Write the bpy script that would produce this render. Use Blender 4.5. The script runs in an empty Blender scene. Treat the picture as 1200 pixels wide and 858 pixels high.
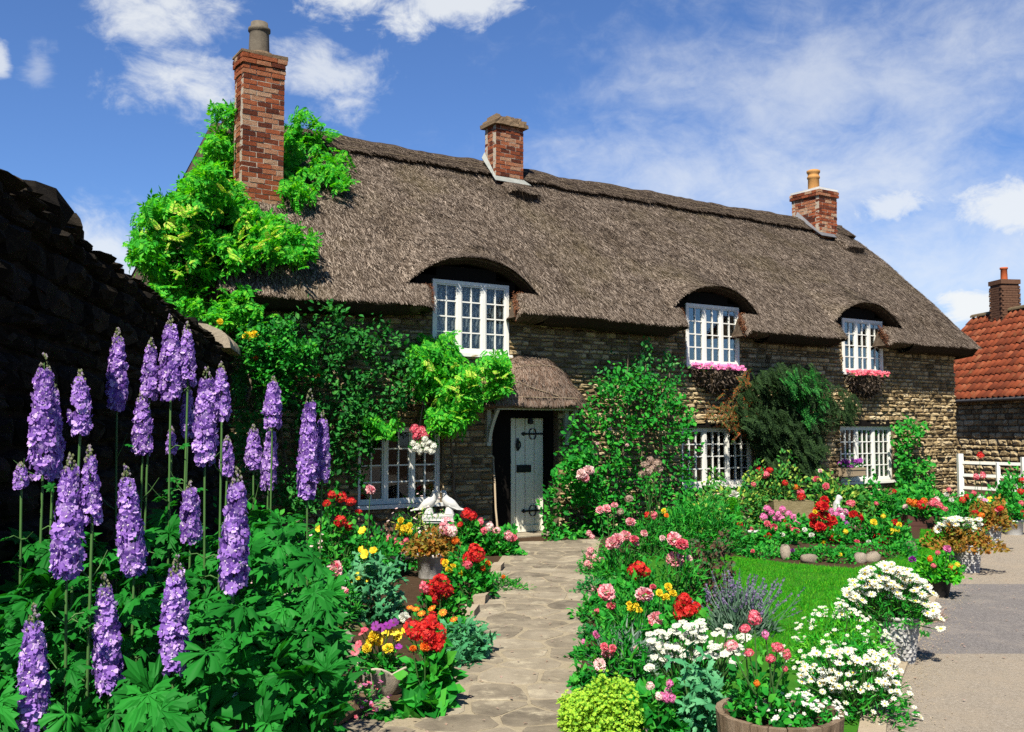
import bpy, math, random
import numpy as np
from mathutils import Vector, Matrix

random.seed(7)
R = np.random.default_rng(11)
scene = bpy.context.scene
COL = scene.collection

# ------------------------------------------------------------------ camera
F, EYE, HORIZON = 1150.0, 1.69, 502.0           # focal length in photo pixels, eye height, horizon row
PITCH = math.atan((HORIZON - 429) / F)
cam_d = bpy.data.cameras.new('camera')
cam_d.sensor_width = 36.0
cam_d.lens = 36.0 * F / 1200.0
cam_d.clip_start = 0.05
cam_d.clip_end = 5000
cam = bpy.data.objects.new('camera', cam_d)
COL.objects.link(cam)
cam.location = (0, 0, EYE)
cam.rotation_euler = (math.pi / 2 + PITCH, 0, 0)
scene.camera = cam

# ------------------------------------------------------------------ photo pixel -> place
CP, SP = math.cos(PITCH), math.sin(PITCH)
CAM = np.array([0.0, 0.0, EYE])
def ray(x, y):
    a, b = (x - 600) / F, (429 - y) / F
    return np.array([a, CP - b * SP, SP + b * CP])
def G(x, y, h=0.0):                              # point of the ground (or of the level h) seen at a pixel
    r = ray(x, y)
    return CAM + r * ((h - EYE) / r[2])
def AT(x, y, depth):                             # point seen at a pixel, depth metres ahead
    r = ray(x, y)
    return CAM + r * (depth / r[1])
P0 = G(612, 628)                                 # foot of the cottage wall at the door
_v = ray(2340, 502)
U = np.array([_v[0], _v[1], 0.0]); U /= np.linalg.norm(U)     # along the facade, to the right
INW = np.array([-U[1], U[0], 0.0])                           # into the house
def HW(s, d, h):                                 # house coordinates -> world
    return P0 + U * s + INW * d + np.array([0, 0, h])
def WP(x, y, d=0.0):                             # pixel -> (s, h) on the plane d behind the facade
    r = ray(x, y)
    t = ((P0 + INW * d - CAM) @ INW) / (r @ INW)
    q = CAM + r * t - P0
    return float(q @ U), float(q[2])

# ------------------------------------------------------------------ sky and sun
SUN_H = np.array([-0.25, -1.0]); SUN_H /= np.linalg.norm(SUN_H)
SUN_EL = math.radians(52)
TO_SUN = Vector((SUN_H[0] * math.cos(SUN_EL), SUN_H[1] * math.cos(SUN_EL), math.sin(SUN_EL)))
sun_d = bpy.data.lights.new('sun', 'SUN')
sun_d.energy = 5.0
sun_d.angle = math.radians(0.53)
sun_d.color = (1.0, 0.95, 0.86)
sun = bpy.data.objects.new('sun', sun_d)
COL.objects.link(sun)
sun.location = (-8, -20, 30)
sun.rotation_euler = TO_SUN.to_track_quat('Z', 'Y').to_euler()

world = bpy.data.worlds.new('World')
scene.world = world
world.use_nodes = True
wn, wl = world.node_tree.nodes, world.node_tree.links
wn.clear()
def wnode(t, **kw):
    n = wn.new(t)
    for k, v in kw.items():
        setattr(n, k, v)
    return n
w_out = wnode('ShaderNodeOutputWorld')
w_bg = wnode('ShaderNodeBackground')
w_bg.inputs['Strength'].default_value = 0.05
wl.new(w_bg.outputs[0], w_out.inputs[0])
sky = wnode('ShaderNodeTexSky', sky_type='NISHITA')
sky.sun_disc = False
sky.sun_elevation = SUN_EL
sky.sun_rotation = math.atan2(SUN_H[0], SUN_H[1])
sky.air_density = 1.0
sky.dust_density = 0.3
sky.ozone_density = 3.0
tc = wnode('ShaderNodeTexCoord')
# clouds: soft masses of vapour at their bearings in the sky, broken up by noise
def wmath(op, a, b=None, c=None):
    n = wnode('ShaderNodeMath', operation=op)
    for i, v in enumerate((a, b, c)):
        if v is None: continue
        if isinstance(v, (int, float)): n.inputs[i].default_value = v
        else: wl.new(v, n.inputs[i])
    return n.outputs[0]
def wnoise(scale, detail, rough, sx=1, sy=1, sz=1, dist=0.0):
    m = wnode('ShaderNodeMapping')
    m.inputs['Scale'].default_value = (sx, sy, sz)
    wl.new(tc.outputs['Generated'], m.inputs[0])
    n = wnode('ShaderNodeTexNoise')
    n.inputs['Scale'].default_value = scale
    n.inputs['Detail'].default_value = detail
    n.inputs['Roughness'].default_value = rough
    n.inputs['Distortion'].default_value = dist
    wl.new(m.outputs[0], n.inputs['Vector'])
    return n.outputs[0]
n_big = wnoise(3.2, 8, 0.6, 1, 1, 1.8, 0.3)
n_mid = wnoise(9.0, 9, 0.62, 1, 1, 1.7, 0.5)
n_fine = wnoise(26.0, 8, 0.65, 1, 1, 1.5, 0.6)
nz = wmath('ADD', wmath('MULTIPLY', n_mid, 1.1), wmath('MULTIPLY', n_fine, 0.55))   # about 0.8 on average
def cloud(px, py, rx, ry, soft, amount, dens):
    c = ray(px, py); c = c / np.linalg.norm(c)
    sub = wnode('ShaderNodeVectorMath', operation='SUBTRACT')
    wl.new(tc.outputs['Generated'], sub.inputs[0]); sub.inputs[1].default_value = tuple(c)
    mul = wnode('ShaderNodeVectorMath', operation='MULTIPLY')
    wl.new(sub.outputs[0], mul.inputs[0])
    mul.inputs[1].default_value = (F / rx, F / rx, F / ry)
    ln = wnode('ShaderNodeVectorMath', operation='LENGTH')
    wl.new(mul.outputs[0], ln.inputs[0])
    x = wmath('SUBTRACT', 1.0, ln.outputs['Value'])
    x = wmath('ADD', x, wmath('MULTIPLY', wmath('SUBTRACT', nz, 0.82), amount))
    mr = wnode('ShaderNodeMapRange', interpolation_type='SMOOTHSTEP')
    wl.new(x, mr.inputs['Value'])
    mr.inputs['From Min'].default_value = 0.0
    mr.inputs['From Max'].default_value = soft
    mr.inputs['To Max'].default_value = dens
    return mr.outputs[0]
masks = [cloud(*c) for c in (
    (195, 5, 80, 44, 0.9, 2.4, 0.8), (235, 108, 86, 48, 0.9, 2.4, 0.78), (375, 98, 82, 52, 1.1, 3.0, 0.7),
    (425, 0, 95, 34, 0.6, 2.2, 0.85), (535, 2, 75, 24, 0.6, 2.2, 0.8), (120, 290, 95, 55, 1.0, 2.0, 0.75),
    (1030, 95, 430, 150, 1.3, 1.5, 0.56), (940, 215, 450, 120, 1.2, 1.3, 0.66), (1120, 320, 400, 150, 1.2, 1.1, 0.66),
    (1040, 243, 60, 25, 0.7, 2.2, 0.75), (1180, 240, 75, 42, 0.7, 2.2, 0.85), (1140, 355, 60, 28, 0.6, 2.2, 0.95),
    (45, 82, 22, 34, 1.0, 2.6, 0.35), (-3, 72, 16, 22, 0.6, 2.0, 0.7), (1010, 40, 260, 60, 1.5, 2.4, 0.25))]
m = masks[0]
for k in masks[1:]:
    m = wmath('MAXIMUM', m, k)
# scattered fair-weather cloud elsewhere in the sky
far = wnode('ShaderNodeMapRange', interpolation_type='SMOOTHSTEP')
wl.new(n_big, far.inputs['Value'])
far.inputs['From Min'].default_value = 0.60
far.inputs['From Max'].default_value = 0.78
far.inputs['To Max'].default_value = 0.45
m = wmath('MAXIMUM', m, wmath('MULTIPLY', far.outputs[0], n_mid))
mix = wnode('ShaderNodeMixRGB')
wl.new(m, mix.inputs[0])
tint = wnode('ShaderNodeMixRGB', blend_type='MULTIPLY')
tint.inputs[0].default_value = 1.0
wl.new(sky.outputs[0], tint.inputs[1])
tint.inputs[2].default_value = (0.66, 0.88, 1.24, 1)
wl.new(tint.outputs[0], mix.inputs[1])
mix.inputs[2].default_value = (8.0, 8.2, 8.2, 1)
wl.new(mix.outputs[0], w_bg.inputs[0])

# ------------------------------------------------------------------ picture
vs = scene.view_settings
vs.view_transform = 'Standard'
vs.look = 'None'
vs.gamma = 1.0
vs.exposure = 1.2
vs.use_curve_mapping = False
scene.render.engine = 'CYCLES'
scene.cycles.max_bounces = 6
scene.cycles.diffuse_bounces = 2
scene.cycles.glossy_bounces = 2
scene.cycles.transmission_bounces = 4
scene.cycles.transparent_max_bounces = 6
scene.cycles.use_adaptive_sampling = True
scene.cycles.adaptive_threshold = 0.01
try:
    scene.cycles.use_denoising = False
    scene.cycles.denoiser = 'OPENIMAGEDENOISE'
    scene.cycles.denoising_input_passes = 'RGB_ALBEDO_NORMAL'
except Exception:
    pass

# ------------------------------------------------------------------ mesh helpers
class MB:
    """collects vertices and faces for ONE mesh object"""
    def __init__(self):
        self.V, self.Fs, self.n = [], [], 0
    def add(self, V, Fc, m=0):
        V = np.asarray(V, float).reshape(-1, 3)
        if isinstance(Fc, np.ndarray):
            self.Fs.append((Fc + self.n, m))
        else:
            by = {}
            for f in Fc: by.setdefault(len(f), []).append(f)
            for f in by.values(): self.Fs.append((np.array(f, int) + self.n, m))
        self.V.append(V); self.n += len(V)
        return self
    def scatter(self, tpl, M, T):
        """copies of a template (V, [(faces, material)]) with matrices M (n,3,3) and places T (n,3)"""
        V, fs = tpl
        n = len(T)
        if n == 0: return self
        W = np.einsum('nij,kj->nki', M, V) + T[:, None, :]
        off = (np.arange(n) * len(V))[:, None, None] + self.n
        for f, m in fs:
            self.Fs.append(((f[None] + off).reshape(-1, f.shape[1]), m))
        self.V.append(W.reshape(-1, 3)); self.n += n * len(V)
        return self
    def mesh(self, name, mats, origin=None, smooth=False):
        V = np.concatenate(self.V) if self.V else np.zeros((0, 3))
        if origin is not None: V = V - np.asarray(origin)
        me = bpy.data.meshes.new(name)
        loops = np.concatenate([f.ravel() for f, m in self.Fs]).astype(np.int32)
        tot = np.concatenate([np.full(len(f), f.shape[1]) for f, m in self.Fs]).astype(np.int32)
        mi = np.concatenate([np.full(len(f), m) for f, m in self.Fs]).astype(np.int32)
        st = np.concatenate([[0], np.cumsum(tot)[:-1]]).astype(np.int32)
        me.vertices.add(len(V)); me.vertices.foreach_set('co', V.astype(np.float32).ravel())
        me.loops.add(len(loops)); me.loops.foreach_set('vertex_index', loops)
        me.polygons.add(len(tot))
        me.polygons.foreach_set('loop_start', st)
        me.polygons.foreach_set('material_index', mi)
        me.polygons.foreach_set('use_smooth', np.full(len(tot), bool(smooth)))
        for mt in (mats if isinstance(mats, (list, tuple)) else [mats]):
            me.materials.append(MAT[mt] if isinstance(mt, str) else mt)
        me.update(calc_edges=True)
        me.validate()
        return me
    def build(self, name, mats, parent=None, smooth=False, kind=None, origin=None):
        if origin is None and parent is not None and parent.get('_w'):
            origin = parent['_w']
        me = self.mesh(name, mats, origin, smooth)
        return link(name, me, parent, kind=kind)
def link(name, me, parent=None, loc=None, rot=None, scl=None, kind=None):
    o = bpy.data.objects.new(name, me)
    COL.objects.link(o)
    if parent is not None: o.parent = parent
    if loc is not None: o.location = loc
    if rot is not None: o.rotation_euler = rot
    if scl is not None: o.scale = scl
    if kind: o['kind'] = kind
    return o
def tag(o, label, cat, group=None):
    o['label'] = label; o['category'] = cat
    if group: o['group'] = group
    return o
def thing(name, label, cat, loc, group=None):
    """an Empty at the base of a thing; parts are modelled in world coordinates and moved under it"""
    o = bpy.data.objects.new(name, None)
    o.empty_display_size = 0.1
    COL.objects.link(o)
    o.location = tuple(float(x) for x in loc)
    WLOC[o.name] = np.array(loc, float)
    return tag(o, label, cat, group)
WLOC = {}
def part(mb, name, mats, root, smooth=False, kind=None):
    return link(name, mb.mesh(name, mats, WLOC[root.name], smooth), root, kind=kind)
def struct(mb, name, mats, smooth=False):
    return link(name, mb.mesh(name, mats, None, smooth), None, kind='structure')
def norm(a):
    a = np.asarray(a, float)
    return a / np.maximum(np.linalg.norm(a, axis=-1, keepdims=True), 1e-9)
def frames(y, z, size):
    """rotation-scale matrices whose y axis is the growing direction and z the upper side"""
    y = norm(y); x = norm(np.cross(y, z)); z = np.cross(x, y)
    M = np.stack([x, y, z], axis=-1)
    size = np.asarray(size, float)
    if size.ndim == 1: size = size[:, None]
    return M * size[:, None, :] if size.shape[1] == 3 else M * size[:, :, None]
def rdir(n, up=0.0):
    d = R.normal(size=(n, 3)); d[:, 2] += up
    return norm(d)
BOXF = [(0, 3, 2, 1), (4, 5, 6, 7), (0, 1, 5, 4), (1, 2, 6, 5), (2, 3, 7, 6), (3, 0, 4, 7)]
def box(mb, x0, x1, y0, y1, z0, z1, m=0, j=0.0):
    V = np.array([(x0, y0, z0), (x1, y0, z0), (x1, y1, z0), (x0, y1, z0), (x0, y0, z1), (x1, y0, z1), (x1, y1, z1), (x0, y1, z1)], float)
    if j: V += R.normal(0, j, V.shape)
    return mb.add(V, BOXF, m)
def bar(mb, a, b, w, t, up=(0, 0, 1), m=0):
    """a straight bar from a to b with section w x t"""
    a, b = np.asarray(a, float), np.asarray(b, float)
    y = norm(b - a); x = np.cross(y, up)
    if np.linalg.norm(x) < 1e-3: x = np.cross(y, (1, 0, 0.01))
    x = norm(x); z = np.cross(x, y)
    V = [c + x * sx * w / 2 + z * sz * t / 2 for c in (a, b) for sx, sz in ((-1, -1), (1, -1), (1, 1), (-1, 1))]
    return mb.add(V, BOXF, m)
def tube(mb, pts, rad, n=6, m=0, cap=True):
    pts = np.asarray(pts, float); k = len(pts)
    rad = np.full(k, rad) if np.isscalar(rad) else np.asarray(rad, float)
    t = norm(np.gradient(pts, axis=0))
    ref = np.array([0.0, 0, 1]) if abs(t[0][2]) < 0.9 else np.array([1.0, 0, 0])
    V = []
    for i in range(k):
        x = norm(np.cross(t[i], ref)); y = np.cross(t[i], x)
        a = np.arange(n) * 2 * math.pi / n
        V.append(pts[i] + rad[i] * (np.cos(a)[:, None] * x + np.sin(a)[:, None] * y))
    fs = [(i * n + j, i * n + (j + 1) % n, (i + 1) * n + (j + 1) % n, (i + 1) * n + j) for i in range(k - 1) for j in range(n)]
    mb.add(np.concatenate(V), fs, m)
    if cap: mb.add(V[-1], [tuple(range(n))], m)
    return mb
def lathe(mb, prof, n=24, c=(0, 0, 0), m=0, wob=0.0, wave=None):
    k = len(prof); a = np.arange(n) * 2 * math.pi / n
    V = []
    for i, (r, z) in enumerate(prof):
        rr = r * (1 + wob * R.normal(0, 1, n)) if wob else np.full(n, float(r))
        if wave: rr = rr * (1 + wave[1] * (i / (k - 1)) * np.cos(wave[0] * a))
        V.append(np.stack([rr * np.cos(a), rr * np.sin(a), np.full(n, z)], 1) + np.asarray(c, float))
    fs = [(i * n + j, i * n + (j + 1) % n, (i + 1) * n + (j + 1) % n, (i + 1) * n + j) for i in range(k - 1) for j in range(n)]
    return mb.add(np.concatenate(V), fs, m)
def in_poly(P, poly):
    x, y = P[:, 0], P[:, 1]; ins = np.zeros(len(P), bool)
    k = len(poly)
    for i in range(k):
        (x1, y1), (x2, y2) = poly[i], poly[(i + 1) % k]
        c = ((y1 > y) != (y2 > y)) & (x < (x2 - x1) * (y - y1) / (y2 - y1 + 1e-12) + x1)
        ins ^= c
    return ins
def poly_points(poly, n):
    a = np.array(poly, float); lo, hi = a.min(0), a.max(0)
    out = np.zeros((0, 2))
    while len(out) < n:
        P = R.uniform(lo, hi, (n * 2, 2))
        out = np.concatenate([out, P[in_poly(P, poly)]])
    return out[:n]

# ------------------------------------------------------------------ materials
MAT = {}
ALB = 0.62                                       # the paints below are mixed for exposure 0.3
def new_mat(name):
    m = bpy.data.materials.new(name); m.use_nodes = True
    nt = m.node_tree; nt.nodes.clear()
    MAT[name] = m
    def N(t, ins=None, **kw):
        n = nt.nodes.new(t)
        for k, v in kw.items(): setattr(n, k, v)
        for k, v in (ins or {}).items():
            if hasattr(v, 'links') or isinstance(v, bpy.types.NodeSocket): nt.links.new(v, n.inputs[k])
            else: n.inputs[k].default_value = v
        return n
    return m, nt, N
def c4(c): return (c[0], c[1], c[2], 1.0)
def ramp(N, fac, cols, k=None):
    k = ALB if k is None else k
    n = N('ShaderNodeValToRGB', {'Fac': fac})
    e = n.color_ramp.elements
    while len(e) < len(cols): e.new(0.5)
    for i, c in enumerate(cols):
        p, col = c if isinstance(c[1], (tuple, list)) else (i / (len(cols) - 1), c)
        e[i].position = p; e[i].color = c4([min(0.9, k * v) for v in col])
    return n.outputs[0]
def leaf_mat(name, cols, trans=0.35, rough=0.6, tcol=None, spec=0.14, k=1.0):
    m, nt, N = new_mat(name)
    g = N('ShaderNodeNewGeometry')
    oi = N('ShaderNodeObjectInfo')
    r = N('ShaderNodeMath', {0: g.outputs['Random Per Island'], 1: oi.outputs['Random']}, operation='ADD')
    r = N('ShaderNodeMath', {0: r.outputs[0]}, operation='FRACT')
    c = ramp(N, r.outputs[0], cols, k)
    b = N('ShaderNodeBsdfPrincipled', {'Base Color': c, 'Roughness': rough, 'Specular IOR Level': spec})
    hs = N('ShaderNodeHueSaturation', {'Color': c, 'Hue': 0.485, 'Saturation': 1.05, 'Value': 1.5})
    t = N('ShaderNodeBsdfTranslucent', {'Color': hs.outputs[0]})
    mx = N('ShaderNodeMixShader', {0: trans, 1: b.outputs[0], 2: t.outputs[0]})
    o = N('ShaderNodeOutputMaterial', {0: mx.outputs[0]})
def straw_mat(name, cols, k):
    m, nt, N = new_mat(name)
    g = N('ShaderNodeNewGeometry'); t = N('ShaderNodeTexCoord')
    c = ramp(N, g.outputs['Random Per Island'], cols, k)
    n1 = N('ShaderNodeTexNoise', {'Vector': t.outputs['Object'], 'Scale': 0.9, 'Detail': 6.0, 'Roughness': 0.65})
    w = ramp(N, n1.outputs[0], [(0.30, (0.62, 0.60, 0.56)), (0.5, (0.95, 0.93, 0.90)), (0.70, (1.25, 1.22, 1.18))], 1.0)
    mx = N('ShaderNodeMixRGB', {0: 1.0, 1: c, 2: w}, blend_type='MULTIPLY')
    n2 = N('ShaderNodeTexNoise', {'Vector': t.outputs['Object'], 'Scale': 0.55, 'Detail': 4.0, 'Roughness': 0.6})
    mr = N('ShaderNodeMapRange', {'Value': n2.outputs[0], 'From Min': 0.52, 'From Max': 0.72, 'To Max': 0.28})
    moss = N('ShaderNodeMixRGB', {0: mr.outputs[0], 1: mx.outputs[0], 2: (0.09, 0.072, 0.022, 1)})
    b = N('ShaderNodeBsdfPrincipled', {'Base Color': moss.outputs[0], 'Roughness': 0.85, 'Specular IOR Level': 0.12})
    N('ShaderNodeOutputMaterial', {0: b.outputs[0]})
def solid_mat(name, cols, scale=8.0, rough=0.7, bump=0.0, bscale=40.0, stretch=(1, 1, 1), spec=0.3, rnd=0.0, metal=0.0, dirt=None):
    """noise-mottled opaque surface; rnd shifts the colour from piece to piece"""
    m, nt, N = new_mat(name)
    tcn = N('ShaderNodeTexCoord'); oi = N('ShaderNodeObjectInfo'); g = N('ShaderNodeNewGeometry')
    add = N('ShaderNodeVectorMath', {0: tcn.outputs['Object'], 1: oi.outputs['Location']}, operation='ADD')
    mp = N('ShaderNodeMapping', {'Vector': add.outputs[0], 'Scale': stretch})
    nz = N('ShaderNodeTexNoise', {'Vector': mp.outputs[0], 'Scale': scale, 'Detail': 8.0, 'Roughness': 0.65})
    f = nz.outputs[0]
    if rnd:
        r = N('ShaderNodeMath', {0: g.outputs['Random Per Island'], 1: oi.outputs['Random']}, operation='ADD')
        r = N('ShaderNodeMath', {0: r.outputs[0]}, operation='FRACT')
        a = N('ShaderNodeMath', {0: r.outputs[0], 1: 0.5}, operation='SUBTRACT')
        a = N('ShaderNodeMath', {0: a.outputs[0], 1: rnd, 2: f}, operation='MULTIPLY_ADD')
        f = a.outputs[0]
    c = ramp(N, f, cols)
    if dirt:
        dn = N('ShaderNodeTexNoise', {'Vector': add.outputs[0], 'Scale': dirt[1], 'Detail': 6.0, 'Roughness': 0.7})
        dm = N('ShaderNodeMapRange', {'Value': dn.outputs[0], 'From Min': dirt[2], 'From Max': dirt[2] + 0.12, 'To Max': dirt[3]})
        mx = N('ShaderNodeMixRGB', {0: dm.outputs[0], 1: c, 2: c4(dirt[0])})
        c = mx.outputs[0]
    b = N('ShaderNodeBsdfPrincipled', {'Base Color': c, 'Roughness': rough, 'Specular IOR Level': spec, 'Metallic': metal})
    if bump:
        bn = N('ShaderNodeTexNoise', {'Vector': mp.outputs[0], 'Scale': bscale, 'Detail': 6.0, 'Roughness': 0.7})
        bp = N('ShaderNodeBump', {'Height': bn.outputs[0], 'Strength': bump, 'Distance': 0.02})
        nt.links.new(bp.outputs[0], b.inputs['Normal'])
    N('ShaderNodeOutputMaterial', {0: b.outputs[0]})

# foliage
leaf_mat('leaf_wisteria', [(0.012, 0.15, 0.010), (0.024, 0.26, 0.014), (0.05, 0.38, 0.018), (0.16, 0.46, 0.03)], 0.45)
leaf_mat('leaf_dark', [(0.006, 0.06, 0.010), (0.012, 0.11, 0.016), (0.02, 0.16, 0.022), (0.05, 0.2, 0.03)], 0.3)
leaf_mat('leaf_mid', [(0.005, 0.09, 0.010), (0.010, 0.16, 0.014), (0.020, 0.24, 0.020), (0.06, 0.29, 0.025)], 0.35)
leaf_mat('leaf_rose', [(0.008, 0.09, 0.02), (0.014, 0.15, 0.03), (0.03, 0.2, 0.04), (0.08, 0.22, 0.05)], 0.3, 0.45)
leaf_mat('leaf_delphinium', [(0.008, 0.12, 0.012), (0.014, 0.18, 0.018), (0.022, 0.24, 0.024)], 0.35, 0.6, None, 0.12, 0.82)
leaf_mat('leaf_conifer', [(0.010, 0.028, 0.008), (0.02, 0.05, 0.012), (0.035, 0.075, 0.018)], 0.1, 0.7, None, 0.1, 0.6)
leaf_mat('leaf_autumn', [(0.07, 0.03, 0.01), (0.24, 0.06, 0.012), (0.10, 0.08, 0.02), (0.03, 0.06, 0.012), (0.02, 0.05, 0.012)], 0.25)
leaf_mat('leaf_grey', [(0.025, 0.13, 0.05), (0.04, 0.20, 0.075), (0.07, 0.27, 0.11), (0.12, 0.32, 0.15)], 0.3)
leaf_mat('leaf_silver', [(0.10, 0.17, 0.13), (0.18, 0.27, 0.2), (0.26, 0.34, 0.26)], 0.25, 0.6, None, 0.2, 0.6)
leaf_mat('leaf_tip', [(0.10, 0.38, 0.02), (0.22, 0.48, 0.03), (0.42, 0.55, 0.06), (0.5, 0.5, 0.12)], 0.4)
leaf_mat('leaf_lavender', [(0.04, 0.09, 0.05), (0.08, 0.15, 0.09), (0.14, 0.2, 0.15)], 0.25)
leaf_mat('leaf_lime', [(0.06, 0.2, 0.015), (0.16, 0.34, 0.02), (0.28, 0.46, 0.03), (0.4, 0.54, 0.05)], 0.4)
leaf_mat('leaf_variegated', [(0.015, 0.13, 0.02), (0.03, 0.18, 0.025), (0.05, 0.2, 0.03), (0.09, 0.24, 0.03), (0.40, 0.44, 0.07)], 0.35)
leaf_mat('leaf_bronze', [(0.10, 0.10, 0.015), (0.2, 0.12, 0.02), (0.32, 0.12, 0.02), (0.16, 0.2, 0.02)], 0.35)
leaf_mat('leaf_maroon', [(0.06, 0.03, 0.02), (0.1, 0.05, 0.03), (0.04, 0.08, 0.03), (0.03, 0.11, 0.03)], 0.25)
leaf_mat('grass', [(0.010, 0.12, 0.005), (0.018, 0.19, 0.008), (0.04, 0.25, 0.010), (0.10, 0.25, 0.012)], 0.4, 0.8, None, 0.05, 1.25)
solid_mat('stem_green', [(0.05, 0.14, 0.03), (0.1, 0.22, 0.05)], 20, 0.6)
solid_mat('stem_brown', [(0.10, 0.07, 0.04), (0.2, 0.15, 0.09)], 20, 0.8)
# petals
def petal(name, cols, trans=0.35): leaf_mat(name, cols, trans, 0.6, None, 0.2, 0.8)
petal('petal_purple', [(0.17, 0.07, 0.34), (0.31, 0.15, 0.52), (0.45, 0.25, 0.64), (0.70, 0.50, 0.80)])
petal('petal_violet', [(0.2, 0.02, 0.22), (0.35, 0.04, 0.36), (0.12, 0.01, 0.14)])
petal('petal_bee', [(0.75, 0.68, 0.72), (0.6, 0.5, 0.62), (0.85, 0.8, 0.7)])
petal('petal_bud', [(0.12, 0.16, 0.06), (0.22, 0.24, 0.10), (0.35, 0.24, 0.42)])
petal('petal_red', [(0.45, 0.008, 0.008), (0.62, 0.015, 0.012), (0.7, 0.05, 0.03), (0.35, 0.004, 0.008)])
petal('petal_orange', [(0.75, 0.16, 0.012), (0.8, 0.26, 0.02), (0.72, 0.08, 0.015)])
petal('petal_yellow', [(0.8, 0.6, 0.02), (0.85, 0.72, 0.05), (0.8, 0.5, 0.015)])
petal('petal_pink', [(0.78, 0.2, 0.24), (0.85, 0.42, 0.42), (0.85, 0.6, 0.58), (0.62, 0.06, 0.1)])
petal('petal_rose', [(0.62, 0.05, 0.1), (0.72, 0.12, 0.16), (0.8, 0.28, 0.3)])
petal('petal_magenta', [(0.7, 0.14, 0.36), (0.8, 0.3, 0.5), (0.6, 0.06, 0.26)])
petal('petal_pale', [(0.8, 0.55, 0.5), (0.85, 0.7, 0.64), (0.82, 0.42, 0.42)])
petal('petal_white', [(0.66, 0.67, 0.56), (0.74, 0.74, 0.66), (0.6, 0.58, 0.42)])
petal('petal_lavender', [(0.14, 0.09, 0.2), (0.2, 0.14, 0.28), (0.28, 0.2, 0.34)])
petal('petal_dry', [(0.3, 0.2, 0.14), (0.4, 0.28, 0.2), (0.42, 0.3, 0.26)])
solid_mat('centre_yellow', [(0.7, 0.42, 0.02), (0.8, 0.55, 0.04)], 60, 0.8)
solid_mat('centre_dark', [(0.08, 0.03, 0.02), (0.15, 0.06, 0.03)], 60, 0.8)
# building stuff
solid_mat('stone', [(0.20, (0.13, 0.09, 0.045)), (0.42, (0.34, 0.24, 0.115)), (0.62, (0.56, 0.42, 0.22)), (0.85, (0.72, 0.58, 0.36))], 9, 0.9, 0.8, 45, rnd=0.5, spec=0.15, dirt=((0.1, 0.08, 0.05), 3.0, 0.56, 0.55))
solid_mat('mortar', [(0.12, 0.09, 0.055), (0.26, 0.2, 0.12)], 12, 0.95, 0.6, 50, spec=0.1)
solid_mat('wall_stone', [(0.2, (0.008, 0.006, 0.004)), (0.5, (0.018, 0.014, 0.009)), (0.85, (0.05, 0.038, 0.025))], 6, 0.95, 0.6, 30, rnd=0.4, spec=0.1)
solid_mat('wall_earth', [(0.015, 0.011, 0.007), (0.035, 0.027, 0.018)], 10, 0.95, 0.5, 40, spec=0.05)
solid_mat('coping', [(0.2, 0.155, 0.10), (0.4, 0.33, 0.23), (0.52, 0.44, 0.32)], 9, 0.9, 0.5, 40, spec=0.15)
solid_mat('brick', [(0.22, (0.10, 0.028, 0.016)), (0.4, (0.3, 0.075, 0.03)), (0.58, (0.42, 0.115, 0.045)), (0.72, (0.46, 0.2, 0.10)), (0.88, (0.55, 0.42, 0.28))], 13, 0.95, 0.9, 60, rnd=0.62, spec=0.1, dirt=((0.08, 0.06, 0.05), 7, 0.56, 0.75))
solid_mat('brick_mortar', [(0.36, 0.29, 0.21), (0.62, 0.53, 0.41)], 20, 0.95, 0.5, 60, spec=0.1)
solid_mat('cap_stone', [(0.12, 0.08, 0.05), (0.25, 0.17, 0.10), (0.33, 0.26, 0.17)], 10, 0.95, 0.7, 40, spec=0.1)
solid_mat('pot_grey', [(0.05, 0.042, 0.03), (0.15, 0.125, 0.09), (0.26, 0.22, 0.16)], 8, 0.85, 0.3, 40, spec=0.15)
solid_mat('pot_buff', [(0.40, 0.18, 0.05), (0.55, 0.27, 0.08), (0.6, 0.34, 0.13)], 8, 0.8, 0.2, 40, spec=0.2)
solid_mat('terracotta', [(0.45, 0.09, 0.03), (0.6, 0.15, 0.05)], 8, 0.85, 0.2, 40, spec=0.2)
solid_mat('flashing', [(0.16, 0.16, 0.14), (0.32, 0.33, 0.29), (0.42, 0.42, 0.38)], 9, 0.6, 0.2, 30)
solid_mat('lead', [(0.09, 0.09, 0.095), (0.2, 0.2, 0.21)], 8, 0.6, 0.3, 30)
solid_mat('thatch', [(0.2, (0.04, 0.028, 0.018)), (0.45, (0.085, 0.06, 0.04)), (0.62, (0.14, 0.105, 0.072)), (0.85, (0.22, 0.17, 0.125))], 22, 0.95, 0.9, 60, (1.0, 0.45, 0.45), 0.1, dirt=((0.10, 0.085, 0.028), 0.8, 0.54, 0.35))
straw_mat('straw', [(0.02, 0.013, 0.008), (0.075, 0.053, 0.036), (0.16, 0.122, 0.09), (0.38, 0.305, 0.235)], 0.80)
leaf_mat('straw_dark', [(0.025, 0.017, 0.011), (0.075, 0.053, 0.036), (0.14, 0.104, 0.074), (0.26, 0.2, 0.15)], 0.1, 0.85, None, 0.1, 0.62)
leaf_mat('straw_red', [(0.16, 0.05, 0.022), (0.26, 0.10, 0.045), (0.3, 0.17, 0.09)], 0.1, 0.85, None, 0.1, 0.62)
leaf_mat('straw_porch', [(0.11, 0.07, 0.045), (0.25, 0.175, 0.125), (0.40, 0.31, 0.24), (0.18, 0.085, 0.045)], 0.1, 0.85, None, 0.1, 0.62)
solid_mat('thatch_shaded', [(0.03, 0.02, 0.014), (0.07, 0.05, 0.035)], 25, 0.95, 0.9, 60, spec=0.05)  # darkened copy of the thatch, colours in the shade of its undersides
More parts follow.
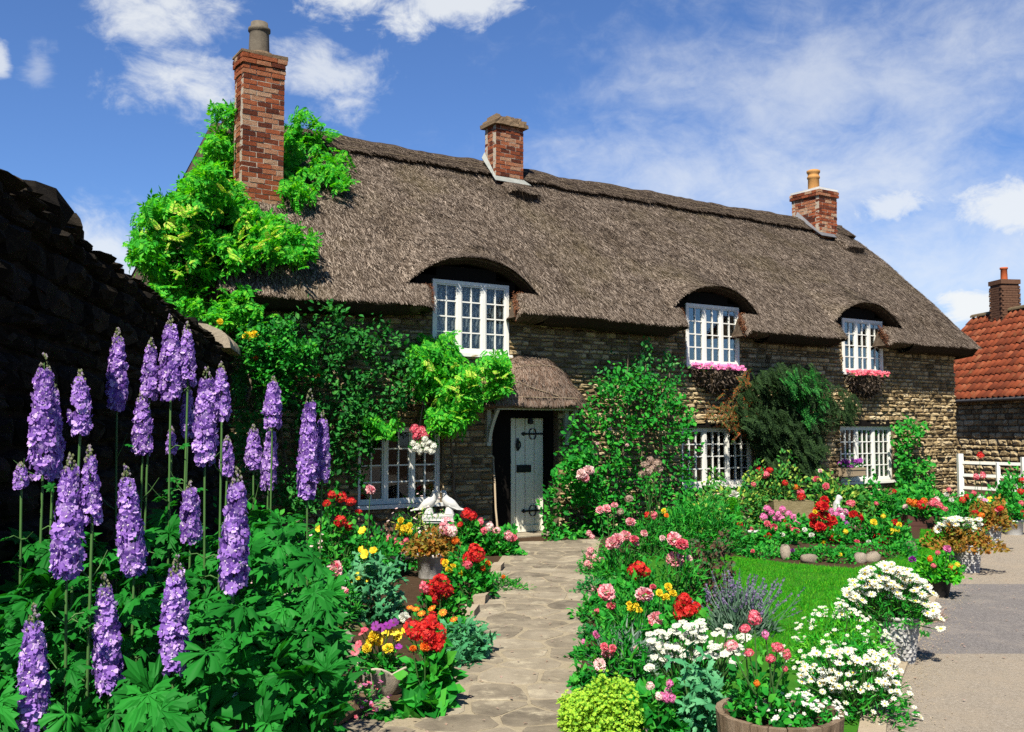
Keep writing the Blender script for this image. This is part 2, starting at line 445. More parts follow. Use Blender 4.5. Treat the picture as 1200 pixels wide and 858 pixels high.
solid_mat('thatch_ridge', [(0.03, 0.02, 0.013), (0.07, 0.05, 0.034), (0.12, 0.09, 0.064)], 22, 0.95, 0.9, 60, (1.0, 0.45, 0.45), 0.1)
solid_mat('thatch_porch', [(0.09, 0.058, 0.036), (0.19, 0.13, 0.09), (0.28, 0.21, 0.15)], 22, 0.95, 0.9, 60, (1, 0.5, 0.5), 0.1)
solid_mat('white_paint', [(0.86, 0.84, 0.74), (1.05, 1.02, 0.92)], 5, 0.45, 0.1, 60, spec=0.4, dirt=((0.5, 0.48, 0.4), 5, 0.6, 0.4))
solid_mat('cream_paint', [(0.52, 0.53, 0.42), (0.66, 0.66, 0.55)], 4, 0.5, 0.1, 60, (1, 1, 0.3), 0.35)
solid_mat('door_paint', [(1.0, 0.94, 0.74), (1.15, 1.09, 0.88)], 3, 0.5, 0.1, 60, (1, 1, 0.3), 0.35)
solid_mat('dark_wood_and_shade', [(0.006, 0.005, 0.004), (0.014, 0.011, 0.009)], 8, 0.9, 0.3, 40, (1, 1, 0.2), 0.08)  # dark timber; its black also paints the shade in arch recesses and rooms
solid_mat('iron', [(0.008, 0.008, 0.009), (0.02, 0.02, 0.02)], 20, 0.5, 0.2, 60)
solid_mat('brown_wood', [(0.10, 0.06, 0.03), (0.2, 0.13, 0.07), (0.28, 0.2, 0.12)], 5, 0.85, 0.6, 40, (3, 3, 0.3), 0.15)
solid_mat('barrel_wood', [(0.25, (0.14, 0.095, 0.055)), (0.5, (0.26, 0.18, 0.11)), (0.75, (0.36, 0.27, 0.18))], 7, 0.85, 0.7, 40, (3, 3, 0.25), 0.15, rnd=0.25)
solid_mat('pale_wood', [(0.3, 0.22, 0.13), (0.45, 0.35, 0.22)], 9, 0.8, 0.3, 40, (1, 1, 0.2))
solid_mat('basket', [(0.05, 0.032, 0.018), (0.13, 0.085, 0.045), (0.2, 0.14, 0.08)], 30, 0.9, 0.8, 60, spec=0.1)
solid_mat('wicker', [(0.3, (0.34, 0.32, 0.29)), (0.7, (0.66, 0.64, 0.6))], 14, 0.7, 0.2, 60, rnd=0.3, dirt=((0.22, 0.19, 0.15), 9, 0.56, 0.6))
solid_mat('birch', [(0.2, (0.2, 0.18, 0.15)), (0.5, (0.6, 0.56, 0.5)), (0.8, (0.75, 0.72, 0.66))], 9, 0.8, 0.4, 40, (1, 1, 0.4))
solid_mat('white_stone', [(0.55, 0.53, 0.48), (0.78, 0.77, 0.72)], 9, 0.8, 0.2, 50)
solid_mat('shell_stone', [(0.25, 0.19, 0.13), (0.5, 0.42, 0.32), (0.62, 0.55, 0.45)], 6, 0.8, 0.3, 50, (1, 1, 0.5))
solid_mat('trough_stone', [(0.13, 0.105, 0.045), (0.26, 0.21, 0.105), (0.36, 0.3, 0.17)], 9, 0.95, 0.7, 40, spec=0.1)
solid_mat('rock', [(0.2, 0.15, 0.10), (0.42, 0.34, 0.25), (0.58, 0.5, 0.4)], 11, 0.95, 1.0, 30, rnd=0.3, spec=0.15, dirt=((0.16, 0.13, 0.08), 5, 0.56, 0.6))
solid_mat('dark_pot', [(0.012, 0.01, 0.01), (0.03, 0.026, 0.024)], 8, 0.5)
solid_mat('red_planter', [(0.06, 0.02, 0.014), (0.11, 0.04, 0.024)], 6, 0.7, 0.2, 30, (1, 1, 0.3))
solid_mat('soil', [(0.03, 0.018, 0.01), (0.075, 0.046, 0.026), (0.12, 0.08, 0.045)], 9, 0.98, 1.0, 30, spec=0.05)
solid_mat('lawn_soil', [(0.02, 0.10, 0.008), (0.045, 0.18, 0.014), (0.09, 0.2, 0.02)], 3, 0.95, 0.6, 60, spec=0.05)
solid_mat('paving', [(0.2, (0.14, 0.115, 0.08)), (0.5, (0.275, 0.228, 0.158)), (0.85, (0.40, 0.34, 0.24))], 4, 0.9, 0.5, 40, rnd=0.42, spec=0.2, dirt=((0.36, 0.31, 0.21), 3.4, 0.54, 0.6))
solid_mat('path_mortar', [(0.27, 0.22, 0.14), (0.46, 0.385, 0.26)], 14, 0.95, 0.5, 60, spec=0.1, dirt=((0.14, 0.12, 0.06), 4, 0.57, 0.6))
solid_mat('tarmac', [(0.25, (0.11, 0.098, 0.09)), (0.5, (0.215, 0.192, 0.175)), (0.75, (0.36, 0.33, 0.3))], 70, 0.95, 0.6, 220, spec=0.15, dirt=((0.19, 0.165, 0.14), 2.5, 0.5, 0.6))
solid_mat('concrete', [(0.25, (0.22, 0.18, 0.13)), (0.5, (0.34, 0.285, 0.215)), (0.75, (0.46, 0.395, 0.31))], 60, 0.95, 0.6, 150, spec=0.15, dirt=((0.24, 0.195, 0.14), 1.6, 0.48, 0.6))
solid_mat('kerb_stone', [(0.32, 0.25, 0.165), (0.5, 0.41, 0.29)], 7, 0.95, 0.5, 40, rnd=0.2, spec=0.1)
solid_mat('pantile', [(0.2, (0.14, 0.032, 0.012)), (0.42, (0.20, 0.042, 0.014)), (0.62, (0.29, 0.062, 0.02)), (0.85, (0.32, 0.11, 0.05))], 5, 0.85, 0.3, 40, rnd=0.5, spec=0.2, dirt=((0.13, 0.08, 0.03), 3.5, 0.58, 0.6))
solid_mat('ridge_tile', [(0.10, 0.07, 0.035), (0.2, 0.14, 0.07)], 6, 0.9, 0.4, 40)
solid_mat('dark_brick', [(0.06, 0.035, 0.022), (0.15, 0.075, 0.045), (0.2, 0.13, 0.08)], 20, 0.95, 0.6, 50, spec=0.1)
solid_mat('gutter', [(0.05, 0.045, 0.04), (0.12, 0.11, 0.10)], 9, 0.5)
solid_mat('interior', [(0.05, 0.045, 0.04), (0.07, 0.06, 0.05)], 3, 0.9)
# lace and glass
def lace(name):
    m, nt, N = new_mat(name)
    t = N('ShaderNodeTexCoord')
    w = N('ShaderNodeTexWave', {'Vector': t.outputs['Object'], 'Scale': 5.0, 'Distortion': 9.0, 'Detail': 2.0, 'Detail Scale': 2.0})
    c = ramp(N, w.outputs[0], [(0.2, (0.32, 0.34, 0.33)), (0.8, (1.1, 1.12, 1.08))])
    b = N('ShaderNodeBsdfPrincipled', {'Base Color': c, 'Roughness': 0.9})
    t2 = N('ShaderNodeBsdfTranslucent', {'Color': c})
    mx = N('ShaderNodeMixShader', {0: 0.3, 1: b.outputs[0], 2: t2.outputs[0]})
    N('ShaderNodeOutputMaterial', {0: mx.outputs[0]})
lace('lace')
def glass(name):
    m, nt, N = new_mat(name)
    lw = N('ShaderNodeFresnel', {'IOR': 1.5})
    a = N('ShaderNodeBsdfTransparent', {'Color': (0.86, 0.9, 0.9, 1)})
    g = N('ShaderNodeBsdfGlossy', {'Color': (1, 1, 1, 1), 'Roughness': 0.03})
    f = N('ShaderNodeMath', {0: lw.outputs[0], 1: 0.75, 2: 0.0}, operation='MULTIPLY_ADD')
    mx = N('ShaderNodeMixShader', {0: f.outputs[0], 1: a.outputs[0], 2: g.outputs[0]})
    N('ShaderNodeOutputMaterial', {0: mx.outputs[0]})
glass('glass')
# ================================================================== ground, path, pavement
def lattice(seed, nx=64, ny=64):
    return np.random.default_rng(seed).uniform(-1, 1, (nx, ny))
_L = [lattice(k) for k in range(6)]
def vnoise(x, y, k=0):
    """smooth value noise, arrays in, -1..1 out"""
    L = _L[k % 6]; x = np.asarray(x, float); y = np.asarray(y, float)
    xi, yi = np.floor(x).astype(int), np.floor(y).astype(int)
    fx, fy = x - xi, y - yi
    fx, fy = fx * fx * (3 - 2 * fx), fy * fy * (3 - 2 * fy)
    g = lambda a, b: L[(xi + a) % 64, (yi + b) % 64]
    return (g(0, 0) * (1 - fx) + g(1, 0) * fx) * (1 - fy) + (g(0, 1) * (1 - fx) + g(1, 1) * fx) * fy

def sheet(poly, z):
    return np.array([(p[0], p[1], z) for p in poly]), [tuple(range(len(poly)))]
def gpoly(pix):
    return [tuple(G(*p)[:2]) for p in pix]

b = MB(); b.add([(-600, -300, 0), (600, -300, 0), (600, 1200, 0), (-600, 1200, 0)], [(0, 1, 2, 3)])
struct(b, 'ground', 'soil')

# street footway on the right: a tarmac strip between two lighter concrete stretches
EDGE = [(1.35, 3.9), (2.27, 6.06), (3.06, 7.6), (3.77, 9.06), (5.24, 11.72), (7.13, 14.78), (8.92, 17.38), (11.2, 20.5)]
def edge_at(y):
    ys = [p[1] for p in EDGE]; xs = [p[0] for p in EDGE]
    return float(np.interp(y, ys, xs))
def strip(y0, y1, z, far=14.0):
    ys = np.linspace(y0, y1, 14)
    V = [(edge_at(y), y, z) for y in ys] + [(edge_at(y) + far, y + 0.10 * far * 0, z) for y in ys]
    n = len(ys)
    return V, [(i, n + i, n + i + 1, i + 1) for i in range(n - 1)]
for nm, y0, y1, mt in (('footway', 2.0, 7.46, 'concrete'), ('tarmac_strip', 7.46, 10.75, 'tarmac'), ('footway', 10.75, 20.5, 'concrete')):
    b = MB(); b.add(*strip(y0, y1, 0.008)); struct(b, nm, mt)
# kerb stones edging the beds along the footway
kerb = MB(); ks = []
y = 4.2
kb = link('kerb', None, kind='structure')
while y < 17.0:
    L = R.uniform(0.5, 0.8); y1 = y + L
    a, c = np.array([edge_at(y), y]), np.array([edge_at(y1), y1])
    d = (c - a) / np.linalg.norm(c - a); nrm = np.array([-d[1], d[0]])
    k = MB()
    p = [a + d * 0.01 - nrm * 0.02, c - d * 0.01 - nrm * 0.02, c - d * 0.01 + nrm * 0.13, a + d * 0.01 + nrm * 0.13]
    z = 0.03 + R.uniform(-0.01, 0.01)
    V = [(q[0], q[1], 0.0) for q in p] + [(q[0] * 0.94 + np.mean([w[0] for w in p]) * 0.06, q[1] * 0.985 + np.mean([w[1] for w in p]) * 0.015, z) for q in p]
    k.add(V, BOXF); link('kerb_stone', k.mesh('kerb_stone', 'kerb_stone'), kb)
    y = y1

# crazy-paved garden path
PATH_L = [(430 - 40, 858 + 60), (468, 830), (520, 770), (560, 705), (583, 660), (600, 636)]
PATH_R = [(672, 858 + 60), (672, 858), (678, 800), (690, 720), (697, 670), (702, 640), (705, 632)]
path_poly = gpoly(PATH_R[:1] + PATH_R[1:]) + gpoly(PATH_L[::-1])
b = MB(); b.add(*sheet(path_poly, 0.006)); path = struct(b, 'garden_path', 'path_mortar')
# second paved patch, left of the near end of the path
patch_poly = gpoly([(300, 918), (400, 918), (468, 828), (425, 800), (372, 830)])
b = MB(); b.add(*sheet(patch_poly, 0.004)); patch = struct(b, 'paved_patch', 'path_mortar')
def clip(poly, a, nrm):
    """keep the side of the line through a where (p-a).nrm < 0"""
    out = []
    k = len(poly)
    for i in range(k):
        p, q = poly[i], poly[(i + 1) % k]
        dp, dq = (p - a) @ nrm, (q - a) @ nrm
        if dp <= 0: out.append(p)
        if dp * dq < 0: out.append(p + (q - p) * dp / (dp - dq))
    return out
def crazy(poly, owner, gap, cell, name):
    P = np.array(poly); lo, hi = P.min(0), P.max(0)
    pts = []
    for _ in range(4000):
        c = R.uniform(lo - 0.2, hi + 0.2)
        cc = cell * (0.75 + 0.5 * R.random())
        if all(np.hypot(*(c - q)) > cc for q in pts): pts.append(c)
    for i, c in enumerate(pts):
        cellp = [np.array(v) for v in ((c[0] - 2, c[1] - 2), (c[0] + 2, c[1] - 2), (c[0] + 2, c[1] + 2), (c[0] - 2, c[1] + 2))]
        for k, q in enumerate(pts):
            dq = q - c; L = np.hypot(*dq)
            if k == i or L > cell * 4: continue
            cellp = clip(cellp, c + dq / 2 - dq / L * gap * (0.6 + 0.8 * random.random()), dq / L)
            if len(cellp) < 3: break
        if len(cellp) < 3: continue
        # cut to the path outline (sampled convexly enough edge by edge)
        ins = in_poly(np.array([c]), poly)[0]
        if not ins: continue
        for e in range(len(P)):
            a, q = P[e], P[(e + 1) % len(P)]
            t = q - a; nn = np.array([t[1], -t[0]]) / (np.hypot(*t) + 1e-9)
            if (c - a) @ nn > 0: nn = -nn
            m_ = (a + q) / 2
            if np.hypot(*(c - m_)) < 1.2 + np.hypot(*t) / 2: cellp = clip(cellp, a - nn * 0.01, nn)
            if len(cellp) < 3: break
        if len(cellp) < 3: continue
        # wear the corners
        k = len(cellp); ring = []
        for i2 in range(k):
            p, q = cellp[i2], cellp[(i2 + 1) % k]
            ring += [p + (q - p) * 0.16 + R.normal(0, 0.006, 2), p + (q - p) * 0.84 + R.normal(0, 0.006, 2)]
        ring = np.array(ring); cen = ring.mean(0)
        k = len(ring); z = 0.010 + R.uniform(-0.001, 0.002)
        tilt = R.normal(0, 0.002, 2)
        V = [(p[0] - cen[0], p[1] - cen[1], -0.02) for p in ring]
        for sc_, dz in ((0.99, -0.003), (0.965, 0.0)):
            V += [((p[0] - cen[0]) * sc_, (p[1] - cen[1]) * sc_, dz + (p - cen) @ tilt) for p in ring]
        fs = [(r * k + i2, r * k + (i2 + 1) % k, (r + 1) * k + (i2 + 1) % k, (r + 1) * k + i2) for r in (0, 1) for i2 in range(k)]
        fs.append(tuple(range(2 * k, 3 * k)))
        mb = MB(); mb.add(V, fs)
        link(name, mb.mesh(name, 'paving'), owner, loc=(cen[0], cen[1], z))
crazy(path_poly, path, 0.012, 0.34, 'paving_stone')
crazy(patch_poly, patch, 0.012, 0.4, 'paving_stone')

# lawn: turf sheet plus real blades
LAWN = [(740, 900), (705, 690), (712, 652), (790, 648), (850, 652), (930, 662), (1000, 668), (1050, 655), (1078, 632), (1080, 605), (1112, 605), (1118, 640), (1108, 676), (1072, 735), (1030, 800), (1000, 870), (960, 900)]
lawn_poly = gpoly(LAWN)
b = MB(); b.add(*sheet(lawn_poly, 0.012)); lawn = struct(b, 'lawn', 'lawn_soil')
SEEN = gpoly([(835, 646), (1120, 600), (1115, 690), (960, 765), (850, 765)])
P = poly_points(SEEN, 95000); P = P[in_poly(P, lawn_poly)]
n = len(P)
T = np.concatenate([P, np.full((n, 1), 0.012)], 1)
h = R.uniform(0.018, 0.04, n) * (1 + 0.3 * vnoise(P[:, 0] * 3, P[:, 1] * 3))
blade = (np.array([(-0.09, 0, 0), (0.09, 0, 0), (0, 1, 0.25)]), [(np.array([[0, 1, 2]]), 0)])
gm = MB(); gm.scatter(blade, frames(rdir(n, 1.8), rdir(n), np.stack([h * 1.3, h, h], 1)), T)
g_o = link('grass', gm.mesh('grass', 'grass'), None, kind='stuff')
tag(g_o, 'short mown green grass of the lawn behind the daisies', 'grass')

# ================================================================== the thatched cottage
HOUSE = thing('thatched_cottage', 'long stone cottage with thatched roof, white windows and three brick chimneys', 'house', P0)
HOUSE.rotation_euler = (0, 0, math.atan2(U[1], U[0]))
SL, SR = -4.9, 11.75                      # wall ends
DE, HE, DR, HR = -0.5, 3.5, 3.2, 6.80     # eave and ridge in section
ROOF_L, ROOF_R = -5.0, 11.95
ARCH = [(-2.22, 0.16), (2.98, 5.24), (7.30, 9.58)]
def base_prof(t):
    return DE + t * (DR - DE), HE + (HR - HE) * (t + 0.045 * np.sin(math.pi * t))
def arch_x(s):
    x = np.full(np.shape(s), 2.0)
    for a, c in ARCH:
        k = (s >= a) & (s <= c)
        x = np.where(k, (s - (a + c) / 2) / ((c - a) / 2), x)
    return x
def roof(s, q):
    """roof surface: s along the house, q from the lower edge (0) to the ridge (1) -> d, h"""
    s, q = np.asarray(s, float), np.asarray(q, float)
    x = np.clip(np.abs(arch_x(s)), 0, 2)
    ins = x <= 1
    xx = np.minimum(x, 1)
    g = 1 - xx ** 2.3
    hb = 3.82 + 0.46 * g
    db = -0.16 - 0.03 * g
    tm = 0.16 + 0.40 * (1 - xx ** 2)
    dm, hm = base_prof(tm)
    v = np.clip(q / tm, 0, 1)
    L = np.hypot(dm - db, hm - hb)
    bd, bh = (DR - DE), (HR - HE)
    bl = math.hypot(bd, bh); bd, bh = bd / bl, bh / bl
    gd, gh = bd * (1 - g) + 0.93 * g, bh * (1 - g) + 0.30 * g
    h00, h10, h01, h11 = 2 * v**3 - 3 * v**2 + 1, v**3 - 2 * v**2 + v, -2 * v**3 + 3 * v**2, v**3 - v**2
    dd = h00 * db + h10 * L * gd + h01 * dm + h11 * L * bd
    hh = h00 * hb + h10 * L * gh + h01 * hm + h11 * L * bh
    t = np.where(q > tm, q, tm)
    d2, h2 = base_prof(t)
    d0, h0 = base_prof(q)
    d = np.where(ins, np.where(q <= tm, dd, d2), d0)
    h = np.where(ins, np.where(q <= tm, hh, h2), h0)
    # uneven coat
    z = 0.030 * vnoise(s * 0.9, q * 4.0, 1) + 0.018 * vnoise(s * 2.6, q * 11.0, 2) + 0.010 * vnoise(s * 7, q * 26, 3)
    lift = z * np.clip(q * 8, 0.35, 1)
    h = h + lift * 0.75; d = d - lift * 0.6
    h = h + 0.03 * vnoise(s * 0.5, 0 * s, 4)
    return d, h
def shear(s, t):
    """the left end leans in towards the ridge (half hip)"""
    return s + 0.95 * t * np.clip(1 - (s - ROOF_L) / 2.5, 0, 1)
rm = MB()
def roof_block(s0, s1, front=True):
    n = max(3, int((s1 - s0) / 0.07))
    ss = np.linspace(s0, s1, n)
    eps = 1e-4
    sx = np.clip(ss, s0 + eps, s1 - eps)
    qs = np.concatenate([np.linspace(0, 0.5, 34), np.linspace(0.5, 1, 22)[1:]])
    S, Q = np.meshgrid(sx, qs)
    d, h = roof(S, Q)
    V = np.stack([shear(S, Q), d, h], -1)
    k = len(qs)
    # cut underside of the thatch at the lower edge
    d0, h0 = d[0], h[0]
    jag = 0.018 * vnoise(sx * 9, 0 * sx, 5)
    ins = np.abs(arch_x(sx)) <= 1
    under = []
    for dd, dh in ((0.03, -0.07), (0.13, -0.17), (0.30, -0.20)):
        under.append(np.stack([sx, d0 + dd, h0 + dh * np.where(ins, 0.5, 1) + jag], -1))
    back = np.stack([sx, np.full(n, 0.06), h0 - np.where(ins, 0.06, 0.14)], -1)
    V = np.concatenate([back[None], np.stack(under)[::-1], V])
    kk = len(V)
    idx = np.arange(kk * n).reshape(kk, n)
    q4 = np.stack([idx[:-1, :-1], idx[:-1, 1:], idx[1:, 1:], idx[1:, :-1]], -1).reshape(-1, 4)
    rm.add(V.reshape(-1, 3), q4[3 * (n - 1):]); rm.add(V.reshape(-1, 3), q4[:3 * (n - 1)], 1)  # inner underside rows get the darkened thatch as painted shade
cuts = [ROOF_L]
for a, c in ARCH: cuts += [a, c]
cuts.append(ROOF_R)
for i in range(len(cuts) - 1): roof_block(cuts[i], cuts[i + 1])
# lower lips beside the dormer windows: the eave runs on to each window
WUP = [(-1.64, -0.27), (3.54, 4.88), (7.87, 9.17)]
LIPPX = [(508, 606), (806, 874), (990, 1040)]
LIPS = []
for (a, c), (pl, pr) in zip(ARCH, LIPPX):
    LIPS.append((a - 0.02, WP(pl, 345, DE)[0], +1)); LIPS.append((WP(pr, 360, DE)[0], c + 0.02, -1))
def lip_grid(s0, s1, side, n=14):
    ts = np.array([0, 0.018, 0.036, 0.054, 0.072, 0.085])
    S, T_ = np.meshgrid(np.linspace(0, 1, n), ts)
    d, h = base_prof(T_)
    sk = 0.5 * (d - DE)                                   # the cheeks are cut on the skew
    a0 = s0 + (0 if side > 0 else 1) * sk; a1 = s1 + (1 if side > 0 else 0) * sk
    SS = a0 + (a1 - a0) * S
    e = (S if side > 0 else 1 - S)
    h = h - 0.10 * np.clip((e - 0.75) / 0.25, 0, 1) ** 2 + 0.018 * vnoise(SS * 3, T_ * 9, 2)
    return SS, d, h
for s0, s1, side in LIPS:
    SS, d, h = lip_grid(s0, s1, side)
    n = SS.shape[1]
    jag = 0.018 * vnoise(SS[0] * 9, 0 * SS[0], 5)
    ee = np.linspace(0, 1, n) if side > 0 else np.linspace(1, 0, n)
    thin = np.clip((1 - ee) / 0.3, 0.12, 1)
    under = [np.stack([SS[0], d[0] + a, h[0] + c * thin + jag], -1) for a, c in ((0.03, -0.06), (0.13, -0.11), (0.30, -0.13))]
    back = np.stack([SS[-1], np.full(n, 0.06), h[0] - 0.14 * thin], -1)
    top = np.stack([SS[-1], d[-1] + 0.06, h[-1] - 0.02], -1)
    topb = np.stack([SS[-1], np.full(n, 0.06), h[0] - 0.14], -1)
    V = np.concatenate([back[None], np.stack(under)[::-1], np.stack([SS, d, h], -1), top[None], topb[None]])
    kk = len(V); idx = np.arange(kk * n).reshape(kk, n)
    q4 = np.stack([idx[:-1, :-1], idx[:-1, 1:], idx[1:, 1:], idx[1:, :-1]], -1).reshape(-1, 4)
    rm.add(V.reshape(-1, 3), q4)
    for e in (0, n - 1):
        rm.add(V[:, e], [tuple(range(kk))])
# back slope and the closed ends of the roof
def end_cap(s, t0, right):
    q = np.linspace(0, 1, 20)
    d, h = roof(np.full(20, s), q)
    top = np.stack([shear(np.full(20, s), q), d, h], -1)
    bk = [(shear(s, 0.5), 5.2, 5.0), (s, 6.9, 3.5), (s, 6.6, 3.2), (s, 0.0, 3.25), (s, -0.35, 3.3)]
    rm.add(np.concatenate([top, np.array(bk, float)]), [tuple(range(25))])
end_cap(ROOF_L, 0, False); end_cap(ROOF_R, 0, True)
n = 30
ss = np.linspace(ROOF_L, ROOF_R, n)
dr, hr = roof(ss, np.ones(n))
V = np.concatenate([np.stack([shear(ss, 1), dr, hr], -1), np.stack([ss, np.full(n, 6.9), np.full(n, 3.5)], -1), np.stack([ss, np.full(n, 6.4), np.full(n, 3.3)], -1)])
idx = np.arange(3 * n).reshape(3, n)
rm.add(V, np.stack([idx[:-1, :-1], idx[:-1, 1:], idx[1:, 1:], idx[1:, :-1]], -1).reshape(-1, 4))
ROOF = link('roof', rm.mesh('roof', ['thatch', 'thatch_shaded'], None, True), HOUSE)

# straw on the coat: thin stalks lying down the slope
def strands(mb, S, Q, fn, length, width, spread, lift=0.006):
    n = len(S)
    e = 0.01
    p = np.stack(fn(S, Q), -1); pu = np.stack(fn(S, np.clip(Q + e, 0, 1.02)), -1); pr = np.stack(fn(S + 0.01, Q), -1)
    up = norm(pu - p + 1e-9); sd = norm(pr - p + 1e-9)
    nr = norm(np.cross(sd, up))
    nr[nr[:, 1] > 0] *= -1
    a = R.normal(0, spread, n)
    y = -up * np.cos(a)[:, None] + sd * np.sin(a)[:, None] + nr * R.uniform(0.0, 0.12, n)[:, None]
    L = R.uniform(0.5, 1.0, n) * length
    tpl = (np.array([(-0.5, 0, 0), (0.5, 0, 0), (0.35, 1, 0.0), (-0.35, 1, 0.0)]), [(np.array([[0, 1, 2, 3]]), 0)])
    mb.scatter(tpl, frames(y, nr, np.stack([np.full(n, width) * R.uniform(0.6, 1.5, n), L, L], 1)), p + nr * R.uniform(0.0, lift * 2, n)[:, None])
def roof3(S, Q):
    d, h = roof(S, np.clip(Q, 0, 1)); return shear(S, Q), d, h
sm = MB()
nS = 190000
S = R.uniform(ROOF_L, ROOF_R, nS); Q = R.random(nS) ** 1.1 * 0.93
strands(sm, S, Q, roof3, 0.14, 0.009, 0.28)
S = R.uniform(ROOF_L, ROOF_R, 16000); Q = R.uniform(0.0, 0.035, 16000)       # shaggy lower edge
strands(sm, S, Q, roof3, 0.12, 0.007, 0.2)
for s0, s1, side in LIPS:
    k = 2200
    def lipf(S_, Q_, s0=s0, s1=s1, side=side):
        t = np.clip(Q_, 0, 1) * 0.085
        d, h = base_prof(t); sk = 0.5 * (d - DE)
        a0 = s0 + (0 if side > 0 else 1) * sk; a1 = s1 + (1 if side > 0 else 0) * sk
        e = (S_ if side > 0 else 1 - S_)
        return a0 + (a1 - a0) * S_, d, h - 0.10 * np.clip((e - 0.75) / 0.25, 0, 1) ** 2
    strands(sm, R.random(k), R.random(k), lipf, 0.12, 0.007, 0.3)
link('straw', sm.mesh('straw', 'straw'), ROOF, kind='stuff')
# cut reed ends in the dormer cheeks, redder where sheltered
cm = MB()
for s0, s1, side in LIPS:
    k = 1300
    t = R.uniform(0.002, 0.09, k); d, h = base_prof(t); sk = 0.5 * (d - DE)
    s_in = (s1 if side > 0 else s0) + sk
    e = R.random(k) ** 1.4 * 0.20 - 0.015
    p = np.stack([s_in - side * e, d + 0.02, h - R.uniform(0, 0.18, k) * (1 - e / 0.22) + 0.015], -1)
    y = norm(np.stack([side * R.uniform(0.1, 0.9, k), -R.uniform(0.2, 0.9, k), -R.uniform(-0.1, 0.6, k)], -1))
    L = R.uniform(0.015, 0.05, k)
    tpl = (np.array([(-0.5, 0, 0), (0.5, 0, 0), (0.35, 1, 0.0), (-0.35, 1, 0.0)]), [(np.array([[0, 1, 2, 3]]), 0)])
    cm.scatter(tpl, frames(y, np.tile([[0.0, -0.4, 1.0]], (k, 1)), np.stack([np.full(k, 0.008), L, L], 1)), p)
link('cheek_straw', cm.mesh('cheek_straw', 'straw_red'), ROOF, kind='stuff')

# ridge cap: a second coat over the ridge with a cut lower edge
n = 260
ss = np.linspace(-4.75, 12.0, n)
QR0 = 0.885
def ridge_pt(s, v, lift):
    q = QR0 + 0.012 * vnoise(s * 2, 0 * s, 2) + (1 - QR0) * v
    d, h = roof(np.clip(s, ROOF_L, ROOF_R), q)
    return np.stack([shear(s, q), d - lift * 0.66, h + lift * 0.75], -1)
rows = [ridge_pt(ss, 0.02, 0.0), ridge_pt(ss, 0.0, 0.05), ridge_pt(ss, 0.02, 0.085)]
for v in (0.25, 0.5, 0.75, 0.93): rows.append(ridge_pt(ss, v, 0.085 + 0.012 * vnoise(ss * 4, v * 9 + 0 * ss, 3)))
top = ridge_pt(ss, 1.0, 0.10); top[:, 2] += 0.01
rows.append(top)
bk = top.copy(); bk[:, 1] += 0.5; bk[:, 2] -= 0.40; rows.append(bk)
V = np.stack(rows); kk = len(V); idx = np.arange(kk * n).reshape(kk, n)
rc = MB(); rc.add(V.reshape(-1, 3), np.stack([idx[:-1, :-1], idx[:-1, 1:], idx[1:, 1:], idx[1:, :-1]], -1).reshape(-1, 4))
for e in (0, n - 1): rc.add(V[:, e], [tuple(range(kk))])
RIDGE = link('ridge_cap', rc.mesh('ridge_cap', 'thatch_ridge', None, True), ROOF)
def ridge3(S, Q):
    v = ridge_pt(S, np.clip(Q, 0, 1), 0.09); return v[:, 0], v[:, 1], v[:, 2]
sm = MB(); k = 26000
strands(sm, R.uniform(-4.7, 11.9, k), R.random(k), ridge3, 0.16, 0.009, 0.45)
link('ridge_straw', sm.mesh('ridge_straw', 'straw_dark'), ROOF, kind='stuff')
for v in (0.12, 0.62):                                       # hazel rods pinned along the ridge
    lm = MB()
    s_ = np.linspace(-4.6, 11.9, 90)
    q_ = ridge_pt(s_, v, 0.10) + R.normal(0, 0.008, (90, 3))
    tube(lm, q_, 0.011, 5)
    link('ligger', lm.mesh('ligger', 'stem_brown', None, True), ROOF)

# ---- facade with openings
OPEN_UP = [(a, c, 2.84, 3.94) for a, c in WUP]
OPEN_LO = [(-2.82, -1.45, 0.59, 1.71), (3.42, 5.22, 0.66, 1.70), (7.76, 9.45, 0.61, 1.73)]
DOOR_O = (-0.56, 0.70, -0.05, 1.98)
OPENINGS = OPEN_UP + OPEN_LO + [DOOR_O]
TH = 0.42
def wall_top(s):
    x = abs(float(arch_x(np.array([s]))[0]))
    return 4.16 if x < 0.45 else (4.0 if x < 0.75 else 3.74)
sb = sorted({SL, SR, *[v for o in OPENINGS for v in o[:2]], *[(a + c) / 2 + k * (c - a) / 2 for a, c in ARCH for k in (-0.75, -0.45, 0.45, 0.75)]})
hbk = sorted({-0.05, 3.74, 4.0, 4.16, *[v for o in OPENINGS for v in o[2:]]})
wm = MB()
solid = {}
for i in range(len(sb) - 1):
    for j in range(len(hbk) - 1):
        cs, ch = (sb[i] + sb[i + 1]) / 2, (hbk[j] + hbk[j + 1]) / 2
        solid[i, j] = ch < wall_top(cs) and not any(o[0] < cs < o[1] and o[2] < ch < o[3] for o in OPENINGS)
for (i, j), ok in solid.items():
    if not ok: continue
    s0, s1, h0, h1 = sb[i], sb[i + 1], hbk[j], hbk[j + 1]
    V = [(s0, 0, h0), (s1, 0, h0), (s1, TH, h0), (s0, TH, h0), (s0, 0, h1), (s1, 0, h1), (s1, TH, h1), (s0, TH, h1)]
    fs = [BOXF[2], BOXF[4]]
    if not solid.get((i, j - 1)): fs.append(BOXF[0])
    if not solid.get((i, j + 1)): fs.append(BOXF[1])
    if not solid.get((i + 1, j)): fs.append(BOXF[3])
    if not solid.get((i - 1, j)): fs.append(BOXF[5])
    wm.add(V, fs, 1 if (h0 >= 3.7 or h1 > 3.95) else 0)  # wall up in the arch recess is coloured black for its shade
